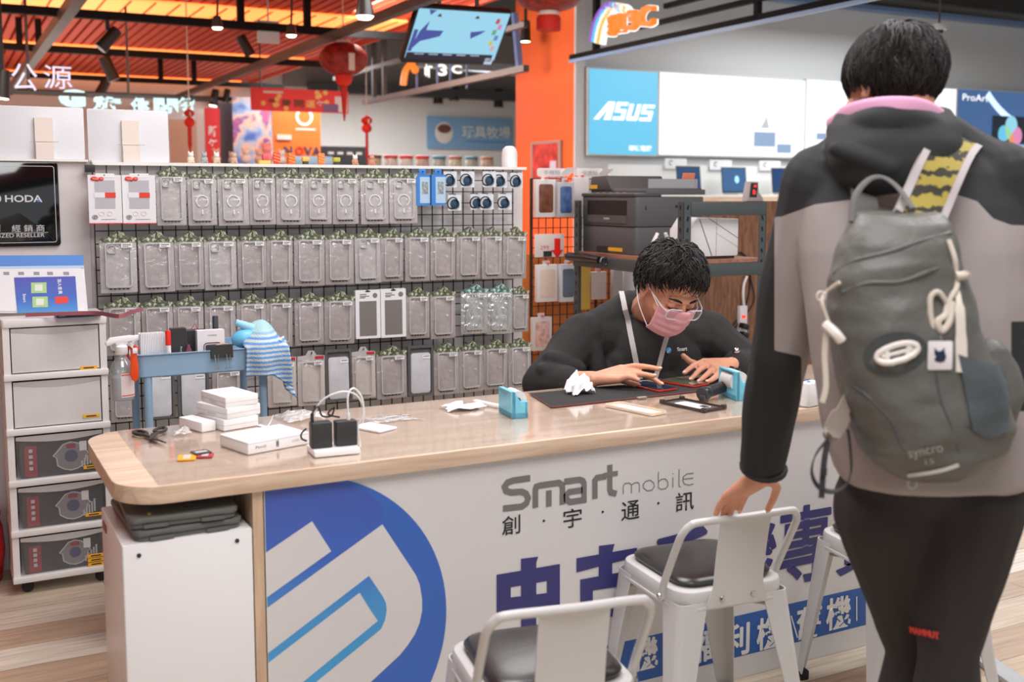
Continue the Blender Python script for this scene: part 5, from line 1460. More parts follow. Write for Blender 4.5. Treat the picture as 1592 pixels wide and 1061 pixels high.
b = B(); b.box((-0.005, -0.004, hF * 0.675), (PWd * 0.72, 0.002, 0.002)); b.box((-0.005, -0.004, hF * 0.525), (PWd * 0.72, 0.002, 0.002)); b.box((0, -0.001, hF * 0.475), (PWd * 0.98, 0.003, 0.003)); b.obj('seam', PDK, pr, smooth=0)
b = B(); b.box((0.0, -0.003, hF * 0.70), (PWd * 0.18, 0.003, 0.007)); b.obj('door_grip', PDK, pr, smooth=0)
b = B(); b.box((-0.04, -0.002, hF * 0.07), (PWd * 0.22, 0.004, hF * 0.10)); b.obj('tray_grip', PDK, pr, smooth=0)
text('brother', M('white_ink'), front_at(0.0, -0.0042, hF * 0.61), parent=pr, fit=(0.05, 0.013), bold=0.02, ext=0)
b = B(); b.box((0.075, -0.0025, hF * 0.075), (PWd * 0.26, 0.003, hF * 0.062)); b.obj('sticker', YEL, pr, smooth=0)
b = B()
for k in range(9): b.box((-0.14 + k * 0.03, 0.03 + 0.02 * (k % 2), hF * 1.052), (0.014, 0.01, 0.004))
b.obj('button', PLT, pr, smooth=0)['kind'] = 'stuff'
hL = onX(940, 281, XPf + 0.06).z - ZS + 0.02
b = B(); b.slab(rrect(PWd + 0.01, PD - 0.05, 0.014, 3, 0, PD / 2 + 0.03), hF * 1.02, hF * 1.11, 0.003); b.obj('scanner_lid', PGR, pr)
b = B();
fx = -PWd / 2
prof = [(fx + 0.002, hF * 1.1), (fx + 0.025, hL), (fx + 0.155, hL + 0.004), (fx + 0.215, hF * 1.1)]
b.slab([(p[0], p[1]) for p in prof][::-1], -(PD - 0.02), -0.045, 0.003, xf=VFX); b.obj('document_feeder', PMD, pr)
b = B(); b.box((fx + 0.048, 0.042, hF * 1.16), (0.07, 0.003, 0.020)); b.obj('sticker', YEL, pr, smooth=0)
b = B(); b.slab([(fx + 0.16, hF * 1.1), (PWd / 2, hF * 1.1), (PWd / 2, hF * 1.13), (fx + 0.2, hF * 1.13)], -(PD - 0.02), -0.06, 0.002, xf=VFX)
b.obj('feeder_tray', PGR, pr)
b = B(); b.box((PWd / 2 - 0.012, PD / 2 + 0.02, hF * 1.20), (0.008, PD - 0.12, 0.05)); b.box((PWd / 2 - 0.07, PD - 0.05, hF * 1.20), (0.13, 0.01, 0.05)); b.obj('paper_guide', PLT, pr, smooth=0)
b = B(); b.box((PWd / 2 + 0.0025, PD * 0.72, hF * 0.82), (0.003, 0.13, 0.014)); b.box((PWd / 2 + 0.0025, PD * 0.14, hF * 0.80), (0.003, 0.006, 0.02)); b.obj('side_vent', PDK, pr, smooth=0)
o = tag(B().box((0, 0, 0), (0.10, 0.002, 0.045)).obj('promo_card', M('salmon_card', (238, 140, 108), 0.5), smooth=0), 'salmon printed card lying on the rear of the printer lid', 'card')
q = onX(1073, 283, XPf + 0.33); o.location = (XPf + 0.33, yn + 0.03, ZS + hF * 1.16 + 0.045); o.rotation_euler = (0.2, 0, 0.3)
x0, x1 = XS + 0.075, onY(1149, 370, YS0 + 0.05).x
hW = onY(1100, 338, YS0 + 0.05).z - ZS
t = thing('computer_case', 'white angular case with thin black seams, on the shelf right of the printer', 'computer', ((x0 + x1) / 2, YS0 + 0.13, ZS + 0.012))
w_ = x1 - x0; c_ = 0.045
poly = [(-w_ / 2, 0.0), (w_ / 2 - 0.004, 0.0), (w_ / 2, 0.01), (w_ / 2, hW - c_ * 0.5), (w_ / 2 - c_ * 0.3, hW - 0.02), (-w_ / 2 + c_, hW - 0.012), (-w_ / 2, hW - 0.07)]
b = B(); b.slab(poly, -0.075, 0.075, 0.004, xf=VFX); b.obj('body', M('white_case_plastic', (222, 222, 222), 0.4), t)
b = B()
def seam(p, q_, w=0.0035): stroke(b, [p, q_], w, plane=lambda x, y, d: (x, -0.0756 - d * 0, y))
seam((0.012, 0.0), (0.012, hW - 0.015), 0.0015); seam((-w_ / 2 + 0.055, hW - 0.02), (-0.012, 0.003), 0.004); seam((-0.035, hW - 0.016), (w_ / 2, hW * 0.42), 0.0025); seam((0.012, hW * 0.55), (w_ / 2, hW * 0.2), 0.0012)
b.obj('seam', BLK, t, smooth=0)
b = B(); b.box((0, 0, -0.006), (w_ * 0.9, 0.13, 0.011)); b.obj('foot', BLK, t, smooth=0)
q = onY(1028, 383, 4.2)
t = thing('phone_stand', 'small white two-pronged stand on the shelf, just above the clerk\'s hair', 'stand', (q.x, 4.2, ZS + 0.0005))
b = B(); b.box((0, 0, 0.004), (0.12, 0.08, 0.008)); b.obj('base', M('white_plastic'), t, smooth=0)
zz = onY(1014, 363, 4.2).z - ZS
for s_ in (-1, 1):
 b = B(); b.tube([(s_ * 0.055, 0, 0.004), (s_ * 0.048, 0, zz * 0.55), (s_ * 0.022, 0, zz)], [0.012, 0.013, 0.010], 8, flat=0.7); b.obj('prong', M('white_plastic'), t)
b = B(); b.box((0, 0, zz * 0.55), (0.09, 0.012, 0.02)); b.obj('bridge', M('white_plastic'), t, smooth=0)
q = onX(895, 402, XS)
t = thing('handheld_tool', 'black cylindrical tool hanging at the shelf\'s left beam below the printer', 'tool', (XS - 0.034, 4.55, ZS - 0.03))
b = B(); b.tube([(0, 0.28, 0.004), (0, 0.10, 0.004), (0, -0.02, 0.0)], [0.022, 0.022, 0.019], 14); b.obj('barrel', M('black_gloss', (26, 26, 28), 0.2), t)
b = B(); b.tube(smoothpath([(-0.0, -0.04, 0.01), (-0.02, -0.06, -0.01), (0.0, -0.08, -0.02), (0.012, -0.06, 0.01)], 4), 0.007, 8, closed=True); b.obj('loop', M('black_gloss'), t)
YWp = 4.93
xw0 = onY(1082, 450, YWp).x
zw = onY(1170, 313, YWp).z
WOODP = wood_mat('brown_chipboard', (112, 78, 58), (158, 112, 84), (14, 14, 2.2), 0.6, 4.0)
b = B(); b.box((xw0 + 0.55, YWp + 0.02, zw / 2), (1.1, 0.04, zw)); tag(b.obj('wooden_screen', WOODP, smooth=0, loc=(xw0 + 0.55, YWp, 0)), 'brown chipboard screen standing behind the shelf and the power strip', 'screen')
q = onY(1170, 312, YWp)
t = thing('led_display', 'small grey display with red glowing digits, on the wooden screen', 'display', (q.x, YWp + 0.015, zw + 0.0005), -0.25)
b = B(); b.slab([(-0.045, 0.0), (0.055, 0.0), (0.05, 0.022), (0.026, 0.05), (0.02, 0.11), (-0.03, 0.112), (-0.045, 0.02)][::1], -0.02, 0.05, 0.003, xf=VFX); b.obj('housing', M('display_grey', (168, 162, 164), 0.5), t)
b = B(); b.add([(-0.034, -0.0512, 0.022), (0.012, -0.0512, 0.022), (0.016, -0.0512, 0.103), (-0.026, -0.0512, 0.103)], [(0, 1, 2, 3)]); b.obj('screen', M('display_black', (26, 18, 18), 0.2), t, smooth=0)
text('8:', M('led_red', (255, 50, 40), 0.4, emit=(255, 46, 36), es=2.0), front_at(-0.004, -0.0522, 0.052), parent=t, fit=(0.02, 0.026), ext=0)
text('88', M('led_red'), front_at(0.0, -0.0522, 0.086), parent=t, fit=(0.016, 0.014), ext=0)
q0, q1 = onY(1155, 477, YWp - 0.06), onY(1160, 540, YWp - 0.06)
t = thing('power_strip', 'white power strip with glowing red switch, upright by the clerk\'s shoulder', 'power strip', (q1.x, YWp - 0.0185, q1.z - 0.15))
hh = q0.z - q1.z + 0.15
b = B(); b.rbox((0, 0, hh / 2), (0.055, 0.035, hh), 0.008, 0.004); b.obj('housing', M('white_plastic'), t)
b = B(); b.box((-0.004, -0.0185, hh - 0.062), (0.026, 0.004, 0.018)); b.obj('switch', M('red_switch', (220, 50, 30), 0.3, emit=(255, 60, 30), es=1.2), t, smooth=0)
for k in range(3):
 b = B(); b.rbox((-0.012, -0.034, hh - 0.115 - 0.05 * k), (0.042, 0.05, 0.03), 0.006, 0.004, rot=(0, 0.4, 0)); b.obj('plug', M('black_gloss'), t)
b = B(); b.tube(smoothpath([(0.012, 0, hh), (0.0, -0.005, hh + 0.06), (0.008, 0, hh + 0.12), (0.03, 0, hh + 0.17)], 5), 0.008, 8); b.obj('cord', M('white_plastic'), t)
for i, pts in enumerate(([(1090, 563), (1128, 520), (1158, 478), (1166, 440), (1166, 408), (1152, 392)], [(1130, 523), (1150, 500), (1172, 468), (1166, 430), (1160, 402), (1140, 388)])):
 b = B(); b.tube(smoothpath([onY(x, y, YWp - 0.006 - 0.009 * i) for x, y in pts], 6), 0.0045, 6)
 tag(b.obj('power_cable', M('black_cable', (40, 34, 34), 0.5), loc=tuple(onY(pts[0][0], pts[0][1], YWp - 0.12))), ['black cable crossing in front of the white power strip', 'second black cable looping up behind the power strip to the shelf'][i], 'cable')
# ------------------------------------------------------------------ second wire rack with hanging goods, behind the shelf
YR = 5.05
xr0, xr1 = onY(826, 300, YR).x, onY(1000, 300, YR).x
zr1 = onY(850, 278, YR).z
rack = thing('wire_rack', 'second black wire rack with hung goods, behind the printer shelf', 'display rack', ((xr0 + xr1) / 2, YR, 0))
for x in (xr0, (xr0 + xr1) / 2 + 0.05, xr1):
 b = B(); b.box((x, YR, zr1 / 2), (0.012, 0.012, zr1)); b.obj('upright', BLK, rack, True, smooth=0)
b = B(); n = 16
for k in range(1, n): b.box((xr0 + (xr1 - xr0) * k / n, YR, (zr1 + 0.25) / 2), (0.004, 0.004, zr1 - 0.25))
z = zr1
while z > 0.25:
 b.box(((xr0 + xr1) / 2, YR - 0.004, z), (xr1 - xr0, 0.004, 0.004)); z -= 0.052
b.obj('wire_mesh', BLK, rack, True, smooth=0)
def rack_pack(px0, px1, y0, y1, mats, label, name='hanging_pack', cat='hanging pack', dy=0.0, inner=None, rz=0.0):
 Y = YR - 0.06 + dy
 a, c = onY(px0, (y0 + y1) / 2, Y), onY(px1, (y0 + y1) / 2, Y); z1_, z0_ = onY(px0, y0, Y).z, onY(px0, y1, Y).z
 w, h = c.x - a.x, z1_ - z0_
 t = thing(name, label, cat, ((a.x + c.x) / 2, Y, z1_), rz)
 b = B(); b.rbox((0, 0, -h / 2), (w, 0.03, h), 0.004, 0.003); b.obj('pack', mats[0], t)
 if len(mats) > 1:
  iw, ih, ox, oz = inner or (0.7, 0.75, 0, 0)
  b = B(); b.slab(rrect(w * iw, h * ih, 0.012, 4, w * ox, -h / 2 + h * oz), 0.0152, 0.019, 0.001, xf=VFX); b.obj('content', mats[1], t)
 b = B(); b.rbox((0, 0, 0.006), (w * 0.35, 0.002, 0.03), 0.006, 0.0004); b.obj('hang_tab', mats[0], t)
 b = B(); b.tube([(0, 0.06, 0.008), (0, -0.02, 0.008)], 0.0025, 6); b.ell((0, -0.022, 0.008), 0.007); b.obj('hook', M('orange_hook', (240, 104, 60), 0.4), t)
 return t
G_R = 'goods hanging on the second wire rack'
PKW = M('white_pack', (230, 224, 222), 0.4);
for args in ((831, 862, 279, 338, (PKW, M('brown_case', (120, 72, 50), 0.4, var=0.4, vscale=30)), 'white pack showing a brown phone case, leftmost on the second rack'),
    (865, 890, 283, 338, (M('clear_grey_pack', (196, 198, 202), 0.2), M('blue_case', (84, 110, 160), 0.25, var=0.4, vscale=25)), 'clear pack with mottled blue phone case, beside the brown one'),
    (891, 914, 276, 336, (PKW,), 'tall white pack between blue case and printer'),
    (833, 865, 412, 470, (PKW, M('cream_case', (226, 206, 190), 0.3)), 'pack with plain cream case below the red arrow card'),
    (869, 893, 411, 470, (M('pale_grey_pack', (214, 218, 222), 0.3), M('grey_blue_case', (98, 112, 128), 0.25)), 'pack with grey-blue case hanging left of the shelf post'),
    (826, 856, 494, 546, (M('pale_pack', (214, 206, 204), 0.3), M('rosy_floral_case', (214, 170, 160), 0.4, var=0.3, vscale=40)), 'pack with rosy floral case, low on the second rack'),
    (898, 916, 414, 482, (M('yellow_pack', (226, 190, 84), 0.35),), 'yellow pack below the shelf board, right of its post'),
    (917, 941, 423, 466, (M('white_dotted_pack', (232, 222, 218), 0.4),), 'white card with red ring pictures below the shelf'),
    (951, 966, 420, 470, (M('grey_pack', (206, 206, 208), 0.4),), 'narrow grey pack below the shelf'),
    (968, 992, 422, 470, (M('white_card'),), 'white card with faint red print beside the clerk\'s ear')):
 x0, x1, y0, y1, mats, lab = args
 rack_pack(x0, x1, y0, y1, mats, lab, dy=-0.035 if x0 in (865, 951) else 0.0)['group'] = G_R
for i, (x, y) in enumerate(((924, 441), (934, 441), (929, 436), (929, 446))):
 pass
Y = YR - 0.10; a, c = onY(831, 366, Y), onY(877, 366, Y); z1_, z0_ = onY(850, 364, Y).z, onY(850, 400, Y).z
t = thing('price_card', 'pale price card with thick red down arrow on the second rack', 'card', ((a.x + c.x) / 2, Y, z0_))
b = B(); b.rbox((0, 0, (z1_ - z0_) / 2), (c.x - a.x, 0.003, z1_ - z0_), 0.006, 0.001); b.obj('card', M('pale_card', (226, 216, 210), 0.5), t)
b = B(); hh = z1_ - z0_
b.slab([(0.028, hh * 0.8), (0.028, hh * 0.3), (0.010, hh * 0.3), (0.045, -hh * 0.05), (0.080, hh * 0.3), (0.062, hh * 0.3), (0.062, hh * 0.8)], 0.002, 0.008, 0.001, xf=VFX); b.obj('arrow', M('red_arrow', (230, 36, 34), 0.35), t)
text('299', M('red_print'), front_at(-0.03, -0.0022, hh * 0.42), parent=t, fit=(0.05, 0.02), ext=0)
b = B(); b.box((-0.012, -0.002, hh * 0.14), (0.05, 0.002, 0.03)); b.obj('picture', DOT, t, smooth=0)
for i, (x0, x1, y0, y1) in enumerate(((835, 880, 260, 273), (896, 937, 260, 275))):
 Y = YR - 0.02; a, c = onY(x0, 266, Y), onY(x1, 266, Y); z1_, z0_ = onY(x0, y0, Y).z, onY(x0, y1, Y).z
 t = thing('header_sign', ['white rounded header sign over the brown and blue cases', 'white rounded header sign just left of the printer'][i], 'sign', ((a.x + c.x) / 2, Y, z0_ - 0.005), group='white header signs on the second rack')
 b = B(); b.slab(rrect(c.x - a.x, z1_ - z0_, 0.012, 4, 0, (z1_ - z0_) / 2), -0.002, 0.002, 0.0005, xf=VFX); b.obj('board', PKW, t)
 text('手機殼' if i == 0 else '保護貼', M('grey_print', (170, 166, 166), 0.5), front_at(0, -0.0026, (z1_ - z0_) / 2), parent=t, fit=(0.10, 0.024), ext=0)
 b = B(); b.add([((c.x - a.x) / 2 + 0.01, -0.004, 0.0), ((c.x - a.x) / 2 + 0.06, -0.02, 0.05), ((c.x - a.x) / 2 - 0.01, -0.02, 0.046), ((c.x - a.x) / 2 - 0.03, -0.004, 0.02)], [(0, 1, 2, 3)]); b.obj('folded_flap', PKW, t, recalc=False)
b = B(); b.box((onY(855, 500, YR + 0.12).x + 0.15, YR + 0.12, 0.535), (0.9, 0.02, 1.07)); tag(b.obj('orange_board', M('orange_board', (226, 130, 60), 0.6), smooth=0, loc=(onY(855, 500, YR + 0.12).x, YR + 0.12, 0)), 'orange board standing behind the second wire rack', 'board')
# ------------------------------------------------------------------ things lying on the counter
CTR = lambda x, y: onZ(x, y, ZM)
def obox(name, F, L, Rr, hpx, mat, label, cat, z=None, group=None, bev=0.002, inset=True):
 """box standing on the counter: F front corner, L and Rr the neighbouring base corners in the photo, hpx its front edge height in px"""
 z = ZM if z is None else z
 f, l, r_ = onZ(*F, z), onZ(*L, z), onZ(*Rr, z)
 u = (r_ - f); v = (l - f); w, d = u.length, v.length
 u.normalize(); v = (v - u * u.dot(v)).normalized()
 dist = (f - CAM).dot(FW); h = hpx * dist / FOC * 1.02
 c = f + u * w / 2 + v * d / 2
 t = thing(name, label, cat, (c.x, c.y, z), math.atan2(u.y, u.x), group)
 b = B(); b.slab(rrect(w, d, max(bev * 1.2, 0.003), 3), 0.0, h, bev); o = b.obj('box', mat, t)
 return t, w, d, h, o
BOXW = M('white_box_card', (238, 237, 237), 0.4)
tt, w, d, h, o = obox('small_box', (314, 673), (294, 661), (336, 669), 15, BOXW, 'small white box on the mat, left of the white box stack', 'box')
zz = ZM
STK = [((348, 671), (325, 655.5), (402, 662), 17), ((351, 671), (326, 656), (403, 661), 17), ((350, 669), (327, 654), (401, 661), 16)]
for i in range(3):
 tt, w, d, h, o = obox('earphone_box', *STK[i], BOXW, ['white earphone box at the bottom of the stack of three', 'white earphone box in the middle of the stack of three', 'white earphone box on top of the stack of three'][i], 'box', group='stack of white earphone boxes')
 tt.location.z = zz
 if i == 0: w0, d0, h0, L0 = w, d, h, tt.location.copy()
 else:
  tt.location.x, tt.location.y = L0.x + 0.004 * i, L0.y + 0.003 * i
 b = B(); b.box((0, 0, h * 0.45), (w + 0.0006, d + 0.0006, 0.0008)); b.obj('lid_seam', M('seam_grey', (176, 176, 178), 0.6), tt, smooth=0)
 o = text('AirPods Pro', M('pale_grey_print', (182, 182, 184), 0.5), Matrix.Identity(4), parent=None, fit=(0.04, 0.007), ext=0)
 o.data.transform(Matrix.Translation((-w / 2 - 0.0006, 0.0, h * 0.28)) @ Matrix.Rotation(-pi / 2, 4, 'Z') @ FRONT); o.parent = tt
 zz += h + 0.0004
tt, w, d, h, o = obox('stylus_box', (386, 708), (328, 696.5), (481, 690), 19, BOXW, 'long flat white stylus box in front of the white box stack', 'box')
text('Pencil', M('mid_grey_print', (120, 120, 122), 0.5), front_at(-w * 0.30, -d / 2 - 0.0006, h * 0.5), parent=tt, fit=(0.028, 0.007), ext=0)
b = B(); b.ell((-w * 0.04, -d / 2 - 0.0004, h * 0.5), (0.0025, 0.0006, 0.0085)); b.ell((0.004 - w * 0.04, -d / 2 - 0.0004, h * 0.52), (0.0015, 0.0006, 0.010)); b.obj('pen_print', M('mid_grey_print'), tt)
text('USB-C', M('pale_grey_print'), front_at(w * 0.30, -d / 2 - 0.0006, h * 0.5), parent=tt, fit=(0.03, 0.006), ext=0)
b = B(); b.box((0, 0, h * 0.86), (w + 0.0006, d + 0.0006, 0.0008)); b.obj('lid_seam', M('seam_grey'), tt, smooth=0)
tt, w, d, h, o = obox('extension_block', (489, 713), (473, 701), (561, 706), 10, M('white_plastic'), 'white flat extension block under the two black chargers', 'power strip', bev=0.004)
EB = tt; zE = ZM + h; ang = EB.rotation_euler.z
for i, (F, L, Rr, hp, lab) in enumerate((((485, 695), (482.5, 690), (517, 692.5), 39, 'black charger brick plugged in at the left of the white block'), ((519, 692.5), (516, 688), (552.5, 690), 38, 'black charger brick plugged in at the right of the white block'))):
 t2, w2, d2, h2, o2 = obox('charger_brick', F, L, Rr, hp, M('black_charger', (48, 47, 48), 0.55), lab, 'charger', z=zE, group='black charger bricks', bev=0.003)
 c = Vector(t2.location); L2 = EB.location
 t2.rotation_euler.z = ang
 loc = Vector((L2.x, L2.y, 0)) + Matrix.Rotation(ang, 3, 'Z') @ Vector(((-0.030, 0.030)[i], 0.0, 0)); t2.location = (loc.x, loc.y, zE + 0.0003)
 b = B()
 if i == 0:
  b.tube(smoothpath([(-0.02, 0.0, h2 - 0.002), (-0.02, 0, h2 + 0.02), (-0.004, 0.004, h2 + 0.036), (0.006, 0.008, h2 + 0.012), (0.03, 0.012, h2 + 0.010), (0.036, 0.012, h2 + 0.03), (0.022, 0.012, h2 + 0.014), (0.05, 0.014, h2 + 0.004)], 5), 0.0023, 8)
  b.tube([(-0.020, 0, h2 - 0.002), (-0.020, 0, h2 + 0.022)], 0.0042, 8)
  b.tube(smoothpath([(-0.034, 0.0, h2 * 0.78), (-0.046, 0.0, h2 * 0.6), (-0.046, 0, h2 * 0.4), (-0.034, 0, h2 * 0.28)], 5), 0.0022, 8)
  b.obj('cord', M('black_cable', (40, 34, 34), 0.5), t2)
 else:
  b.tube([(0.008, 0, h2 - 0.002), (0.008, 0, h2 + 0.016)], 0.0045, 8)
  b.tube(smoothpath([(0.008, 0, h2 + 0.01), (0.008, 0, h2 + 0.06), (0.024, 0.004, h2 + 0.075), (0.044, 0.006, h2 + 0.05), (0.046, 0.004, h2 + 0.01), (0.034, 0.01, h2 - 0.02), (0.04, 0.012, -0.012 + 0.0)], 5), 0.0024, 8)
  b.tube(smoothpath([(-0.075, 0.05, 0.02), (-0.055, 0.04, h2 + 0.035), (-0.01, 0.02, h2 + 0.065), (0.03, 0.012, h2 + 0.058), (0.05, 0.012, h2 + 0.02), (0.046, 0.014, h2 - 0.015)], 5), 0.0024, 8)
  b.obj('cord', M('white_plastic'), t2)
t = thing('scissors', 'black-handled scissors lying open on the counter\'s left end', 'scissors', tuple(CTR(240, 680)))
cz = ZM + 0.006
for i, (ring, tip, piv) in enumerate((((218, 673.5), (266, 692), (238, 681)), ((249, 669), (246, 690), (236, 681)))):
 pr_, pt, pp_ = onZ(*ring, cz + 0.003 * i), onZ(*tip, cz + 0.003 * i), onZ(*piv, cz + 0.003 * i)
 ax = (pr_ - pp_); ax.z = 0; ax.normalize(); sd = Vector((-ax.y, ax.x, 0))
 b = B(); n = 20; rr = 0.022; cen = pr_
 b.tube([cen + ax * (rr * 1.25 * cos(2 * pi * k / n)) + sd * (rr * 0.62 * sin(2 * pi * k / n)) for k in range(n)], 0.0045, 8, closed=True)
 b.tube([cen - ax * rr * 1.1, pp_, pp_ + (pp_ - cen).normalized() * 0.02], [0.006, 0.0065, 0.004], 8, flat=0.6); hnd = b.obj('handle', M('black_handle', (44, 40, 38), 0.4), t, True)
 dirb = (pt - pp_).normalized() if i == 0 else (onZ(264, 690, cz) - pp_).normalized()
 L_ = 0.075 if i == 0 else 0.05
 sb = Vector((-dirb.y, dirb.x, 0))
 b = B(); vs = [pp_ + sb * 0.005, pp_ - sb * 0.005, pp_ + dirb * L_ - sb * 0.001, pp_ + dirb * L_ + sb * 0.001]
 b.add([v + Vector((0, 0, -0.0012)) for v in vs] + [v + Vector((0, 0, 0.0012)) for v in vs], [(3, 2, 1, 0), (4, 5, 6, 7), (0, 1, 5, 4), (1, 2, 6, 5), (2, 3, 7, 6), (3, 0, 4, 7)]); b.obj('blade', M('dark_blade', (70, 66, 64), 0.3, 0.6), t, True, smooth=0)
q = onZ(237, 681, ZM); b = B(); b.lathe([(0, 0.0), (0.004, 0.0), (0.004, 0.014), (0, 0.0145)], 12, 0, (q.x, q.y, ZM)); b.obj('pivot', STL, t, True)
MC = [((304, 716), (280, 714), (306, 708), (238, 170, 40)), ((305, 711), (284, 709), (330, 707), (66, 60, 62)), ((330, 712), (306, 712), (333, 706), (178, 60, 64))]
for i, (F, L, Rr, col) in enumerate(MC):
 tt, w, d, h, o = obox('memory_card', F, L, Rr, 2.2, M('card_%d' % i, col, 0.4), ['yellow memory card holder at the front of the mat', 'dark card lying on the yellow memory card holder', 'red and white card beside the yellow memory card holder'][i], 'card', group='small cards on the mat', bev=0.0004)
 if i == 1: tt.location.z = ZM + 0.003
 b = B(); b.box((0, 0, h + 0.0002), (w * 0.7, d * 0.4, 0.0004)); b.obj('label', M('pale_box_print', (196, 194, 196), 0.5), tt, smooth=0)
def crumple(name, px, py, sx, sy, h, mat, label, cat, seed, z=None, amp=0.5, parentless=True, rz=0.0):
 z = ZM if z is None else z
 c = onZ(px, py, z)
 def fn(u, v):
  x, y = (u - 0.5) * 2, (v - 0.5) * 2
  r_ = 1 + 0.35 * noise.noise((x * 1.5 + seed, y * 1.5, 1.0))
  n1 = noise.noise((u * 3 + seed, v * 3, 0.5)); n2 = noise.noise((u * 7 + seed, v * 7, 2.5))
  zz_ = h * max(0.0, (1 - (x * x * x * x + y * y * y * y) * 0.5)) * (0.5 + amp * n1 + 0.5 * amp * n2)
  return (x * sx * r_ + 0.2 * sx * n2, y * sy * r_ + 0.2 * sy * n1, max(0.0006, zz_) + 0.0008)
 b = B(); b.grid(fn, 22, 22)
 o = b.obj(name, mat, recalc=False, smooth=25)
 o.location = (c.x, c.y, z); o.rotation_euler = (0, 0, rz); return tag(o, label, cat)
TIS = M('white_tissue', (240, 239, 240), 0.9)
BAG = MFILM('clear_poly_bag', (255, 255, 255), 0.10, 0.15, 0.8, 40, haze=0.42, hazecol=(236, 234, 236))
crumple('plastic_bag', 466, 651, 0.055, 0.05, 0.03, BAG, 'crumpled clear plastic bag behind the long stylus box', 'plastic bag', 3.3)
crumple('plastic_bag', 605, 652, 0.07, 0.035, 0.006, BAG, 'flat clear plastic bag lying behind the black chargers', 'plastic bag', 5.1, amp=0.3)
crumple('tape_scrap', 282, 676, 0.022, 0.018, 0.022, BAG, 'twist of clear tape lying between the scissors and box stack', 'tape scrap', 8.7)
crumple('tape_scrap', 396, 672, 0.02, 0.012, 0.014, BAG, 'small clear tape scrap beside the white box stack', 'tape scrap', 1.7)
tt, w, d, h, o = obox('envelope', (590, 674), (556, 664), (618, 667), 3, M('white_envelope', (232, 230, 232), 0.5), 'white padded envelope lying right of the black chargers', 'envelope', bev=0.001)
crumple('paper_glove', 722, 635, 0.062, 0.035, 0.028, TIS, 'crumpled white paper beside the blue tape dispenser', 'paper', 12.2, amp=0.6)
a, c = onZ(737, 624, ZM + 0.006), onZ(776, 632, ZM + 0.006)
b = B(); b.tube([a, a + (c - a) * 0.1, a + (c - a) * 0.9, c], [0.004, 0.007, 0.0065, 0.005], 12); tag(b.obj('white_stylus', M('white_plastic'), loc=tuple(a)), 'white stick lying left of the blue tape dispenser', 'stylus')
a, c = onZ(416, 663, ZM + 0.003), onZ(424, 648, ZM + 0.02)
b = B(); b.ribbon(smoothpath([onZ(402, 661, ZM + 0.002), a, c], 4), 0.012, 0.001, (0.3, 0.8, 0)); tag(b.obj('paper_strip', TIS, loc=tuple(a)), 'curled white paper strip behind the long stylus box', 'paper strip')
def dispenser(F, L, Rr, hp, label, flip=False):
 f, l, r_ = onZ(*F, ZM), onZ(*L, ZM), onZ(*Rr, ZM)
 u = (r_ - f); w = u.length; u.normalize(); dist = (f - CAM).dot(FW); h = hp * dist / FOC
 d = (l - f).length; v = Vector((-u.y, u.x, 0)); c = f + u * w / 2 + v * d / 2
 t = thing('tape_dispenser', label, 'tape dispenser', (c.x, c.y, ZM), math.atan2(u.y, u.x), 'sky blue tape dispensers')
 DB = M('sky_blue_plastic', (112, 196, 222), 0.35)
 prof = [(-w / 2, 0), (w / 2, 0), (w / 2 - 0.001, h * 0.62), (w / 2 - 0.008, h * 0.68), (w * 0.22, h * 0.66), (-w * 0.08, h * 0.5), (-w * 0.22, h * 0.66), (-w * 0.34, h * 0.98), (-w * 0.46, h), (-w / 2 + 0.001, h * 0.95)]
 prof2 = prof
 b = B();
 for yy in (-d / 2, d / 2 - 0.006):
  pl = [(-w / 2, 0), (w / 2, 0), (w / 2 - 0.001, h * 0.60), (w / 2 - 0.012, h * 0.62), (w * 0.05, h * 0.60), (-w * 0.2, h * 0.9), (-w * 0.3, h), (-w / 2 + 0.002, h)]
  b.slab(pl, -yy - 0.006, -yy, 0.001, xf=VFX)
 b.box((0, 0, 0.007), (w, d, 0.014)); b.box((-w / 2 + 0.006, 0, h * 0.5), (0.012, d, h)); b.box((w / 2 - 0.004, 0, h * 0.3), (0.008, d, h * 0.6))
 b.obj('body', DB, t)
 b = B(); b.lathe([(0.008, -d * 0.3), (h * 0.36, -d * 0.3), (h * 0.36, d * 0.3), (0.008, d * 0.3), (0.008, -d * 0.299)], 24, xf=Matrix.Translation((w * 0.06, 0, h * 0.62)) @ Matrix.Rotation(pi / 2, 4, 'X')); b.obj('tape_roll', M('milky_tape', (226, 224, 222), 0.3), t)
 b = B(); b.box((-w / 2 - 0.002, 0, h - 0.004), (0.006, d * 0.7, 0.002)); b.obj('cutter', STL, t, smooth=0)
 return t
dispenser((795, 651), (778, 640), (821, 649), 41, 'sky blue tape dispenser in the middle of the counter, by the black mat')
dispenser((1144, 623), (1140, 612), (1162, 622), 44, 'sky blue tape dispenser next to the barcode scanner')
m0, m1, m2, m3 = [onZ(x, y, ZM) for x, y in ((858, 634.5), (1128, 604.5), (1105, 588), (824, 613))]
t = thing('repair_mat', 'black felt repair mat with red edge in front of the clerk', 'mat', tuple((m0 + m2) / 2))
b = B(); b.add([v + Vector((0, 0, dz)) for dz in (0.0002, 0.0032) for v in (m0, m1, m2, m3)], [(3, 2, 1, 0), (4, 5, 6, 7), (0, 1, 5, 4), (1, 2, 6, 5), (2, 3, 7, 6), (3, 0, 4, 7)]); b.obj('felt', M('black_felt', (44, 42, 43), 0.95, bump=0.3, bscale=400), t, True, smooth=0)
b = B(); b.tube([m0 + Vector((0, -0.001, 0.0018)), m1 + Vector((0, -0.001, 0.0018))], 0.0018, 6); b.tube([m3 + Vector((-0.001, 0, 0.0018)), m0 + Vector((-0.001, 0, 0.0018))], 0.0018, 6); b.obj('edge', M('dark_red_edge', (112, 52, 48), 0.5), t, True)
ZR = ZM + 0.0034
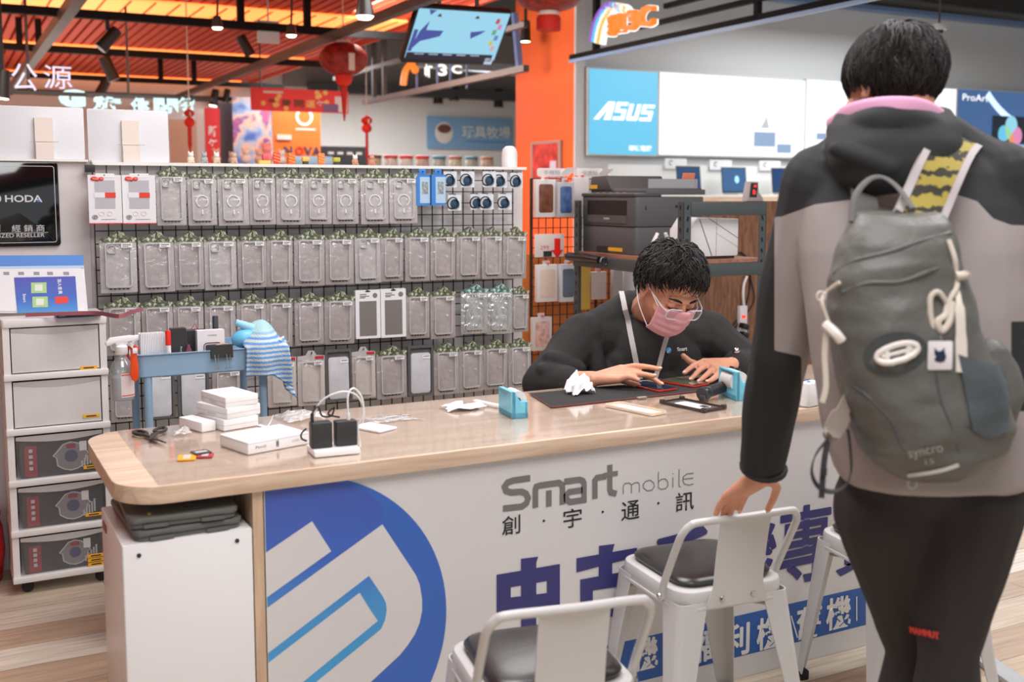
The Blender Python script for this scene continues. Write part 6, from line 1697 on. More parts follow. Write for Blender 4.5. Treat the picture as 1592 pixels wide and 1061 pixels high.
q = onZ(998, 619, ZR)
b = B(); b.box((0, 0, 0.002), (0.03, 0.012, 0.003));
o = b.obj('corner_tape', M('clear_tape', (170, 160, 150), 0.3), smooth=0); o.location = (q.x, q.y, ZR); tag(o, 'bit of tape on the front edge of the black repair mat', 'tape')
crumple('tissue', 901, 612, 0.040, 0.032, 0.055, TIS, 'crumpled white tissue lying on the black repair mat', 'tissue', 21.4, z=ZR, amp=0.75)
def phone(F, L, Rr, label, scr, z):
 f, l, r_ = onZ(*F, z), onZ(*L, z), onZ(*Rr, z)
 u = (r_ - f); w = u.length; u.normalize(); v = Vector((-u.y, u.x, 0)); d = 0.142
 if w < 0.06: w = 0.068
 c = f + u * w / 2 + v * (l - f).length / 2
 t = thing('smartphone', label, 'phone', (c.x, c.y, z), math.atan2(u.y, u.x), 'red phones on the repair mat')
 d = (l - f).length
 b = B(); b.slab(rrect(w, d, 0.009, 5), 0, 0.0075, 0.002); b.obj('body', M('red_phone_metal', (208, 62, 50), 0.3, 0.3), t)
 b = B(); b.slab(rrect(w - 0.004, d - 0.004, 0.008, 5), 0.0074, 0.0082, 0.0003); b.obj('screen', M('phone_glass', (26, 30, 40), 0.06), t)
 b = B(); b.slab(rrect(w - 0.008, d - 0.024, 0.002, 2), 0.0082, 0.0085, 0.0); b.obj('display', scr, t)
 return t
P1 = phone((1024, 611), (996, 598), (1054, 607), 'red phone nearer the front of the mat, its screen being tapped', M('dim_screen', (40, 52, 74), 0.08), ZR)
P2 = phone((1079, 604), (1032, 592.5), (1104, 599), 'red phone lying under the clerk\'s hand beside the barcode scanner', M('green_screen', (86, 92, 72), 0.08), ZR)
def lying_case(F, L, Rr, mat, label, inner, hp=4, ins=True):
 f, l, r_ = onZ(*F, ZM), onZ(*L, ZM), onZ(*Rr, ZM)
 u = (r_ - f); w = u.length; u.normalize(); d = (l - f).length; v = (l - f).normalized()
 c = f + u * w / 2 + v * d / 2
 t = thing('phone_cover', label, 'phone case', (c.x, c.y, ZM), math.atan2(u.y, u.x))
 b = B(); b.slab(rrect(w, d, 0.012, 5), 0, 0.0022, 0.0006); b.obj('back_plate', inner, t)
 b = B(); Z2 = Matrix(((1, 0, 0, 0), (0, 0, 1, 0), (0, -1, 0, 0), (0, 0, 0, 1)))
 o = rrect(w, d, 0.014, 6); i = rrect(w - 0.009, d - 0.009, 0.010, 6)
 rings = [[Vector((p[0], p[1], z)) for p in q_] for q_, z in ((o, 0.0), (o, 0.007), (i, 0.007), (i, 0.0021))]
 b.loft(rings, cap=False); b.obj('rim', mat, t)
 return t, w, d
t, w, d = lying_case((996, 650), (955, 630), (1022, 645), M('yellowed_clear_plastic', (226, 208, 186), 0.15), 'clear yellowed phone case with white backing, lying on the mat', M('pale_cream', (226, 214, 200), 0.3))
b = B(); b.slab(rrect(w * 0.62, d * 0.6, 0.006, 3), 0.0023, 0.0032, 0.0003); b.obj('insert', M('white_card'), t)
t, w, d = lying_case((1084, 643), (1037, 626), (1118, 637), M('black_rubber_case', (62, 50, 46), 0.5), 'black rugged phone case lying in front of the barcode scanner', M('case_inside', (96, 86, 82), 0.5))
b = B(); b.slab(rrect(w * 0.55, d * 0.62, 0.008, 3), 0.0023, 0.0032, 0.0003); b.obj('insert', M('white_card'), t)
b = B(); b.slab(rrect(w * 0.2, d * 0.16, 0.005, 3, 0.008, -d * 0.22), 0.0033, 0.0042, 0.0003); b.obj('camera_cutout', BLK, t)
for sx in (-1, 1):
 for sy in (-1, 1):
  b = B(); b.rbox((sx * (w / 2 - 0.004), sy * (d / 2 - 0.004), 0.006), (0.016, 0.016, 0.012), 0.006, 0.002); b.obj('corner_bumper', M('black_rubber_case'), t)
g0, g1 = onZ(1092, 613, ZM + 0.022), onZ(1139, 597, ZM + 0.03)
t = thing('barcode_scanner', 'black handheld barcode scanner lying on its side by the mat', 'scanner', tuple(onZ(1110, 612, ZM)))
ax = (g1 - g0).normalized()
b = B(); b.tube(smoothpath([g0, g0 + ax * 0.012, g0 + ax * 0.05, g0 + ax * 0.085, g1 + Vector((0.008, 0, 0.006))], 4), [0.0195] * 3 + [0.021] * 3 + [0.017] * 8 + [0.016] * 3, 14); b.obj('grip', M('scanner_black', (36, 38, 40), 0.3), t, True)
b = B(); b.tube([g0 - ax * 0.003, g0 + ax * 0.001], [0.020, 0.0205], 16); b.obj('butt_cap', M('scanner_grey', (62, 62, 64), 0.4), t, True)
b = B(); hd = g1 + Vector((0.012, 0.01, 0.012)); side = Vector((ax.y, -ax.x, 0))
b.tube([hd - Vector((0, 0, 0.034)), hd, hd + Vector((0.0, 0.0, 0.02)), hd + Vector((0.006, 0.0, 0.036))], [0.019, 0.021, 0.022, 0.018], 14); b.obj('head', M('scanner_black'), t, True)
b = B(); b.rbox(tuple(g0 + Vector((0.002, -0.004, -0.012))), (0.026, 0.02, 0.02), 0.004, 0.003, rot=(0, 0, math.atan2(ax.y, ax.x))); b.obj('foot', M('scanner_grey'), t, True)
q = onZ(1150, 586, ZM)
t = thing('white_dispenser', 'small round metal knob item between the scanner and blue dispenser', 'knob', (q.x, q.y + 0.02, ZM))
b = B(); b.lathe([(0, 0), (0.01, 0), (0.008, 0.06), (0.006, 0.075), (0, 0.076)], 14); b.obj('stem', STL, t)
b = B(); b.ell((0, 0, 0.085), 0.012); b.obj('ball', STL, t)
q = onZ(1246, 628, ZM)
t = thing('card_reader', 'white payment device on the counter, half hidden behind the customer\'s arm', 'card reader', (q.x, q.y, ZM), 0.2)
b = B(); b.slab(rrect(0.07, 0.10, 0.01, 4), 0, 0.07, 0.004); b.obj('body', M('white_plastic'), t)
b = B(); b.slab(rrect(0.055, 0.05, 0.004, 3, 0, 0.012), 0.07, 0.0715, 0.0004); b.obj('screen', M('navy_phone', (30, 38, 66), 0.3), t)
b = B(); b.ell((-0.01, -0.03, 0.0705), (0.006, 0.006, 0.003)); b.obj('button', BLUEC, t)
# ------------------------------------------------------------------ people
P = atD
SKIN = M('skin', (214, 153, 124), 0.5, sub=0.12, var=0.06, vscale=30)
NAIL = M('fingernail', (236, 186, 168), 0.3)
HAIRM = M('black_hair', (26, 22, 20), 0.5, spec=0.35, bump=0.2, bscale=200)
def pix(p):
 q = Vector(p) - CAM; z = q.dot(FW)
 return PPX + FOC * q.dot(RT) / z, PPY - FOC * q.dot(UP) / z
def ring(x0, x1, y, D, dr, n=30, pw=2.3, dc=0.0, near=False):
 c = P((x0 + x1) / 2, y, D) + HD * dc
 if near: c.z = P((x0 + x1) / 2, y, D - dr).z
 hw = (x1 - x0) / 2 * D / FOC; out = []
 for k in range(n):
  a = 2 * pi * k / n; ca, sa = cos(a), sin(a)
  out.append(c + RT * (hw * math.copysign(abs(ca) ** (2 / pw), ca)) + HD * (dr * math.copysign(abs(sa) ** (2 / pw), sa)))
 return out
class Frame:
 """head frame: X = wearer-independent right in view order, Y = where the face looks, Z = up through the crown"""
 def __init__(s, o, f, upv=UPW, sc=1.0, roll=0.0):
  s.o = Vector(o); s.f = Vector(f).normalized(); s.r = s.f.cross(upv).normalized(); s.u = s.r.cross(s.f).normalized()
  if roll:
   R = Matrix.Rotation(roll, 3, s.f); s.r = R @ s.r; s.u = R @ s.u
  s.k = sc
 def __call__(s, x, y, z): return s.o + (s.r * x + s.f * y + s.u * z) * s.k
 def mat(s): return Matrix((s.r, s.f, s.u)).transposed()
def add_head(b, F, eyes=True):
 R = F.mat(); k = F.k
 E_ = lambda c, r: b.ell(F(*c), tuple(v * k for v in r), rot=R, nu=24, nv=16)
 E_((0, -0.012, 0.022), (0.076, 0.094, 0.080)); E_((0, 0.022, -0.02), (0.067, 0.074, 0.085)); E_((0, 0.05, -0.072), (0.045, 0.045, 0.042)); E_((0, 0.072, -0.096), (0.024, 0.022, 0.018))
 E_((0, 0.078, 0.018), (0.052, 0.018, 0.014))
 b.cap(F(0, 0.094, 0.004), F(0, 0.112, -0.034), 0.008 * k, 0.0125 * k); E_((-0.010, 0.100, -0.037), (0.010, 0.010, 0.007)); E_((0.010, 0.100, -0.037), (0.010, 0.010, 0.007))
 E_((0, 0.094, -0.062), (0.024, 0.010, 0.006)); E_((0, 0.092, -0.072), (0.020, 0.010, 0.007))
 for s_ in (-1, 1):
  E_((s_ * 0.031, 0.080, 0.0), (0.017, 0.012, 0.012)); E_((s_ * 0.045, 0.06, -0.03), (0.024, 0.026, 0.022))
  E_((s_ * 0.077, -0.008, -0.008), (0.010, 0.020, 0.032)); E_((s_ * 0.083, -0.016, 0.004), (0.006, 0.016, 0.022)); E_((s_ * 0.078, 0.0, -0.032), (0.007, 0.010, 0.012))
def finger(b, pts, r0, r1):
 n = len(pts)
 for i in range(n - 1):
  ra = r0 + (r1 - r0) * i / (n - 1); rb = r0 + (r1 - r0) * (i + 1) / (n - 1)
  b.cap(pts[i], pts[i + 1], ra, rb, seg=12)
def add_hand(b, wrist, fingers, thumb, r=0.0095, rw=0.027):
 W_ = P(*wrist)
 for f in fingers:
  pts = [P(*q) for q in f]
  base = W_ + (pts[0] - W_) * 0.15
  b.cap(base, pts[0], rw * 0.72, r * 1.35)
  finger(b, pts, r * 1.12, r * 0.80)
 tp = [P(*q) for q in thumb]
 b.cap(W_, tp[0], rw * 0.8, r * 1.7); finger(b, tp, r * 1.35, r * 0.92)
 a = [P(*f[0]) for f in fingers]
 for i in range(len(a) - 1): b.cap(a[i], a[i + 1], r * 1.3, r * 1.3)
 b.cap((a[0] + W_) / 2, (a[-1] + W_) / 2, rw * 0.55, rw * 0.5)
def nails(parent, fingers, r, upv):
 b = B()
 for f in fingers:
  p1, p2 = P(*f[-2]), P(*f[-1]); d = (p2 - p1).normalized()
  v = (Vector(upv) - d * Vector(upv).dot(d)).normalized(); s_ = d.cross(v)
  Rm = Matrix((s_, d, v)).transposed()
  b.ell(p2 + v * r * 0.62 + d * r * 0.25, (r * 0.52, r * 0.7, r * 0.22), rot=Rm, nu=10, nv=6)
 return b.obj('fingernails', NAIL, parent, True)
def hair(parent, F, cen, rad, crown, line, n, ln, seed, lift=0.02, fall=0.0, width=0.0055, cap_k=1.0, jit=0.16):
 """cropped hair: a scalp cap plus combed tufts running away from the crown; line(az) = polar reach of the hair from the crown"""
 rnd = random.Random(seed)
 c = Vector(crown).normalized(); e1 = c.orthogonal().normalized()
 e1 = (Vector((0, 1, 0)) - c * c.y).normalized(); e2 = c.cross(e1)
 def surf(th, az, off=0.0):
  d = c * cos(th) + (e1 * cos(az) + e2 * sin(az)) * sin(th)
  k = 1 / sqrt((d.x / rad[0]) ** 2 + (d.y / rad[1]) ** 2 + (d.z / rad[2]) ** 2)
  q = Vector(cen) + d * (k + off)
  return F(*q)
 b = B()
 b.grid(lambda u, v: surf(max(0.0001, v * line(u * 2 * pi) * cap_k), u * 2 * pi, 0.002 + 0.004 * noise.noise((u * 9 + seed, v * 6, 0))), 48, 16)
 for i in range(n):
  az = rnd.uniform(0, 2 * pi); L = line(az); th = L * sqrt(rnd.uniform(0.0, 1.0)) * 0.96
  az2 = az + rnd.gauss(0, jit); dth = ln * rnd.uniform(0.7, 1.25) / max(0.07, rad[0]); out = lift * rnd.uniform(0.3, 1.25)
  pts, rs = [], []
  for k in range(5):
   t = k / 4
   tt = th + dth * t
   pts.append(surf(tt, az + (az2 - az) * t, out * sin(t * pi * 0.62) * (1 - 0.25 * t) + 0.003) - UPW * (fall * t * t))
   rs.append(width * (1 - t) ** 0.7 * rnd.uniform(0.8, 1.1) + 0.0004)
  b.tube(pts, rs, 4)
 o = b.obj('hair', HAIRM, parent, True, smooth=70)
 return o
def cloth(b, voxel, it, amp, scale, seed=0, stretch=(1, 1, 1)):
 me = remesh(b, voxel, it)
 co = [0.0] * (3 * len(me.vertices)); me.vertices.foreach_get('co', co)
 me.update()
 for i, v in enumerate(me.vertices):
  p = v.co; q = Vector((p.x * stretch[0], p.y * stretch[1], p.z * stretch[2])) * scale + Vector((seed, 0, 0))
  w = noise.noise(q) + 0.5 * noise.noise(q * 2.1)
  w2 = 1 - abs(noise.noise(q * 0.8 + Vector((7, 3, 1)))) * 2
  d = amp * (0.6 * w + 0.5 * w2)
  co[3 * i:3 * i + 3] = (p + v.normal * d)[:]
 me.vertices.foreach_set('co', co); me.update()
 return me
def to_local(me, parent):
 me.transform(PM[parent.name].inverted()); return me
# ---------- the clerk, seated behind the counter, bent over the phones
pel = P(985, 700, 3.98)
clerk = thing('person', 'seated clerk in black sweatshirt, pink mask and glasses, tapping phones on the mat', 'person', (pel.x, pel.y, 0.0))
Hf = (-HD * cos(radians(24)) + RT * sin(radians(24))) * cos(radians(36)) - UPW * sin(radians(36))
HC = Frame(P(1040, 447, 3.56), Hf, sc=1.10, roll=radians(-6))
R_W = (922, 590, 3.475)
R_F = [[(966, 573, 3.47), (988, 569, 3.455), (1009, 571, 3.445), (1025, 574, 3.435)],
  [(970, 578, 3.455), (996, 581, 3.44), (1014, 588, 3.435), (1027, 597, 3.43)],
  [(968, 584, 3.44), (990, 581, 3.42), (1005, 583, 3.41), (1016, 585, 3.405)],
  [(962, 590, 3.425), (977, 586, 3.41), (986, 588, 3.405), (992, 591, 3.40)]]
R_T = [(945, 586, 3.50), (964, 590, 3.50), (980, 596, 3.485), (993, 600, 3.47)]
L_W = (1140, 566, 3.70)
L_F = [[(1094, 563, 3.63), (1081, 567, 3.60), (1071, 574, 3.575), (1064, 580, 3.56)],
  [(1101, 567, 3.615), (1087, 576, 3.58), (1079, 585, 3.56), (1074, 590, 3.55)],
  [(1110, 573, 3.60), (1099, 583, 3.57), (1091, 590, 3.545), (1087, 593, 3.54)],
  [(1118, 579, 3.585), (1112, 587, 3.555), (1105, 592, 3.535), (1100, 594, 3.53)]]
L_T = [(1108, 569, 3.67), (1086, 568, 3.66), (1072, 562, 3.65), (1062, 553, 3.645)]
shR, shL = P(908, 522, 3.74), P(1100, 520, 3.86)
elR, elL = P(846, 596, 3.60), P(1170, 572, 3.84)
b = B()
add_head(b, HC)
nk0 = P(1004, 486, 3.80)
b.cap(nk0, HC(0, -0.02, -0.06), 0.062, 0.060)
b.cap(shR, shL, 0.05, 0.05); b.cap(nk0, P(996, 600, 3.86), 0.06, 0.13); b.cap(P(996, 600, 3.86), P(985, 700, 3.98), 0.13, 0.14)
b.cap(shR, elR, 0.045, 0.038); b.cap(elR, P(*R_W), 0.040, 0.027); b.cap(shL, elL, 0.045, 0.038); b.cap(elL, P(*L_W), 0.040, 0.027)
add_hand(b, R_W, R_F, R_T, 0.0098, 0.029); add_hand(b, L_W, L_F, L_T, 0.0098, 0.029)
hipL, hipR = pel + RT * 0.10, pel - RT * 0.10
for hp in (hipL, hipR):
 kn = hp - HD * 0.36 + Vector((0, 0, 0.0)); kn.z = 0.50; an = kn - HD * 0.02; an.z = 0.07
 b.cap(hp, kn, 0.075, 0.055); b.cap(kn, an, 0.052, 0.036); b.cap(an, an - HD * 0.16 - UPW * 0.03, 0.034, 0.028)
me = remesh(b, 0.0032, 5)
meshobj('body', to_local(me, clerk), SKIN, clerk)
nails(clerk, R_F[:3] + L_F, 0.0098, UPW * 0.8 - HD * 0.4)
b = B()
for s_ in (-1, 1):
 b.tube(smoothpath([HC(s_ * 0.014, 0.094, 0.020), HC(s_ * 0.032, 0.092, 0.026), HC(s_ * 0.052, 0.078, 0.021)], 4), [0.0035] * 3 + [0.0042] * 3 + [0.003] * 2 + [0.0015], 6)
b.obj('eyebrows', HAIRM, clerk, True)
b = B()
for s_ in (-1, 1):
 b.tube(smoothpath([HC(s_ * 0.016, 0.0925, -0.004), HC(s_ * 0.031, 0.0945, -0.007), HC(s_ * 0.046, 0.087, -0.003)], 4), 0.0016, 6)
b.obj('eyelashes', HAIRM, clerk, True)
hair(clerk, HC, (0, -0.012, 0.030), (0.079, 0.098, 0.094), (0.0, -0.35, 0.95), lambda a: 1.30 - 0.18 * cos(a) + 0.48 * max(0, -cos(a)) + 0.02 * abs(sin(a)) + 0.07 * sin(3 * a), 3400, 0.046, 5, lift=0.026, width=0.0034, jit=0.34)
def mask_pt(u, v):
 a = (u - 0.5) * 2.25; z = 0.0 - v * 0.112
 w = 0.079 - 0.010 * v; fr = 0.050 + 0.072 * cos(a * 0.95)
 nose_ = 0.016 * math.exp(-(a / 0.28) ** 2) * (1 - v) ** 0.6 * (1 if v > 0.02 else 0.7)
 y = 0.012 + (0.100 - 0.012 * abs(v - 0.4)) * max(0.0, cos(a * 0.80)) + nose_ - 0.02 * max(0, v - 0.75) * 4 * 0.5
 x = w * sin(a)
 pl = 0.0022 * sin(v * 26) * (1 - abs(2 * u - 1) ** 3) * (1 if 0.2 < v < 0.85 else 0)
 return HC(x, y + pl, z - 0.012 * abs(sin(a)) * (1 - 2 * v) * 0.8 + 0.006 * math.exp(-(a / 0.3) ** 2) * (1 - v))
MK = M('pink_mask_fabric', (226, 166, 174), 0.8)
b = B(); b.grid(mask_pt, 36, 24); mk = b.obj('face_mask', MK, clerk, True, recalc=False, smooth=180); sm = mk.modifiers.new('thick', 'SOLIDIFY'); sm.thickness = 0.0025; sm.offset = 1
b = B()
for s_, u in ((-1, 0.0), (1, 1.0)):
 b.tube(smoothpath([Vector(mask_pt(u, 0.04)), HC(s_ * 0.086, 0.02, 0.012), HC(s_ * 0.090, -0.018, 0.016), HC(s_ * 0.089, -0.03, -0.02), HC(s_ * 0.084, 0.01, -0.06), Vector(mask_pt(u, 0.94))], 5), 0.0016, 6)
b.obj('ear_loop', M('white_elastic', (238, 228, 230), 0.7), mk, True)
GL = M('clear_spectacle_frame', (206, 204, 206), 0.15, spec=0.7)
b = B()
for s_ in (-1, 1):
 pts = [HC(s_ * 0.034 + p[0], 0.116 - 0.22 * abs(abs(s_ * 0.034 + p[0]) - 0.03) * 1.0, -0.010 + p[1]) for p in rrect(0.052, 0.036, 0.013, 4)]
 b.tube(pts, 0.0024, 8, closed=True)
b.tube(smoothpath([HC(-0.009, 0.118, -0.005), HC(0, 0.120, -0.002), HC(0.009, 0.118, -0.005)], 4), 0.0022, 8)
gl = b.obj('glasses', GL, clerk, True)
b = B()
for s_ in (-1, 1): b.tube([HC(s_ * 0.060, 0.110, -0.004), HC(s_ * 0.073, 0.088, 0.0), HC(s_ * 0.083, 0.0, 0.008), HC(s_ * 0.084, -0.03, -0.004)], 0.0022, 6)
b.obj('temple_arm', GL, gl, True)
for s_ in (-1, 1):
 b = B(); b.poly([HC(s_ * 0.034 + p[0], 0.1155 - 0.22 * abs(abs(s_ * 0.034 + p[0]) - 0.03), -0.010 + p[1]) for p in rrect(0.050, 0.034, 0.012, 4)]); b.obj('lens', MFILM('spectacle_lens', (250, 250, 255), 0.06, 0.02, 0.0), gl, True, recalc=False)
SWT = M('black_sweatshirt', (40, 38, 38), 0.9, bump=0.25, bscale=350)
b = B()
b.cap(shR + UPW * -0.01, shL + UPW * -0.01, 0.078, 0.078); b.ell(P(1003, 566, 3.82), (0.20, 0.135, 0.17), rot=Matrix((RT, HD, UPW)).transposed())
b.cap(P(1000, 590, 3.84), P(985, 700, 3.98), 0.17, 0.185); b.cap(P(960, 590, 3.80), P(960, 690, 3.96), 0.14, 0.15); b.cap(P(1045, 590, 3.86), P(1030, 690, 4.0), 0.14, 0.15)
b.cap(shR, P(978, 477, 3.81), 0.068, 0.054); b.cap(shL, P(1040, 480, 3.88), 0.068, 0.054); b.cap(P(982, 484, 3.84), P(1036, 484, 3.90), 0.05, 0.05)
b.cap(shR, elR, 0.082, 0.068); b.cap(elR, P(884, 594, 3.53), 0.064, 0.048); b.cap(shL, elL, 0.082, 0.068); b.cap(elL, P(1146, 567, 3.725), 0.062, 0.048)
b.cap(P(866, 570, 3.64), elR, 0.07, 0.066)
for fa, fb, fr in (((856, 556, 3.585), (900, 574, 3.60), 0.024), ((846, 576, 3.555), (892, 584, 3.54), 0.024), ((925, 540, 3.68), (932, 585, 3.67), 0.025), ((1140, 540, 3.80), (1158, 575, 3.78), 0.026), ((960, 560, 3.70), (975, 600, 3.70), 0.03)): b.cap(P(*fa), P(*fb), fr, fr)
b.ell(P(1003, 548, 3.76), (0.15, 0.10, 0.12), rot=Matrix((RT, HD, UPW)).transposed())
me = cloth(b, 0.006, 9, 0.010, 8.5, 2.0, (1.1, 1.1, 0.7))
sw = meshobj('sweatshirt', to_local(me, clerk), SWT, clerk)
b = B(); b.tube(smoothpath([P(884, 576, 3.50), P(880, 592, 3.485), P(884, 608, 3.50)], 4), 0.004, 6);
def cuff(c, d, r):
 d = Vector(d).normalized(); u_ = d.orthogonal().normalized(); w_ = d.cross(u_); return [Vector(c) + (u_ * cos(2 * pi * k / 20) + w_ * sin(2 * pi * k / 20)) * r for k in range(20)]
b = B(); cR = P(886, 594, 3.525); dR = P(*R_W) - elR; cL = P(1143, 567, 3.72); dL = P(*L_W) - elL
b.tube(cuff(cR, dR, 0.040), 0.0085, 8, closed=True); b.tube(cuff(cL, dL, 0.040), 0.0085, 8, closed=True); b.obj('cuff', SWT, sw, True)
b = B(); nc = (nk0 + HC(0, -0.02, -0.06)) / 2 + UPW * -0.034
b.tube([nk0 + UPW * 0.02 + RT * (0.082 * cos(a)) - HD * (0.072 * sin(a)) - UPW * (0.045 * sin(a)) for a in [2 * pi * k / 28 for k in range(28)]], 0.011, 8, closed=True); b.obj('neckband', SWT, sw, True)
q = P(1040, 544, 3.64);
def on_chest(px, py):
 inv = PM[clerk.name].inverted(); d = ray(px, py); hit, loc, nor, idx = sw.ray_cast(inv @ CAM, d)
 return (PM[clerk.name] @ loc, nor) if hit else (P(px, py, 3.64), -FW)
bpy.context.view_layer.update()
c0, n0 = on_chest(1039, 545); c1_, n1 = on_chest(1058, 543)
n0 = Vector(n0).normalized(); X = (c1_ - c0).normalized()
b = B(); b.slab([(0.0105 * cos(k * pi / 12), 0.0105 * sin(k * pi / 12)) for k in range(24)], 0.0, 0.0012, xf=basis(c0 + n0 * 0.002, X, UPW)); lg = b.obj('breast_logo', M('logo_cyan_blue', (84, 150, 214), 0.5), sw, True)
b = B()
for k in range(3): b.box((-0.002 + 0.003 * k, -0.003 + 0.003 * k, 0.0014), (0.012 - 0.003 * k, 0.0018, 0.0006), rot=(0, 0, 0.7), xf=basis(c0 + n0 * 0.002, X, UPW))
b.obj('logo_mark', M('white_ink'), lg, True, smooth=0)
c2_, n2 = on_chest(1059, 543)
o = text('Smart', M('white_ink'), basis(c2_ + Vector(n2).normalized() * 0.004, X, UPW), 1.0, 0.02, 0.0004, None, fit=(0.042, 0.014)); o.data.transform(PM[clerk.name].inverted()); o.parent = sw
LAN = M('grey_lanyard', (176, 174, 172), 0.6)
b = B()
pathL = [P(966, 453, 3.80), P(969, 467, 3.735), P(972, 482, 3.70)] + [on_chest(x, y)[0] - FW * 0.008 for x, y in ((976, 498), (979, 515), (984, 540), (989, 565), (995, 590))]
print('LANY', [round((p - CAM).dot(FW), 2) for p in pathL])
pathR = [on_chest(x, y)[0] - FW * 0.006 for x, y in ((1038, 518), (1034, 532), (1029, 550), (1024, 570), (1018, 590))]
pathR = [P(1040, 505, 3.72)] + pathR
b.ribbon(smoothpath(pathL, 4), 0.018, 0.0016, RT); b.ribbon(smoothpath(pathR, 4), 0.016, 0.0016, RT * 1.0 - HD * 0.5)
b.obj('lanyard', LAN, clerk, True)
b = B(); b.tube(smoothpath([P(967, 456, 3.87), P(966, 470, 3.82), P(972, 488, 3.78), P(982, 502, 3.74)], 4), 0.006, 8, flat=0.5); b.obj('undershirt_collar', M('pale_undershirt', (206, 204, 200), 0.8), clerk, True)
b = B()
b.cap(pel + RT * 0.08 - HD * 0.02, pel - RT * 0.08 - HD * 0.02, 0.15, 0.15)
for hp in (hipL, hipR):
 kn = hp - HD * 0.36; kn.z = 0.50; an = kn - HD * 0.02; an.z = 0.10
 b.cap(hp, kn, 0.092, 0.07); b.cap(kn, an, 0.068, 0.055)
me = cloth(b, 0.010, 4, 0.004, 9, 5.0); meshobj('trousers', to_local(me, clerk), M('charcoal_trousers', (46, 45, 48), 0.85), clerk)
for hp in (hipL, hipR):
 an = hp - HD * 0.38; b = B(); b.cap(Vector((an.x, an.y, 0.045)) + HD * 0.04, Vector((an.x, an.y, 0.040)) - HD * 0.17, 0.045, 0.040); b.obj('shoe', M('dark_shoe', (40, 38, 38), 0.6), clerk, True)
t = thing('office_chair', 'black padded chair the clerk sits on, its back edge showing by his arm', 'chair', (pel.x, pel.y, 0))
CHB = M('black_chair_fabric', (42, 42, 42), 0.8)
zs_ = pel.z - 0.16
b = B(); b.slab(rrect(0.48, 0.46, 0.08, 6), zs_ - 0.07, zs_, 0.02); b.obj('seat', CHB, t)
b = B(); bk = []
for j in range(9):
 a = (j / 8 - 0.5) * 1.5; bk.append((0.31 * sin(a), 0.26 * cos(a)))
cx_, cy_ = pel.x, pel.y
Rb = Matrix((RT, HD, UPW)).transposed()
def backf(u, v):
 a = (u - 0.5) * 2.3; q = RT * (0.30 * sin(a)) + HD * (0.235 * cos(a) - 0.01); z = zs_ + 0.05 + v * (0.37 - 0.10 * abs(2 * u - 1) ** 2.2)
 return Vector((q.x, q.y, z)) - RT * 0.03
b.grid(backf, 24, 10); o = b.obj('backrest', CHB, t, recalc=False, smooth=180); sm = o.modifiers.new('thick', 'SOLIDIFY'); sm.thickness = 0.035; sm.offset = 1
b = B(); b.tube([(0, 0, 0.08), (0, 0, zs_ - 0.06)], 0.03, 12); b.obj('gas_post', BLK, t)
for k in range(5):
 a = 2 * pi * k / 5; b = B(); b.tube([(0.02 * cos(a), 0.02 * sin(a), 0.09), (0.27 * cos(a), 0.27 * sin(a), 0.06)], [0.022, 0.014], 8); b.ell((0.27 * cos(a), 0.27 * sin(a), 0.026), (0.024, 0.024, 0.026)); b.obj('base_arm', BLK, t)
# ---------- the standing customer, seen from behind
DB_ = 2.12
rootc = P(1440, 780, DB_)
cust = thing('person', 'standing customer in grey and black jacket, one hand on a stool back', 'person', (rootc.x, rootc.y, 0.0))
Cf = (HD * cos(radians(24)) - RT * sin(radians(24))) * cos(radians(20)) - UPW * sin(radians(20))
HK = Frame(P(1386, 126, 2.20), Cf, sc=0.98)
C_W = (1186, 738, 2.475)
C_F = [[(1160, 766, 2.53), (1155, 778, 2.555), (1152, 786, 2.57), (1150, 793, 2.575)],
  [(1149, 767, 2.545), (1142, 781, 2.57), (1138, 792, 2.583), (1135, 800, 2.588)],
  [(1138, 769, 2.555), (1130, 782, 2.578), (1126, 792, 2.588), (1124, 800, 2.592)],
  [(1129, 773, 2.55), (1120, 784, 2.567), (1116, 792, 2.577), (1113, 799, 2.582)]]
C_T = [(1199, 748, 2.49), (1208, 758, 2.515), (1203, 774, 2.545), (1194, 792, 2.572)]
csL, csR = P(1275, 288, 2.20), P(1550, 285, 2.16)
ceL, ceR = P(1212, 550, 2.32), P(1597, 565, 2.14)
cwR = ceR + HD * 0.25 + UPW * -0.02 - RT * 0.06
b = B()
add_head(b, HK)
b.cap(P(1398, 215, 2.17), HK(0, -0.02, -0.06), 0.062, 0.058)
b.cap(csL, csR, 0.05, 0.05); b.cap(P(1405, 230, 2.17), P(1435, 600, 2.12), 0.10, 0.12); b.cap(P(1435, 600, 2.12), P(1440, 740, 2.12), 0.11, 0.105)
b.cap(csL, ceL, 0.045, 0.038); b.cap(ceL, P(*C_W), 0.038, 0.028); b.cap(csR, ceR, 0.045, 0.038); b.cap(ceR, cwR, 0.038, 0.028)
add_hand(b, C_W, C_F, C_T, 0.0087, 0.036)
hd0 = cwR; fdir = HD
for k in range(4):
 kk = hd0 + HD * 0.085 + RT * (0.028 - 0.019 * k) - UPW * 0.004; b.cap(hd0, kk, 0.022, 0.012)
 m_ = kk + HD * 0.035 - UPW * 0.012; e_ = m_ + HD * 0.018 - UPW * 0.03; b.cap(kk, m_, 0.0095, 0.009); b.cap(m_, e_, 0.009, 0.0078)
b.cap(hd0, hd0 + HD * 0.05 - RT * 0.045, 0.018, 0.012); b.cap(hd0 + HD * 0.05 - RT * 0.045, hd0 + HD * 0.085 - RT * 0.05 - UPW * 0.015, 0.011, 0.009)
lgs = []
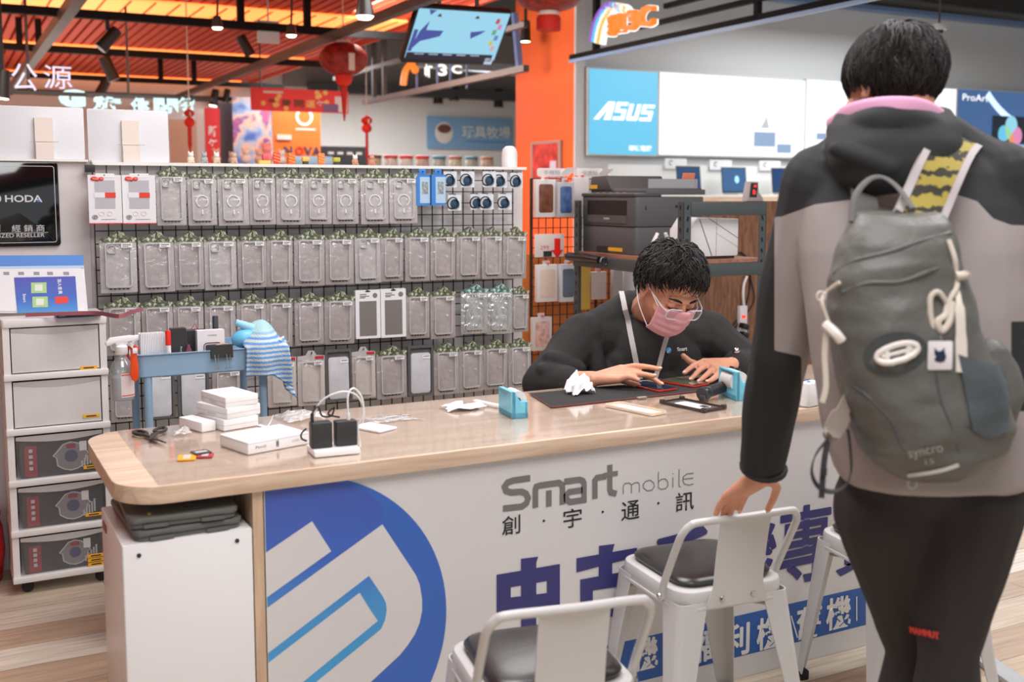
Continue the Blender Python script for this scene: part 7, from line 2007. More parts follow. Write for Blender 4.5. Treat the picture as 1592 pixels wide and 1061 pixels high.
for (hx, hy, hD, kx, ky, kD, ax_, aD) in ((1385, 790, 2.13, 1420, 1015, 2.20, 1418, 2.24), (1496, 785, 2.10, 1474, 1015, 2.06, 1484, 2.06)):
 hp, kn = P(hx, hy, hD), P(kx, ky, kD); an = Vector((kn.x, kn.y, 0.08)) + HD * (aD - kD) * 0.5; lgs.append((hp, kn, an))
 b.cap(hp, kn, 0.07, 0.045); b.cap(kn, an, 0.044, 0.034); b.cap(an, an + HD * 0.15 - UPW * 0.03, 0.034, 0.028)
me = remesh(b, 0.0027, 4); meshobj('body', to_local(me, cust), SKIN, cust)
nails(cust, C_F[:2] + [C_T], 0.0088, -FW + UPW * 0.2)
b = B()
for s_ in (-1, 1): b.tube([HK(s_ * 0.014, 0.094, 0.020), HK(s_ * 0.032, 0.092, 0.026), HK(s_ * 0.052, 0.078, 0.021)], 0.0035, 6)
b.obj('eyebrows', HAIRM, cust, True)
b = B()
for s_ in (-1, 1): b.ell(HK(s_ * 0.031, 0.0905, 0.0), 0.0042)
b.obj('eyes', M('dark_iris', (34, 26, 24), 0.1), cust, True)
hair(cust, HK, (0, -0.016, 0.018), (0.083, 0.100, 0.084), (0.05, -0.30, 0.95), lambda a: 1.76 - 0.38 * cos(a) + 0.16 * max(0, -cos(a)) - 0.38 * abs(sin(a)) ** 2, 3600, 0.060, 11, lift=0.013, fall=0.003, width=0.0034, jit=0.22)
JB = M('black_softshell', (38, 40, 42), 0.75, bump=0.1, bscale=300); JG = M('grey_softshell', (138, 128, 124), 0.8, bump=0.1, bscale=300)
b = B()
rings = [ring(1302, 1592, 772, DB_, 0.150, near=True), ring(1290, 1598, 728, DB_, 0.150, near=True), ring(1278, 1600, 668, DB_, 0.148, near=True), ring(1266, 1598, 585, DB_, 0.142, near=True), ring(1256, 1596, 480, DB_ + 0.01, 0.138), ring(1246, 1598, 390, DB_ + 0.03, 0.136), ring(1244, 1596, 320, DB_ + 0.05, 0.128), ring(1256, 1580, 270, DB_ + 0.06, 0.112), ring(1290, 1540, 232, DB_ + 0.07, 0.092), ring(1330, 1480, 205, DB_ + 0.08, 0.075)]
b.loft(rings[::-1])
b.cap(csL, P(1350, 225, 2.19), 0.07, 0.06); b.cap(csR, P(1470, 225, 2.18), 0.07, 0.06)
b.cap(csL, ceL, 0.080, 0.064); b.cap(ceL, P(1187, 714, 2.45), 0.062, 0.050); b.cap(csR, ceR, 0.080, 0.062); b.cap(ceR, cwR, 0.062, 0.048)
Rm_ = Matrix((RT, HD, UPW)).transposed()
b.loft([ring(1303, 1474, 172, 2.15, 0.085, pw=2), ring(1290, 1488, 196, 2.12, 0.098, pw=2), ring(1282, 1494, 226, 2.105, 0.105, pw=2), ring(1288, 1486, 256, 2.095, 0.100, pw=2), ring(1306, 1466, 284, 2.085, 0.085, pw=2), ring(1336, 1446, 306, 2.08, 0.064, pw=2), ring(1365, 1420, 318, 2.075, 0.03, pw=2)][::-1])
hoodp = [P(1306, 196, 2.20), P(1322, 188, 2.12), P(1350, 182, 2.06), P(1392, 178, 2.035), P(1436, 184, 2.05), P(1462, 198, 2.10), P(1474, 216, 2.18)]
hp_ = smoothpath(hoodp, 4)
for i in range(len(hp_) - 1): b.cap(hp_[i] - UPW * 0.012, hp_[i + 1] - UPW * 0.012, 0.026, 0.026, seg=10)
b.cap(P(1300, 232, 2.04), P(1385, 262, 2.005), 0.011, 0.014); b.cap(P(1478, 238, 2.04), P(1420, 280, 2.01), 0.010, 0.012)
me = cloth(b, 0.006, 6, 0.011, 6.5, 9.0, (1.2, 1.2, 0.6))
def jval(c):
 x, y = pix(c)
 bd = [(900, 345), (1215, 337), (1267, 318), (1403, 300), (1469, 297), (1519, 313), (1544, 340), (1572, 350), (2200, 372)]
 lim = 372
 for (xa, ya), (xb__, yb__) in zip(bd, bd[1:]):
  if xa <= x < xb__: lim = ya + (yb__ - ya) * (x - xa) / (xb__ - xa)
 xt = 1204 + 42 * min(1, max(0, (y - 545) / 10))
 return max(-9.0, min(9.0, min(y - lim, x - xt, max(1572 - x, 500 - y, y - 640))))
at = me.attributes.new('panel', 'FLOAT', 'POINT'); at.data.foreach_set('value', [jval(v.co) for v in me.vertices])
JM = bpy.data.materials.new('two_tone_softshell'); JM.use_nodes = True
_n = JM.node_tree; _p = _n.nodes['Principled BSDF']; _a = _n.nodes.new('ShaderNodeAttribute'); _a.attribute_name = 'panel'; _m = _n.nodes.new('ShaderNodeMath'); _m.operation = 'GREATER_THAN'; _m.inputs[1].default_value = 0.0
_x = _n.nodes.new('ShaderNodeMix'); _x.data_type = 'RGBA'; _x.inputs['A'].default_value = lin((33, 35, 37)); _x.inputs['B'].default_value = lin((154, 145, 142)); _p.inputs['Roughness'].default_value = 0.78
_n.links.new(_a.outputs['Fac'], _m.inputs[0]); _n.links.new(_m.outputs[0], _x.inputs['Factor']); _n.links.new(_x.outputs['Result'], _p.inputs['Base Color'])
jk = meshobj('jacket', me, JM, cust); me.transform(PM[cust.name].inverted())
b = B(); hp_ = smoothpath([P(1290, 194, 2.22), P(1318, 176, 2.12), P(1352, 167, 2.05), P(1392, 164, 2.02), P(1432, 168, 2.035), P(1462, 184, 2.08), P(1480, 208, 2.15)], 5)
b.ribbon(hp_, [0.026] * 4 + [0.034] * (len(hp_) - 8) + [0.024] * 4, 0.020, UPW); o = b.obj('hood_lining', M('pink_lining', (222, 164, 196), 0.8), jk, True, smooth=180)
sb_ = o.modifiers.new('soft', 'BEVEL'); sb_.width = 0.009; sb_.segments = 3
b = B(); wv = P(*C_W) - ceL; b.tube(cuff(P(1187, 727, 2.465), wv, 0.047), 0.0075, 8, closed=True); b.obj('cuff', JB, jk, True)
q = P(1418, 753, 1.955); b = B(); ring2d(b, 0.006, 0.010, 0, 0, 0); b.v = [Matrix((RT, HD, UPW)).transposed() @ v + q for v in b.v]; b.obj('snap_button', M('grey_snap', (168, 164, 162), 0.4, 0.5), jk, True)
TR = M('black_trousers', (44, 40, 40), 0.85, bump=0.1, bscale=250)
b = B()
b.loft([ring(1312, 1590, 690, DB_, 0.12, near=True), ring(1308, 1586, 760, DB_, 0.122, near=True), ring(1322, 1572, 800, DB_, 0.105, near=True)][::-1])
for (hp, kn, an), r0, r1 in zip(lgs, (0.112, 0.116), (0.050, 0.054)):
 b.cap(hp, kn, r0, r1); md = kn + (an - kn) * 0.4; b.cap(kn, md, r1, 0.076); b.cap(md, Vector((an.x, an.y, 0.12)), 0.068, 0.070)
me = cloth(b, 0.007, 10, 0.006, 8, 14.0, (1, 1, 0.7)); tro = meshobj('trousers', to_local(me, cust), TR, cust)
for (hp, kn, an) in lgs:
 b = B(); b.cap(Vector((an.x, an.y, 0.052)) - HD * 0.04, Vector((an.x, an.y, 0.045)) + HD * 0.18, 0.05, 0.045); b.obj('shoe', M('dark_shoe', (40, 38, 38), 0.6), cust, True)
bpy.context.view_layer.update()
def hit_on(obj, parent, px, py, off=0.003, fallback=2.0):
 inv = PM[parent.name].inverted(); d = ray(px, py); h, loc, nor, idx = obj.ray_cast(inv @ CAM, d)
 return (PM[parent.name] @ loc + Vector(nor).normalized() * off, Vector(nor).normalized()) if h else (P(px, py, fallback), -FW)
a_, na = hit_on(tro, cust, 1416, 977); c_, nc_ = hit_on(tro, cust, 1462, 988); m_, nm = hit_on(tro, cust, 1439, 984, 0.004)
o = text('MAMMUT', M('red_print'), basis(m_, c_ - a_, UPW), 1.0, 0.03, 0.0006, None, fit=((c_ - a_).length, 0.013)); o.data.transform(PM[cust.name].inverted()); o.parent = tro
# ---------- backpack
BPK = M('dark_green_grey_nylon', (92, 92, 87), 0.5, bump=0.25, bscale=45); BP2 = M('slate_nylon', (74, 82, 86), 0.5, bump=0.2, bscale=60); BPD = M('dark_patch', (56, 60, 60), 0.5)
CRM = M('cream_cord', (206, 196, 182), 0.7); WEB = M('black_webbing', (44, 44, 46), 0.7); WHB = M('white_buckle', (226, 220, 212), 0.4)
dB = 1.905
pk = P(1430, 740, dB)
bag = thing('backpack', 'grey-green hiking backpack with yellow strap, worn by the standing customer', 'backpack', (pk.x, pk.y, pk.z))
b = B()
rr_ = [(332, 1335, 1462, 0.035), (348, 1324, 1472, 0.055), (380, 1308, 1482, 0.07), (430, 1294, 1494, 0.08), (480, 1288, 1508, 0.088), (530, 1293, 1524, 0.095), (580, 1303, 1542, 0.10), (620, 1314, 1556, 0.102), (660, 1325, 1566, 0.098), (695, 1341, 1556, 0.088), (720, 1366, 1525, 0.072), (736, 1396, 1492, 0.05), (742, 1418, 1470, 0.025)]
b.loft([ring(x0, x1, y, dB - 0.004 * 0, d_, 36, 2.5, 0.0) for (y, x0, x1, d_) in rr_][::-1])
b.ell(P(1535, 620, 1.94), (0.055, 0.05, 0.11), rot=Rm_)
me = cloth(b, 0.0055, 4, 0.010, 11, 21.0, (0.8, 0.8, 1.5))
bk_ = meshobj('main_bag', to_local(me, bag), BPK, bag)
bpy.context.view_layer.update()
def hb(px, py, off=0.004): return hit_on(bk_, bag, px, py, off, 1.83)[0]
b = B()
for pts in ([(1296, 425), (1330, 405), (1380, 392), (1430, 375), (1478, 362)], [(1310, 455), (1350, 440), (1400, 438), (1450, 420), (1486, 410)]):
 b.tube(smoothpath([hb(*p, -0.001) for p in pts], 5), 0.0042, 8)
b.obj('lid_fold', BPK, bag, True)
b = B(); b.poly([hb(1392 + 48 * cos(a) + 6 * sin(a), 549 + 31 * sin(a) - 10 * cos(a), 0.003) for a in [2 * pi * k / 32 for k in range(32)]]); pt = b.obj('oval_patch', BPD, bag, True, recalc=False, smooth=180)
an_ = radians(-16)
def ov(rx, ry, off=0.006): return [hb(1395 + rx * cos(a) * cos(an_) - ry * sin(a) * sin(an_), 549 + rx * cos(a) * sin(an_) + ry * sin(a) * cos(an_), off) for a in [2 * pi * k / 32 for k in range(32)]]
b = B(); b.tube(ov(31, 13.5), 0.0055, 8, closed=True);
for s_ in (-1, 1): b.tube([hb(1395 + s_ * 17, 549 - s_ * 5 - 11, 0.006), hb(1395 + s_ * 15, 549 - s_ * 4 + 11, 0.006)], 0.0042, 8)
b.tube([hb(1372, 556, 0.006), hb(1418, 543, 0.006)], 0.004, 8); b.obj('helmet_clip', WHB, bag, True)
b = B(); b.tube(smoothpath([P(1324, 345, 1.90), P(1330, 305, 1.92), P(1350, 280, 1.94), P(1372, 276, 1.95), P(1396, 292, 1.93), P(1420, 325, 1.89)], 6), 0.0062, 8, flat=0.5); b.obj('grab_handle', M('grey_webbing', (92, 90, 88), 0.7), bag, True)
YST = bpy.data.materials.new('yellow_mesh_strap'); YST.use_nodes = True
_n = YST.node_tree; _p = _n.nodes['Principled BSDF']; _t = _n.nodes.new('ShaderNodeTexCoord'); _w = _n.nodes.new('ShaderNodeTexWave'); _w.bands_direction = 'Z'; _w.inputs['Scale'].default_value = 9.5; _w.inputs['Distortion'].default_value = 3.5; _w.inputs['Detail Scale'].default_value = 6
_r = _n.nodes.new('ShaderNodeValToRGB'); _r.color_ramp.elements[0].position = 0.30; _r.color_ramp.elements[0].color = lin((46, 44, 34)); _r.color_ramp.elements[1].position = 0.40; _r.color_ramp.elements[1].color = lin((160, 144, 62))
_n.links.new(_t.outputs['Object'], _w.inputs['Vector']); _n.links.new(_w.outputs['Fac'], _r.inputs[0]); _n.links.new(_r.outputs[0], _p.inputs['Base Color']); _p.inputs['Roughness'].default_value = 0.8
bpy.context.view_layer.update()
def hj(px, py, off): return hit_on(jk, cust, px, py, off, 2.0)[0]
pth = [P(1425, 345, 1.925), P(1442, 305, 1.96), P(1458, 268, 1.985), P(1474, 236, 2.03), P(1487, 219, 2.09), P(1497, 219, 2.18), P(1506, 250, 2.28)]
sp_ = smoothpath(pth, 5); sidev = (RT * 0.90 - UPW * 0.42)
b = B(); b.ribbon(sp_, 0.072, 0.012, sidev); st_ = b.obj('shoulder_strap', YST, bag, True)
b = B()
for s_ in (-1, 1): b.ribbon([p + sidev.normalized() * (0.039 * s_) - HD * 0.004 for p in sp_], 0.013, 0.013, sidev)
b.obj('strap_binding', M('pale_grey_binding', (176, 168, 168), 0.7), st_, True)
b = B(); b.ribbon(smoothpath([P(1348, 352, 1.95), P(1345, 320, 2.02), P(1335, 270, 2.10), P(1312, 235, 2.18), P(1300, 235, 2.25), P(1290, 300, 2.34)], 5), 0.045, 0.010, RT); b.obj('shoulder_strap', BPK, bag, True)
b = B()
b.tube(smoothpath([hb(1310, 440, 0.008), P(1284, 455, 1.88), P(1278, 470, 1.86), P(1284, 490, 1.86), P(1293, 515, 1.86)], 5), 0.0035, 6); b.tube([P(1276 + 6 * cos(a), 461 + 7 * sin(a), 1.86) for a in [k * pi / 8 for k in range(16)]], 0.0022, 6, closed=True)
b.obj('drawcord', CRM, bag, True)
b = B(); b.tube(smoothpath([P(1284, 505, 1.86), P(1300, 520, 1.84), P(1308, 530, 1.84)], 3), 0.009, 8); b.obj('cord_lock', WHB, bag, True)
b = B(); b.ribbon(smoothpath([P(1286, 508, 1.86), P(1282, 550, 1.86), P(1284, 600, 1.86), P(1278, 626, 1.86)], 4), 0.009, 0.003, RT); b.obj('cord_tail', CRM, bag, True)
b = B()
b.tube(smoothpath([hb(1472, 375, 0.004), hb(1480, 405, 0.006), P(1486, 425, 1.84), P(1488, 445, 1.83), P(1480, 460, 1.82), P(1474, 475, 1.82)], 5), 0.0045, 8)
b.tube(smoothpath([P(1486, 430, 1.83), P(1500, 428, 1.83), P(1504, 424, 1.83)], 3), 0.0075, 8)
b.tube(smoothpath([P(1474, 475, 1.82), P(1460, 455, 1.815), P(1448, 460, 1.815), P(1446, 480, 1.815), P(1450, 510, 1.815), P(1455, 522, 1.815)], 5), 0.0048, 8)
b.tube(smoothpath([P(1474, 470, 1.82), P(1470, 490, 1.815), P(1458, 500, 1.81), P(1464, 515, 1.81), P(1476, 500, 1.812), P(1480, 470, 1.82)], 5), 0.006, 8)
b.obj('knotted_cord', CRM, bag, True)
b = B(); q = P(1463, 526, 1.81)
b.ribbon(smoothpath([P(1487, 452, 1.83), P(1492, 480, 1.815), P(1494, 530, 1.81), P(1495, 579, 1.805)], 4), [0.010] * 4 + [0.016] * 4 + [0.019] * 5, 0.003, RT); b.obj('loop_strap', M('cream_strap', (214, 206, 194), 0.7), bag, True)
crd = basis(P(1461.5, 553, 1.80), RT + UPW * 0.01, UPW)
b = B(); b.slab(rrect(0.0405, 0.048, 0.003, 3), -0.001, 0.0012, 0.0003, xf=crd); ic = b.obj('name_card', M('white_card'), bag, True)
b = B(); b.slab([(-0.010, 0.013), (-0.004, 0.007), (0.002, 0.008), (0.006, 0.014), (0.007, 0.006), (0.010, -0.002), (0.007, -0.010), (0.0, -0.012), (-0.008, -0.010), (-0.010, -0.006), (-0.007, -0.002), (-0.010, 0.002)][::-1], 0.0012, 0.0018, xf=crd); b.obj('card_print', M('navy_phone', (30, 38, 66), 0.3), ic, True, smooth=0)
b = B(); b.tube([P(1463, 528, 1.80), P(1463, 518, 1.81)], 0.0016, 6); b.obj('card_ring', STL, ic, True)
b = B(); b.ribbon(smoothpath([P(1328, 605, 1.90), P(1310, 640, 1.90), P(1296, 668, 1.90), P(1282, 678, 1.90)], 5), [0.022] * 6 + [0.034] * 6 + [0.03] * 4, 0.010, RT + UPW * 0.6); b.obj('hip_wing', M('taupe_nylon', (150, 138, 128), 0.6), bag, True)
b = B(); b.ribbon(smoothpath([P(1286, 684, 1.90), P(1268, 708, 1.89), P(1262, 735, 1.89), P(1272, 757, 1.89), P(1292, 765, 1.885), P(1312, 758, 1.88), P(1323, 735, 1.88), P(1322, 700, 1.88), P(1318, 668, 1.89)], 6), 0.014, 0.0025, RT * 0.4 + HD * 0.9 + UPW * 0.2); b.ribbon(smoothpath([P(1287, 686, 1.895), P(1281, 720, 1.888), P(1277, 775, 1.885)], 4), 0.010, 0.0025, RT); b.obj('webbing', WEB, bag, True)
b = B(); b.rbox(tuple(P(1281, 734, 1.883)), (0.012, 0.006, 0.014), 0.003, 0.001); b.obj('strap_slider', WEB, bag, True)
def pk_pt(u, v):
 x0, x1 = 1488 + 22 * v, 1562 + 4 * sin(v * pi); y0, y1 = 552 + 28 * u, 668 + 4 * u
 x = x0 + (x1 - x0) * u; y = y0 + (y1 - y0) * v + 10 * sin(u * pi) * v
 return hb(x, y, 0.004 + 0.012 * sin(u * pi) * sin(min(1, v + 0.2) * pi))
b = B(); b.grid(pk_pt, 10, 12); b.obj('side_pocket', BP2, bag, True, recalc=False, smooth=180)
b = B()
for pts in ([(1325, 600), (1350, 618), (1385, 655), (1400, 690), (1412, 712)], [(1455, 575), (1462, 620), (1478, 660), (1490, 700)], [(1502, 662), (1530, 668), (1556, 668)]):
 b.tube(smoothpath([hb(*p, 0.0) for p in pts], 5), 0.0018, 6)
b.obj('seam_piping', BP2, bag, True)
b = B(); b.ribbon(smoothpath([hb(x, y, 0.004) for x, y in ((1412, 737), (1440, 734), (1466, 729), (1489, 722))], 4), 0.006, 0.002, UPW); b.obj('reflective_strip', M('pale_reflective', (190, 190, 180), 0.4), bag, True)
mA, mB, mC = hb(1408, 706, 0.004), hb(1466, 694, 0.004), hb(1438, 701, 0.007)
o = text('syncro', M('grey_bag_print', (142, 142, 132), 0.6), basis(mC, mB - mA, UPW), 1.0, 0.0, 0.0003, None, fit=(0.055, 0.016)); o.data.transform(PM[bag.name].inverted()); o.parent = bag
o = text('15', M('grey_bag_print'), basis(hb(1444, 715, 0.007), mB - mA, UPW), 1.0, 0.0, 0.0003, None, fit=(0.014, 0.009)); o.data.transform(PM[bag.name].inverted()); o.parent = bag
# ------------------------------------------------------------------ showroom wall: light boxes, laptops
def emis(name, col, es=1.0): return M(name, (18, 18, 18), 0.4, emit=col, es=es)
YB = 9.985
def lightbox(x0, x1, y0l, y1l, face, label, mid):
 a, c = onY(x0, mid, YB), onY(x1, mid, YB); zt_, zb_ = onY(x0, y0l, YB).z, onY(x0, y1l, YB).z
 t = thing('light_box', label, 'light box', ((a.x + c.x) / 2, YB, zb_), group='light boxes on the grey wall')
 w, h = c.x - a.x, zt_ - zb_
 b = B(); b.box((0, -0.03, h / 2), (w - 0.004, 0.06, h)); b.obj('housing', TRIMW, t, smooth=0)
 b = B(); b.box((0, -0.063, h / 2), (w - 0.03, 0.006, h - 0.03)); f = b.obj('lit_face', face, t, smooth=0)
 return t, w, h, f
t, w, h, f = lightbox(909, 1018.5, 105, 241.5, emis('sky_blue_lit_face', (98, 190, 226), 0.95), 'glowing sky blue light box with white lettering, beside the orange wall', 170)
WL = emis('white_lit_print', (255, 255, 255), 1.2)
b = B()
u = w * 0.82 / 10.0
def slant(pts): return [((x + 0.32 * y - 5.2) * u, h * 0.41 + y * u) for x, y in pts]
for pl in ([(0.0, 0), (0.9, 0), (2.2, 1.9), (2.2, 2.6), (1.7, 2.6)], [(1.7, 0), (2.9, 0), (2.9, 2.6), (2.2, 2.6)],
   [(3.2, 1.1), (3.2, 2.6), (5.2, 2.6), (5.2, 2.1), (3.9, 2.1), (3.9, 1.6)], [(3.2, 0), (3.2, 0.5), (4.5, 0.5), (4.5, 1.1), (3.2, 1.1), (3.9, 1.6), (5.1, 1.6), (5.2, 1.5), (5.2, 0.1), (5.1, 0)],
   [(5.5, 0.2), (5.5, 2.4), (6.2, 2.4), (6.2, 0.6), (6.8, 0.6), (6.8, 2.4), (7.5, 2.4), (7.5, 0.2), (7.3, 0), (5.7, 0)],
   [(7.8, 1.0), (7.8, 2.4), (9.9, 2.4), (9.9, 1.9), (8.5, 1.9), (8.5, 1.5)], [(7.8, 0), (7.8, 0.5), (9.2, 0.5), (9.2, 1.0), (7.8, 1.0), (8.5, 1.5), (9.8, 1.5), (9.9, 1.4), (9.9, 0.1), (9.8, 0)]):
 b.add([(p[0], -0.0675, p[1]) for p in slant(pl)], [tuple(range(len(pl)))])
b.obj('lettering', WL, f, smooth=0, recalc=False)
text('華碩電腦', WL, front_at(w * 0.24, -0.068, h * 0.09), parent=f, fit=(w * 0.33, h * 0.065), ext=0, bold=0.02)
PALE = emis('pale_lit_print', (160, 184, 222), 0.75); GRY = emis('grey_lit_print', (206, 208, 212), 0.8)
t, w, h, f = lightbox(1018.5, 1246, 111, 242.5, emis('white_lit_face', (250, 253, 255), 1.05), 'wide glowing white light box right of the sky blue one', 180)
text('ASUS', GRY, front_at(-w / 2 + w * 0.06, -0.068, h * 0.93), parent=f, fit=(w * 0.06, h * 0.035), ext=0)
b = B(); b.box((w * 0.21, -0.068, h * 0.23), (w * 0.15, 0.002, h * 0.18)); b.box((w * 0.35, -0.068, h * 0.12), (w * 0.1, 0.002, h * 0.11)); b.obj('blue_box_print', PALE, f, smooth=0)
b = B(); b.add([(w * 0.18, -0.068, h * 0.37), (w * 0.24, -0.068, h * 0.37), (w * 0.222, -0.068, h * 0.52)], [(0, 1, 2)]); b.obj('model_print', GRY, f, smooth=0)
t, w, h, f = lightbox(1246.5, 1480, 123, 246, emis('white_lit_face', (250, 253, 255), 1.05), 'second glowing white light box, behind the standing customer\'s head', 185)
text('ASUS', GRY, front_at(-w / 2 + w * 0.06, -0.068, h * 0.93), parent=f, fit=(w * 0.06, h * 0.035), ext=0)
b = B(); b.box((-w * 0.28, -0.068, h * 0.15), (w * 0.1, 0.002, h * 0.12)); b.box((-w * 0.4, -0.068, h * 0.28), (w * 0.06, 0.002, h * 0.08)); b.obj('blue_box_print', PALE, f, smooth=0)
DKF = emis('navy_lit_face', (64, 100, 150), 0.8)
t, w, h, f = lightbox(1480.5, 1760, 137, 252, DKF, 'dark blue light box showing a planet arc and laptop, right of the customer', 190)
b = B(); ring2d(b, h * 1.56, h * 1.66, 0.0662, -w * 0.06, h * 2.08, pi + 0.78, 2 * pi - 0.78, 40); b.obj('arc_print', M('arc_lit', (190, 214, 246), 0.4, emit=(196, 218, 250), es=1.0), f)
text('ProArt', WL, front_at(-w / 2 + w * 0.09, -0.069, h * 0.88), parent=f, fit=(w * 0.13, h * 0.09), ext=0)
b = B(); b.box((-w * 0.23, -0.069, h * 0.46), (w * 0.18, 0.002, h * 0.38)); b.obj('laptop_print', M('print_dark_screen', (24, 40, 60), 0.4), f, smooth=0)
for i, (x, y, r, c) in enumerate(((-0.26, 0.40, 0.028, (110, 200, 240)), (-0.22, 0.52, 0.032, (150, 220, 240)), (-0.235, 0.44, 0.026, (160, 220, 160)), (-0.19, 0.38, 0.03, (230, 140, 190)), (-0.21, 0.33, 0.02, (240, 150, 110)))):
 b = B(); b.ell((w * x, -0.071, h * y), (w * r, 0.0015, w * r * 1.1), nu=16, nv=8); b.obj('colour_swirl', emis('swirl_%d' % i, c, 0.8), f)
b = B(); b.add([(-w * 0.33, -0.069, h * 0.26), (-w * 0.13, -0.069, h * 0.26), (-w * 0.10, -0.069, h * 0.14), (-w * 0.36, -0.069, h * 0.14)], [(0, 1, 2, 3)]); b.obj('keyboard_print', PALE, f, smooth=0)
YT = 9.35
zt_ = onY(1106, 303, YT - 0.45).z
table = thing('display_table', 'long white laptop display table with oak front edge by the grey wall', 'table', (10.5, YT, 0))
b = B(); b.box((11.0, YT, zt_ - 0.02), (9.4, 0.9, 0.04)); b.obj('tabletop', M('white_table_top', (236, 234, 230), 0.35), table, True, smooth=0)
b = B(); b.box((11.0, YT - 0.452, zt_ - 0.045), (9.4, 0.02, 0.05)); b.obj('front_edge', OAK, table, True, smooth=0)
for x in (6.5, 9, 11.5, 15.5):
 b = B(); b.box((x, YT, (zt_ - 0.04) / 2), (0.08, 0.8, zt_ - 0.04)); b.obj('leg', M('white_table_top'), table, True, smooth=0)
b = B(); zb_ = onY(1106, 258, YT + 0.42).z; b.box((11.0, YT + 0.42, (zt_ + zb_) / 2 + 0.001), (9.4, 0.03, zb_ - zt_)); b.obj('back_panel', M('white_back_panel', (226, 224, 220), 0.5), table, True, smooth=0)
SCRN = [M('laptop_screen_a', (16, 20, 30), 0.2, emit=(56, 84, 124), es=0.7), M('laptop_screen_b', (16, 20, 30), 0.2, emit=(70, 110, 156), es=0.8), M('laptop_screen_c', (16, 20, 30), 0.2, emit=(46, 78, 130), es=0.7)]
for i, (x0, x1, y0, y1) in enumerate(((1052, 1089, 258, 290), (1122, 1160, 260, 291), (1200, 1236, 261, 293))):
 Yl = YT + 0.15; a, c = onY(x0, 280, Yl), onY(x1, 280, Yl); h = 0.23; w = c.x - a.x
 t = thing('laptop', ['open laptop with blue screen just behind the printer', 'open laptop with bright blue screen left of the red digits', 'open laptop with blue screen at the customer\'s left shoulder'][i], 'laptop', ((a.x + c.x) / 2, YT, zt_ + 0.0005), group='laptops on the display table')
 hh = onY(x0, y0, Yl).z - zt_
 b = B(); b.slab(rrect(w, 0.25, 0.01, 3, 0, 0.0), 0, 0.016, 0.003); b.obj('base', M('silver_laptop', (176, 178, 180), 0.35, 0.4), t)
 b = B(); b.box((0, 0, 0.0165), (w * 0.86, 0.14, 0.002)); b.obj('keyboard', M('dark_keys', (50, 52, 56), 0.5), t, smooth=0)
 b = B(); b.box((0, 0.15, hh / 2 + 0.008), (w, 0.008, hh - 0.016), rot=(-0.12, 0, 0)); s_ = b.obj('lid', M('dark_keys'), t, smooth=0)
 b = B(); b.box((0, 0.1445, hh / 2 + 0.012), (w * 0.94, 0.002, (hh - 0.016) * 0.88), rot=(-0.12, 0, 0)); b.obj('screen', SCRN[i], s_, smooth=0)
 b = B()
 for k in range(3): b.ell((w * (0.1 + 0.18 * (k - 1)), 0.1425, hh * (0.45 + 0.1 * (k % 2))), (w * 0.09, 0.002, hh * 0.14), rot=(-0.12, 0, 0))
 b.obj('picture', M('screen_picture', (150, 200, 230), 0.3, emit=(130, 180, 220), es=0.5), s_)
 t2 = thing('price_placard', ['white placard above the laptop behind the printer', 'white placard above the middle laptop', 'white placard above the laptop at the customer\'s shoulder'][i], 'placard', ((a.x + c.x) / 2, YT + 0.385, zt_ + hh + 0.03), group='placards above the laptops')
 b = B(); b.box((0, 0, 0.0), (w * 0.9, 0.012, 0.11)); b.obj('board', M('white_card'), t2, smooth=0)
 b = B(); ring2d(b, 0.018, 0.026, 0.008, -w * 0.22, 0.01, 0.5, 5.2, 16); b.obj('printed_mark', M('dark_print', (86, 84, 86), 0.5), t2)
t = thing('cctv_camera', 'white dome security camera hanging from a rod near the grey wall', 'camera', tuple(onY(1460, 44, 9.3)))
b = B(); b.lathe([(0, 0.05), (0.075, 0.05), (0.085, 0.02), (0.085, -0.02), (0, -0.021)][::-1], 20); b.obj('housing', M('white_plastic'), t)
b = B(); b.lathe([(0.0, -0.075), (0.04, -0.062), (0.056, -0.03), (0.056, -0.02), (0, -0.0199)], 18); b.obj('dome', M('dark_dome', (50, 50, 54), 0.1), t)
b = B(); b.tube([(0, 0, 0.05), (0, 0, 4.25 - t.location.z)], 0.012, 8); b.obj('rod', DGREY, t)
for i in range(7):
 b = B(); y = 5.0 + 0.85 * i; b.tube([(5.2, y, 3.85 + 0.1 * (i % 3)), (20, y + 0.6, 3.85 + 0.1 * (i % 3))], 0.05 + 0.03 * (i % 2), 10); b.tube([(9, y + 0.15, 3.85 + 0.1 * (i % 3)), (9, y + 0.15, 4.25)], 0.01, 6)
 tag(b.obj('ceiling_pipe', [M('grey_pipe', (140, 136, 130), 0.5), M('dark_pipe', (90, 88, 86), 0.5)][i % 2]), 'exposed service pipe under the dark ceiling above the grey wall', 'pipe', 'exposed ceiling pipes')
b = B(); b.box((XW + 8, 9.9, 3.62), (16, 0.16, 0.05)); b.obj('trim_2', M('blue_grey_trim', (100, 124, 164), 0.5), smooth=0)['kind'] = 'structure'
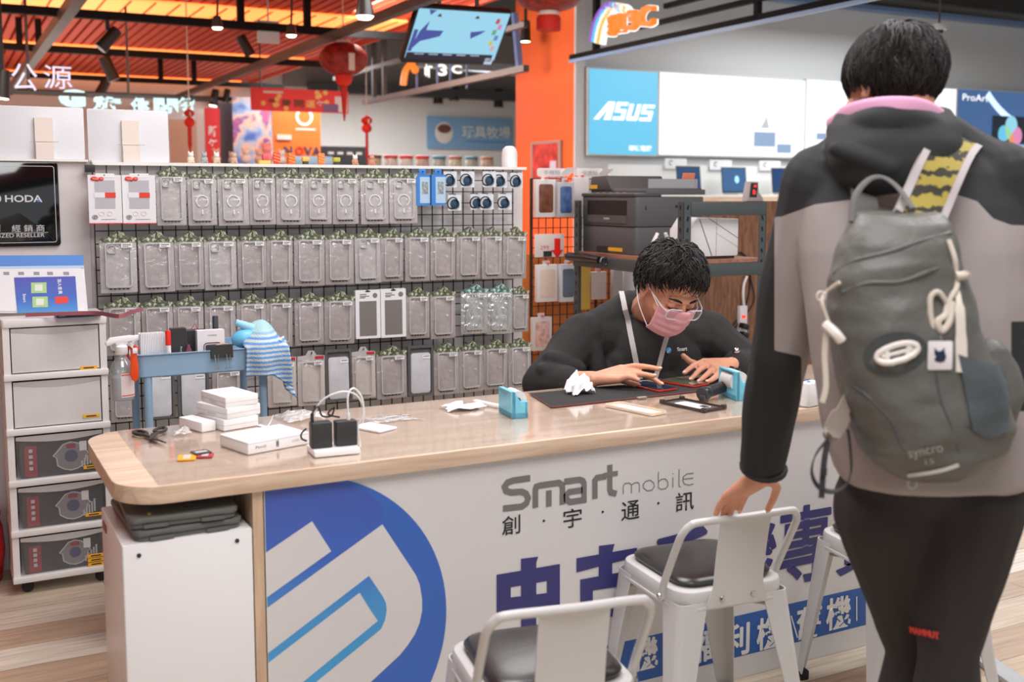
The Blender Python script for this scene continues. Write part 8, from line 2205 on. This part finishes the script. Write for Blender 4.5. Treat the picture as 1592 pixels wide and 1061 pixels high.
# ------------------------------------------------------------------ trusses and beams
TN = [3]
def beam(a, c, w, mat=TRUSS, h=None):
 a, c = Vector(a), Vector(c); d = (c - a); L = d.length; ang = math.atan2(d.y, d.x); el = math.asin(max(-1, min(1, d.z / L)))
 b = B(Matrix.Translation((a + c) / 2) @ Matrix.Rotation(ang, 4, 'Z') @ Matrix.Rotation(-el, 4, 'Y')); b.box((0, 0, 0), (L, w, h or w))
 o = b.obj('trim_%d' % TN[0], mat, smooth=0); TN[0] += 1; o['kind'] = 'structure'; return o
XT = XW - 0.06
za = onX(895, 88, XT).z
beam((XT, 9.96, za), (XT, 2.2, za), 0.05)
ub = onX(1080, 22, XT); beam((XT, 8.9, ub.z), (XT, 2.2, ub.z), 0.045)
ub2 = onX(1030, 11, XT); beam((XT, 8.3, ub2.z), (XT, 2.2, ub2.z), 0.045)
e1 = onX(927, 60, XT); beam((XT, e1.y, za), (XT, e1.y, 4.2), 0.06)
e2 = onX(1178, 20, XT); beam((XT, e2.y, za), (XT, e2.y, 4.2), 0.05)
beam((XT - 0.05, 9.9, za - 0.05), (XT - 0.05, 5.2, za - 0.05), 0.03, M('blue_edge', (150, 180, 220), 0.4))
ZB = 2.9
for (x, y, w) in ((200, 27, 0.07), (200, 83, 0.07), (200, 124, 0.065), (200, 148, 0.06)):
 q = onZ(x, y, ZB); beam((-8, q.y, ZB), (CX1 - 0.2, q.y, ZB), w)
for (x, y0, y1) in ((30, 15, 105), (60, 10, 68), (248, 48, 150), (300, 16, 128), (375, 0, 42), (478, 0, 46)):
 yb = {30: 83, 60: 83, 248: 124, 300: 124, 375: 27, 478: 27}[x]
 Yq = onZ(200, yb, ZB).y; q = onY(x, 60, Yq); beam((q.x, Yq, ZB), (q.x, Yq, ZC), 0.06)
q0 = onZ(118, 0, 2.85); q1 = onZ(12, 140, 2.85); beam((q0.x, q0.y - 2, 2.85), (q0.x, 17.5, 2.85), 0.09, DGREY)
q0 = onZ(520, 55, 2.80); beam((q0.x, 4.0, 2.80), (q0.x, 17.9, 2.80), 0.07, DGREY)
q0 = onZ(700, 131, 2.55); yn_ = onX(818, 104, q0.x).y; beam((q0.x, yn_, 2.55), (q0.x, onX(566, 163, q0.x).y, 2.55), 0.06, M('brown_beam', (104, 92, 86), 0.5)); beam((q0.x, yn_, 2.95), (q0.x, 14.5, 2.95), 0.05, DGREY)
qe = onX(582, 150, q0.x);
for px in (582, 598):
 qq = onX(px, 150, q0.x); beam((qq.x, qq.y, 2.55), (qq.x, qq.y, 4.2), 0.05, DGREY)
YW2 = YF - 0.2
beam((onY(480, 136, YW2).x, YW2, onY(480, 136, YW2).z), (onY(830, 147, YW2).x, YW2, onY(480, 136, YW2).z), 0.16, M('grey_rail', (84, 88, 92), 0.5))
b = B(); a, c = onY(440, 100, YF - 0.05), onY(850, 100, YF - 0.05); zlo = onY(480, 136, YF).z; b.box(((a.x + c.x) / 2, YF - 0.05, zlo + 0.6), (c.x - a.x, 0.04, 1.2)); b.obj('trim_%d' % TN[0], M('mid_grey_panel', (150, 148, 146), 0.7), smooth=0)['kind'] = 'structure'; TN[0] += 1
beam(onY(640, 95, 14.0), onY(826, 112, 14.0), 0.14, M('pale_pipe', (176, 182, 188), 0.4))
beam(onY(800, 20, 10.5), onY(808, 108, 10.5), 0.06, M('blue_pole', (112, 128, 176), 0.4))
LIT = M('lamp_glow', (255, 240, 210), 0.4, emit=(255, 240, 214), es=6.0)
def spot(px, py, Y, tilt, label, lit=False, size=1.0, mount=None, group='track spotlights under the red ceiling', rz=0.0):
 q = onY(px, py, Y)
 t = thing('spotlight', label, 'spotlight', tuple(q), group=group)
 X_ = Matrix.Rotation(rz, 4, 'Z') @ Matrix.Rotation(tilt, 4, 'Y') @ Matrix.Scale(size, 4)
 b = B(X_); b.lathe([(0, 0.12), (0.045, 0.12), (0.05, 0.10), (0.055, -0.06), (0.06, -0.10), (0.0, -0.1)][::-1], 16); b.obj('housing', BLK, t)
 b = B(X_); b.lathe([(0.0, -0.106), (0.05, -0.104), (0.05, -0.1), (0, -0.099)], 16); b.obj('lens', LIT if lit else M('grey_lens', (176, 170, 170), 0.2), t)
 b = B(); top = (mount or ZB) - q.z
 if top > 0.05: b.tube([(0, 0, 0.08), (0, 0, top)], 0.018, 8); b.obj('bracket', BLK, t)
spot(168, 62, onZ(200, 27, ZB).y, 0.7, 'black spotlight tilted left under the nearest truss bar', size=1.0)
spot(170, 108, onZ(200, 83, ZB).y, -0.4, 'black spotlight below the second truss bar, facing the camera', size=1.2)
spot(158, 140, onZ(200, 124, ZB).y, 0.5, 'lit spotlight under the third truss bar, above the white sign board', True, 1.2)
spot(382, 72, onZ(200, 83, ZB).y, -0.5, 'black spotlight with pale lens at the end of the second truss bar', size=1.1)
spot(333, 153, onZ(200, 148, ZB).y, 0.2, 'lit spotlight near the red banner', True, 1.2)
spot(352, 150, onZ(200, 148, ZB).y, 0.2, 'unlit spotlight beside the red banner', False, 1.0)
for i, (x, y) in enumerate(((681, 148), (706, 143), (775, 154))):
 spot(x, y, YW2, 0.0, ['small black spotlight left of three on the far grey rail', 'small black spotlight in the middle of three on the far grey rail', 'small black spotlight nearest the orange wall, on the far grey rail'][i], False, 1.5, mount=onY(480, 136, YW2).z, group='spotlights on the far rail')
spot(4, 133, 9.5, 0.1, 'lit spotlight at the far left, under the neon characters', True, 1.0, mount=ZC)
spot(817, 50, 10.6, 0.0, 'lit lamp seen through the gap left of the orange wall', True, 1.0, mount=4.2)
def pendant(px, py, Y, s_, label):
 q = onY(px, py, Y); t = thing('pendant_lamp', label, 'pendant lamp', tuple(q), group='lit pendant lamps')
 b = B(); b.lathe([(0.0, 0.10 * s_), (0.035 * s_, 0.10 * s_), (0.045 * s_, 0.07 * s_), (0.06 * s_, -0.02 * s_), (0, -0.021 * s_)][::-1], 18); b.obj('shade', M('dark_lamp_shade', (58, 52, 50), 0.3), t)
 b = B(); b.lathe([(0.0, -0.045 * s_), (0.04 * s_, -0.04 * s_), (0.056 * s_, -0.022 * s_), (0, -0.0215 * s_)], 18); b.obj('bulb', LIT, t)
 b = B(); b.tube([(0, 0, 0.1 * s_), (0.01, 0, 0.25), (-0.01, 0, ZC - q.z)], 0.009, 8); b.obj('cord', BLK, t)
pendant(338, 40, 9.0, 0.75, 'small lit pendant lamp left of the white hanging sign')
pendant(453, 52, 9.0, 0.75, 'small lit pendant lamp above the red paper lantern\'s left')
pendant(567, 20, 6.6, 1.0, 'larger lit black pendant lamp near the hanging television')
q = onY(417, 50, 10.0); b = B(); b.box(tuple(q), (0.20, 0.03, 0.20)); b.tube([q, (q.x, q.y, ZC)], 0.008, 6); tag(b.obj('hanging_sign', M('pale_sign', (214, 220, 220), 0.4)), 'small blank pale sign hanging between the pendant lamps', 'sign')
TL, TR_, BL = P(642, 9, 8.4), P(789, 18.5, 8.9), P(632, 97, 8.75)
BRc = TR_ + BL - TL
bs = basis((TL + BRc) / 2, TR_ - TL, TL - BL); tw, th = (TR_ - TL).length, (TL - BL).length
tv = thing('television', 'hanging television with pale cyan picture, tilted down under the trusses', 'television', tuple((TL + BRc) / 2))
b = B(bs); b.rbox((0, 0, -0.03), (tw, th, 0.06), 0.01, 0.006); b.obj('housing', M('tv_black', (24, 24, 28), 0.3), tv, True)
b = B(bs); b.box((0.0, th * 0.03, 0.002), (tw * 0.97, th * 0.86, 0.002)); scn = b.obj('screen', emis('tv_cyan', (150, 208, 232), 0.85), tv, True, smooth=0)
TVB = emis('tv_blue', (70, 84, 168), 0.7); TVD = emis('tv_dark', (24, 28, 60), 0.5)
def tvq(pts, m, name='picture'):
 b = B(bs); b.add([(tw * (x - 0.5), th * (0.5 - y), 0.004) for x, y in pts], [tuple(range(len(pts)))]); b.obj(name, m, scn, True, smooth=0, recalc=False)
tvq([(0.02, 0.80), (0.95, 0.80), (0.95, 0.93), (0.02, 0.93)], TVD)
tvq([(0.09, 0.42), (0.16, 0.24), (0.15, 0.40), (0.33, 0.40), (0.31, 0.50), (0.12, 0.60), (0.03, 0.80)], TVB); tvq([(0.62, 0.40), (0.78, 0.36), (0.74, 0.42), (0.64, 0.52)], TVB); tvq([(0.12, 0.05), (0.2, 0.05), (0.15, 0.14)], TVB); tvq([(0.03, 0.4), (0.07, 0.4), (0.06, 0.78), (0.02, 0.78)], TVB)
for i, c in enumerate(((220, 70, 90), (236, 150, 190), (110, 190, 120), (120, 140, 220), (230, 220, 90), (240, 190, 190))):
 tvq([(0.86 + 0.04 * (i % 2), 0.14 + 0.1 * i), (0.90 + 0.04 * (i % 2), 0.14 + 0.1 * i), (0.895 + 0.04 * (i % 2), 0.23 + 0.1 * i), (0.855 + 0.04 * (i % 2), 0.23 + 0.1 * i)], emis('tv_tile_%d' % i, c, 0.6))
tvq([(0.88, 0.86), (0.97, 0.86), (0.97, 0.98), (0.88, 0.98)], emis('tv_white', (200, 214, 236), 0.7))
for k in range(5): tvq([(0.10 + 0.15 * k, 0.815), (0.20 + 0.15 * k, 0.815), (0.20 + 0.15 * k, 0.835), (0.10 + 0.15 * k, 0.835)], emis('tv_white', (200, 214, 236), 0.7))
b = B(); ct = (TL + TR_) / 2 - bs.to_3x3() @ Vector((0, 0, 0.06))
for s_ in (-0.2, 0.2): b.tube([ct + (TR_ - TL) * s_ - UPW * 0.1, Vector((ct.x, ct.y, 4.2)) + (TR_ - TL) * s_], 0.02, 8)
b.obj('hanger', DGREY, tv, True)
LRED = M('red_lantern_paper', (206, 40, 22), 0.6); LBR = M('bright_red_paper', (232, 44, 26), 0.6); LNET = M('deep_red_lantern_net', (150, 34, 24), 0.5, var=0.5, vscale=22, bump=0.6, bscale=25); CRMP = M('cream_paper', (232, 216, 200), 0.6)
def lantern(px, py, Y, rx, rz, label, big=True, ball=None, tail=None, drum=False):
 q = onY(px, py, Y); t = thing('paper_lantern', label, 'lantern', tuple(q), group='red new year lanterns')
 k = (q - CAM).dot(FW) / FOC
 b = B(); b.ell((0, 0, 0), (rx * k, rx * k, rz * k), nu=24, nv=14); b.obj('shade', LNET if big else LRED, t)
 b = B(); b.lathe([(0, -0.01), (rx * k * 0.28, -0.01), (rx * k * 0.28, 0.015), (0, 0.016)], 16, 0, (0, 0, rz * k)); b.tube([(0, 0, rz * k), (0, 0, ZC + 0.3 - q.z)], 0.006, 6); b.obj('hanger', CRMP, t)
 if ball:
  b = B(); b.ell((0, 0, -ball[0] * k), ball[1] * k, nu=20, nv=12); b.obj('honeycomb_ball', LBR, t)
  b = B(); b.box((0, -rx * k * 1.0, -0.3 * rz * k), (0.25 * rx * k, 0.004, 1.0 * rz * k)); b.obj('label_strip', CRMP, t, smooth=0)
  b = B(); b.tube([(0, 0, -(ball[0] + ball[1]) * k), (0, 0, -tail * 0.8 * k), (0, 0, -tail * k)], [0.016 * (1 + rx / 40), 0.02, 0.006], 8); b.obj('tassel', LRED, t)
 if drum:
  b = B(); b.lathe([(0, -78 * k * 0.62), (19 * k, -78 * k * 0.62), (19 * k, -30 * k), (17 * k, -26 * k), (0, -25 * k)], 24); b.obj('fringe', M('red_fringe', (206, 32, 14), 0.7, bump=0.5, bscale=60), t)
  b = B(); b.lathe([(0, -26 * k), (18 * k, -26 * k), (15 * k, -19 * k), (0, -18 * k)], 20); b.obj('collar', CRMP, t)
lantern(534, 92, 9.5, 38, 26, 'large red net lantern with red ball and tassel, left of the television', True, (29, 13.5), 95)
lantern(853, -2, 7.5, 50, 20, 'large red lantern with broad red fringe, at the top of the orange wall', True, drum=True)
lantern(294, 176, 10.5, 8, 6, 'small red lantern hanging above the first white sign letters\' right end', False, (14, 8), 60)
lantern(570, 187, 13, 9, 7, 'small red lantern in front of the far white wall', False, (12, 8), 68)
def glow(name, c, es=1.1): return emis(name, c, es)
ORG = glow('sign_orange', (255, 128, 40), 1.0); WHG = glow('sign_white', (255, 252, 246), 1.3); CYG = glow('sign_cyan_white', (206, 246, 246), 1.15)
sgn = thing('shop_sign', 'glowing rainbow shop sign with orange characters on the right truss', 'sign', (XT - 0.1, onX(965, 40, XT).y, za + 0.1))
def sx(px, py, d=0.12): return onX(px, py, XT - d)
def stext(s, px, py, wpx, hpx, m, d):
 c = sx(px, py, d); a, e = sx(px - wpx / 2, py, d), sx(px + wpx / 2, py, d); hh = sx(px, py - hpx / 2, d).z - sx(px, py + hpx / 2, d).z
 bm_ = basis(c, (0, -1, 0), UPW); o = text(s, m, bm_, 1.0, 0.03, 0.03, None, fit=((e - a).length, hh)); o.data.transform(PM[sgn.name].inverted()); o.parent = sgn; return o
stext('彩虹', 960, 38, 26, 33, ORG, 0.14); stext('3C', 997, 28, 40, 32, ORG, 0.14); stext('彩虹', 960.5, 38.5, 28, 35, WHG, 0.09); stext('3C', 998, 28.5, 42, 34, WHG, 0.09)
arcp = [sx(*p) for p in ((924, 66), (928, 45), (934, 28), (942, 16), (951, 9), (960, 9), (966, 15))]
for k, (off, c) in enumerate(((0.0, (70, 190, 236)), (0.05, (250, 240, 220)), (0.10, (255, 180, 60)), (0.15, (255, 250, 244)), (-0.045, (150, 80, 190)))):
 b = B(); b.ribbon([p + Vector((0, -1, -0.25)) * off for p in smoothpath(arcp, 5)], 0.055, 0.05, (0, 1, 0.55)); b.obj('rainbow_arc', glow('arc_%d' % k, c, 1.0), sgn, True)
sg2 = thing('shop_sign', 'orange arc and white letters of a far sign below the television', 'sign', tuple(onY(690, 112, 12.0)))
b = B(); b.tube(smoothpath([onY(x, y, 12) for x, y in ((627, 132), (630, 112), (636, 102), (643, 99))], 5), 0.06, 8, flat=0.6); b.ell(onY(645, 108, 12), (0.05, 0.03, 0.05)); b.obj('arc', ORG, sg2, True)
for s_, x, y, w_, h_ in (('虹', 666, 112, 13, 24), ('3', 688, 109, 14, 18), ('C', 710, 108, 16, 13)):
 o = ytext(s_, x, y, w_, h_, WHG, 12.0, sg2, 0.03)
b = B();
for x in (648, 680, 700, 726): b.box(tuple(onY(x, 118, 12.05)), (0.02, 0.02, 0.3))
q = onY(690, 118, 12.05); b.tube([q, (q.x, q.y, 4.25)], 0.012, 6); b.obj('standoff', M('blue_pole'), sg2, True, smooth=0)
sg3 = thing('shop_sign', 'glowing pale cyan characters rising behind the white sign boards', 'sign', tuple(onY(200, 165, 11)))
for s_, x, y, w_, h_ in (('G', 112, 153, 42, 28), ('旅', 167, 162, 46, 24), ('休', 218, 163, 30, 22), ('閒', 258, 167, 38, 28), ('館', 290, 166, 26, 30)):
 ytext(s_, x, y, w_, h_, CYG, 11.0, sg3, 0.10)
b = B(); q = onY(200, 150, 11.1); b.box(tuple(q), (1.6, 0.05, 0.04)); b.tube([q, (q.x, q.y, ZC)], 0.012, 6); b.obj('rail', DGREY, sg3, True, smooth=0)
sg4 = thing('neon_sign', 'white outline neon characters at the upper left under the red ceiling', 'sign', tuple(onY(60, 125, 10)))
for s_, x, y, w_, h_ in (('公', 38, 120, 40, 42), ('源', 90, 120, 44, 36), ('電', 2, 124, 22, 30)):
 ytext(s_, x, y, w_, h_, glow('neon_lilac', (240, 226, 250), 1.0), 10.0, sg4, 0.0)
b = B(); q = onY(45, 144, 10.05); b.box(tuple(q), (0.9, 0.05, 0.03)); b.tube([q, (q.x, q.y, ZC)], 0.012, 6); b.obj('rail', DGREY, sg4, True, smooth=0)
def board(name, cat, x0, x1, y0, y1, Y, mat, label, th=0.03, ground=False):
 a, c = onY(x0, (y0 + y1) / 2, Y), onY(x1, (y0 + y1) / 2, Y); xm = (x0 + x1) / 2; z1_, z0_ = onY(xm, y0, Y).z, onY(xm, y1, Y).z
 t = thing(name, label, cat, ((a.x + c.x) / 2, Y, z0_))
 b = B(); b.box((0, 0, (z1_ - z0_) / 2), (c.x - a.x, th, z1_ - z0_)); bo = b.obj('board', mat, t, smooth=0)
 if ground: b = B(); b.box((0, 0, -z0_ / 2), (c.x - a.x, th * 0.9, z0_)); b.obj('base', mat, t, smooth=0)
 return t, c.x - a.x, z1_ - z0_, bo
t, w, h, bo = board('hanging_banner', 'banner', 390, 541, 139, 174, 13.0, M('pink_red_banner', (240, 74, 74), 0.6), 'pink-red new year banner hanging above the orange wall')
GOLD = M('gold_ink', (244, 206, 120), 0.5); DKI = M('dark_gold_ink', (92, 66, 40), 0.5)
for s_, fx, fw_, m in (('歡', -0.28, 0.1, DKI), ('慶', -0.15, 0.1, DKI), ('開', -0.02, 0.1, DKI), ('運', 0.10, 0.1, GOLD), ('年', 0.21, 0.1, M('white_ink'))):
 text(s_, m, front_at(w * fx, -0.017, h * 0.36), parent=bo, fit=(w * fw_, h * 0.34), bold=0.02, ext=0)
for q_ in (((w * 0.42, -0.018, h * 0.4), (w * 0.13, 0.002, h * 0.7)), ((-w * 0.28, -0.018, h * 0.82), (w * 0.2, 0.002, h * 0.1))): b = B(); b.box(*q_); b.obj('white_print', M('white_ink'), bo, smooth=0)
b = B(); b.rbox((w * 0.31, -0.018, h * 0.22), (w * 0.16, 0.004, h * 0.36), 0.001, 0.001); b.obj('product_print', M('violet_product', (130, 110, 150), 0.4), bo)
b = B()
for k in range(12): b.ell((w * RND.uniform(-0.4, 0.3), -0.017, h * RND.uniform(0.1, 0.9)), (0.03, 0.002, 0.03), nu=10, nv=6)
b.obj('gold_dots', GOLD, bo)['kind'] = 'stuff'
b = B(); b.tube([(-w * 0.4, 0, h), (-w * 0.4, 0, ZC - t.location.z)], 0.01, 6); b.tube([(w * 0.4, 0, h), (w * 0.4, 0, 4.2 - t.location.z)], 0.01, 6); b.obj('hanging_wire', DGREY, t)
t, w, h, bo = board('information_wall', 'wall panel', 424, 498, 160, 262, 15.0, M('bright_orange_panel', (238, 122, 46), 0.5), 'bright orange information panel with round clock and large letters', ground=True)
b = B(); ring2d(b, 0.085, 0.125, 0.016, w * 0.16, h * 0.79, n=24); b.obj('clock', M('white_ink'), t)
b = B(); b.box((-w * 0.28, -0.03, h * 0.47), (w * 0.3, 0.03, h * 0.075)); b.obj('exit_plate', M('pale_plate', (222, 214, 204), 0.4), t, smooth=0)
b = B(); b.box((w * 0.18, -0.018, h * 0.60), (w * 0.42, 0.004, h * 0.03)); b.obj('text_strip', M('pale_plate'), t, smooth=0)
for s_, fx in (('N', -0.20), ('O', 0.04), ('V', 0.22), ('A', 0.40)):
 text(s_, M('red_ink_bright', (222, 52, 44), 0.4) if s_ == 'O' else M('navy_letter', (70, 66, 96), 0.4), front_at(w * fx, -0.02, h * 0.27), parent=bo, fit=(w * 0.17, h * 0.13), bold=0.02, ext=0.01)
POST = bpy.data.materials.new('colourful_poster_print'); POST.use_nodes = True
_n = POST.node_tree; _t = _n.nodes.new('ShaderNodeTexCoord'); _z = _n.nodes.new('ShaderNodeTexNoise'); _z.inputs['Scale'].default_value = 3.2; _z.inputs['Detail'].default_value = 2; _r = _n.nodes.new('ShaderNodeValToRGB')
for q_, c_ in ((0.36, (70, 110, 190)), (0.46, (150, 180, 214)), (0.54, (226, 190, 160)), (0.6, (120, 90, 160)), (0.68, (214, 90, 110))):
 e = _r.color_ramp.elements.new(q_); e.color = lin(c_)
_r.color_ramp.elements[0].color = lin((60, 80, 150)); _n.links.new(_t.outputs['Object'], _z.inputs['Vector']); _n.links.new(_z.outputs['Fac'], _r.inputs[0]); _n.links.new(_r.outputs[0], _n.nodes['Principled BSDF'].inputs['Base Color'])
board('poster_wall', 'poster', 362, 421, 152, 262, 15.6, POST, 'tall multicoloured poster wall left of the orange panel', ground=True)
board('dark_column', 'column', 340, 362, 160, 262, 15.8, M('charcoal_column', (84, 76, 80), 0.5), 'charcoal column between red banner and multicoloured poster', ground=True)
t, w, h, bo = board('vertical_banner', 'banner', 319, 342, 168, 262, 15.4, M('red_standing_banner', (214, 52, 56), 0.6), 'tall red vertical banner with white characters left of the charcoal column', ground=True)
for k, s_ in enumerate('新年'): text(s_, M('white_ink'), front_at(0, -0.017, h * (0.62 - 0.22 * k)), parent=bo, fit=(w * 0.6, h * 0.18), bold=0.02, ext=0)
board('beige_panel', 'wall panel', 264, 306, 186, 262, 16.0, M('beige_panel', (206, 178, 152), 0.6), 'beige wall panel beside the second white sign board', ground=True)
board('red_pillar', 'pillar', 306, 319, 176, 262, 16.2, M('pale_pillar', (226, 214, 206), 0.6), 'pale pillar left of the tall red banner', ground=True)
t, w, h, bo = board('toy_shop_sign', 'sign', 664, 795, 183, 232, YF - 0.06, M('pale_blue_sign', (128, 170, 208), 0.5), 'pale blue toy shop sign with white characters on the far wall')
text('玩具牧場', M('white_ink'), front_at(w * 0.19, -0.018, h * 0.55), parent=bo, fit=(w * 0.58, h * 0.40), bold=0.015, ext=0)
b = B(); b.ell((-w * 0.31, -0.02, h * 0.5), (w * 0.105, 0.01, h * 0.34), nu=20, nv=10); b.obj('round_emblem', M('cream_emblem', (226, 216, 206), 0.5), bo); b = B(); b.ell((-w * 0.31, -0.032, h * 0.62), (w * 0.08, 0.006, h * 0.14), nu=16, nv=8); b.obj('emblem_hat', M('brown_emblem', (110, 70, 66), 0.5), bo)
b = B(); b.box((w * 0.19, -0.018, h * 0.24), (w * 0.5, 0.004, h * 0.04)); b.obj('subtitle_line', M('blue_subtitle', (96, 140, 190), 0.5), bo, smooth=0)
t, w, h, bo = board('dark_fascia', 'sign', 499, 572, 228, 247, 14.5, M('charcoal_fascia', (58, 58, 62), 0.5), 'charcoal fascia strip with small white marks below the far white wall', ground=True)
b = B()
for k in range(4): b.box((w * (-0.3 + 0.2 * k), -0.017, h * 0.45), (w * 0.12, 0.003, h * 0.2))
b.obj('white_marks', M('pale_plate'), bo, smooth=0)
a, c = onX(829, 260, XW - 0.002), onX(875, 260, XW - 0.002)
zT, zB_ = onX(850, 220, XW).z, onX(850, 282, XW).z
t = thing('framed_poster', 'framed red festive poster on the orange wall above the second rack', 'poster', (XW - 0.02, (a.y + c.y) / 2, zB_))
b = B(); b.box((0, 0, (zT - zB_) / 2), (0.03, a.y - c.y, zT - zB_)); b.obj('frame', M('taupe_frame', (176, 150, 140), 0.4), t, smooth=0)
b = B(); b.box((-0.017, 0, (zT - zB_) / 2), (0.006, (a.y - c.y) * 0.84, (zT - zB_) * 0.88)); pt_ = b.obj('print', M('red_festive_print', (204, 60, 50), 0.5, var=0.5, vscale=9), t, smooth=0)
b = B(); b.box((-0.0215, -(a.y - c.y) * 0.28, (zT - zB_) * 0.3), (0.003, (a.y - c.y) * 0.2, (zT - zB_) * 0.4)); b.obj('pale_block', M('pale_lilac', (206, 200, 220), 0.5), pt_, smooth=0)
YJ = 13.2
zj = onY(670, 263, YJ).z
b = B(); a, c = onY(566, 263, YJ), onY(775, 263, YJ); b.box(((a.x + c.x) / 2, YJ + 0.15, zj / 2), (c.x - a.x + 0.3, 0.6, zj)); tag(b.obj('toy_counter', M('grey_shop_counter', (150, 150, 152), 0.6), smooth=0, loc=((a.x + c.x) / 2, YJ + 0.15, 0)), 'grey shop counter carrying the row of toy jars, far behind the grid', 'counter')
for i, (x, lc, bc) in enumerate(((583, (120, 60, 54), (190, 190, 160)), (608, (206, 60, 60), (226, 222, 216)), (632, (226, 60, 56), (230, 232, 226)), (657, (214, 54, 52), (214, 190, 176)), (683, (80, 140, 150), (190, 196, 190)), (708, (196, 120, 100), (222, 214, 186)), (733, (84, 140, 160), (200, 204, 190)), (757, (200, 140, 120), (226, 200, 180)))):
 q = onY(x, 262, YJ)
 t = thing('toy_jar', f'lidded toy jar, {ORD[i]} from the left in the far row behind the grid', 'jar', (q.x, YJ, zj + 0.001), group='toy jars on the far counter')
 b = B(); b.lathe([(0, 0), (0.075, 0), (0.085, 0.02), (0.085, 0.11), (0.075, 0.13), (0, 0.131)], 18); b.obj('jar', M('jar_%d' % i, bc, 0.3, var=0.3, vscale=14), t)
 b = B(); b.lathe([(0, 0.132), (0.088, 0.132), (0.09, 0.165), (0.08, 0.172), (0, 0.173)], 18); b.obj('lid', M('jar_lid_%d' % i, lc, 0.4), t)
YPl = 12.0
b = B(); a, c = onY(268, 262, YPl), onY(520, 262, YPl); zp_ = onY(400, 256, YPl).z; b.box(((a.x + c.x) / 2, YPl + 0.2, zp_ / 2), (c.x - a.x, 0.5, zp_)); tag(b.obj('plush_counter', M('navy_counter', (70, 80, 140), 0.6), smooth=0, loc=((a.x + c.x) / 2, YPl + 0.2, 0)), 'low navy counter with plush toys, far behind the left of the grid', 'counter')
b = B(); a, c = onY(455, 250, YPl), onY(517, 250, YPl); b.rbox(((a.x + c.x) / 2, YPl + 0.1, zp_ + 0.05), (c.x - a.x, 0.3, 0.10), 0.03, 0.02); tag(b.obj('toy_bin', M('pale_blue_bin', (150, 190, 220), 0.4), loc=((a.x + c.x) / 2, YPl + 0.1, zp_)), 'pale blue rounded toy bin on the far navy counter', 'bin')
for i, (x, s_, c, d_) in enumerate(((338, 0.10, (236, 226, 216), 'cream'), (362, 0.08, (196, 200, 210), 'pale grey'), (384, 0.11, (240, 234, 230), 'white'), (405, 0.10, (222, 190, 170), 'tan'), (417, 0.14, (240, 160, 160), 'tall pink'), (440, 0.10, (226, 226, 220), 'off-white'))):
 q = onY(x, 256, YPl); t = thing('plush_toy', f'{d_} plush toy on the far navy counter behind the grid', 'plush toy', (q.x, YPl + 0.05, zp_ + 0.001), group='plush toys on the far counter')
 mt = M('plush_%d' % i, c, 0.9); s_ *= 0.66
 b = B(); b.ell((0, 0, s_ * 0.8), (s_ * 0.75, s_ * 0.6, s_ * 0.8)); b.obj('body', mt, t)
 b = B(); b.ell((0, -0.01, s_ * 1.9), (s_ * 0.6, s_ * 0.55, s_ * 0.55)); b.ell((-s_ * 0.4, 0, s_ * 2.4), s_ * 0.22); b.ell((s_ * 0.4, 0, s_ * 2.4), s_ * 0.22); b.obj('head', mt, t)
a, c = onZ(1524, 1022, 0.01), onZ(1585, 1066, 0.01)
d = c - a; b = B(Matrix.Translation((a + c) / 2) @ Matrix.Rotation(math.atan2(d.y, d.x), 4, 'Z')); b.rbox((0, 0, 0), (d.length + 0.1, 0.06, 0.018), 0.004, 0.003)
tag(b.obj('floor_cable_cover', M('pale_grey_rubber', (190, 194, 196), 0.5)), 'pale grey strip lying on the plank floor right of the customer\'s legs', 'cable cover')
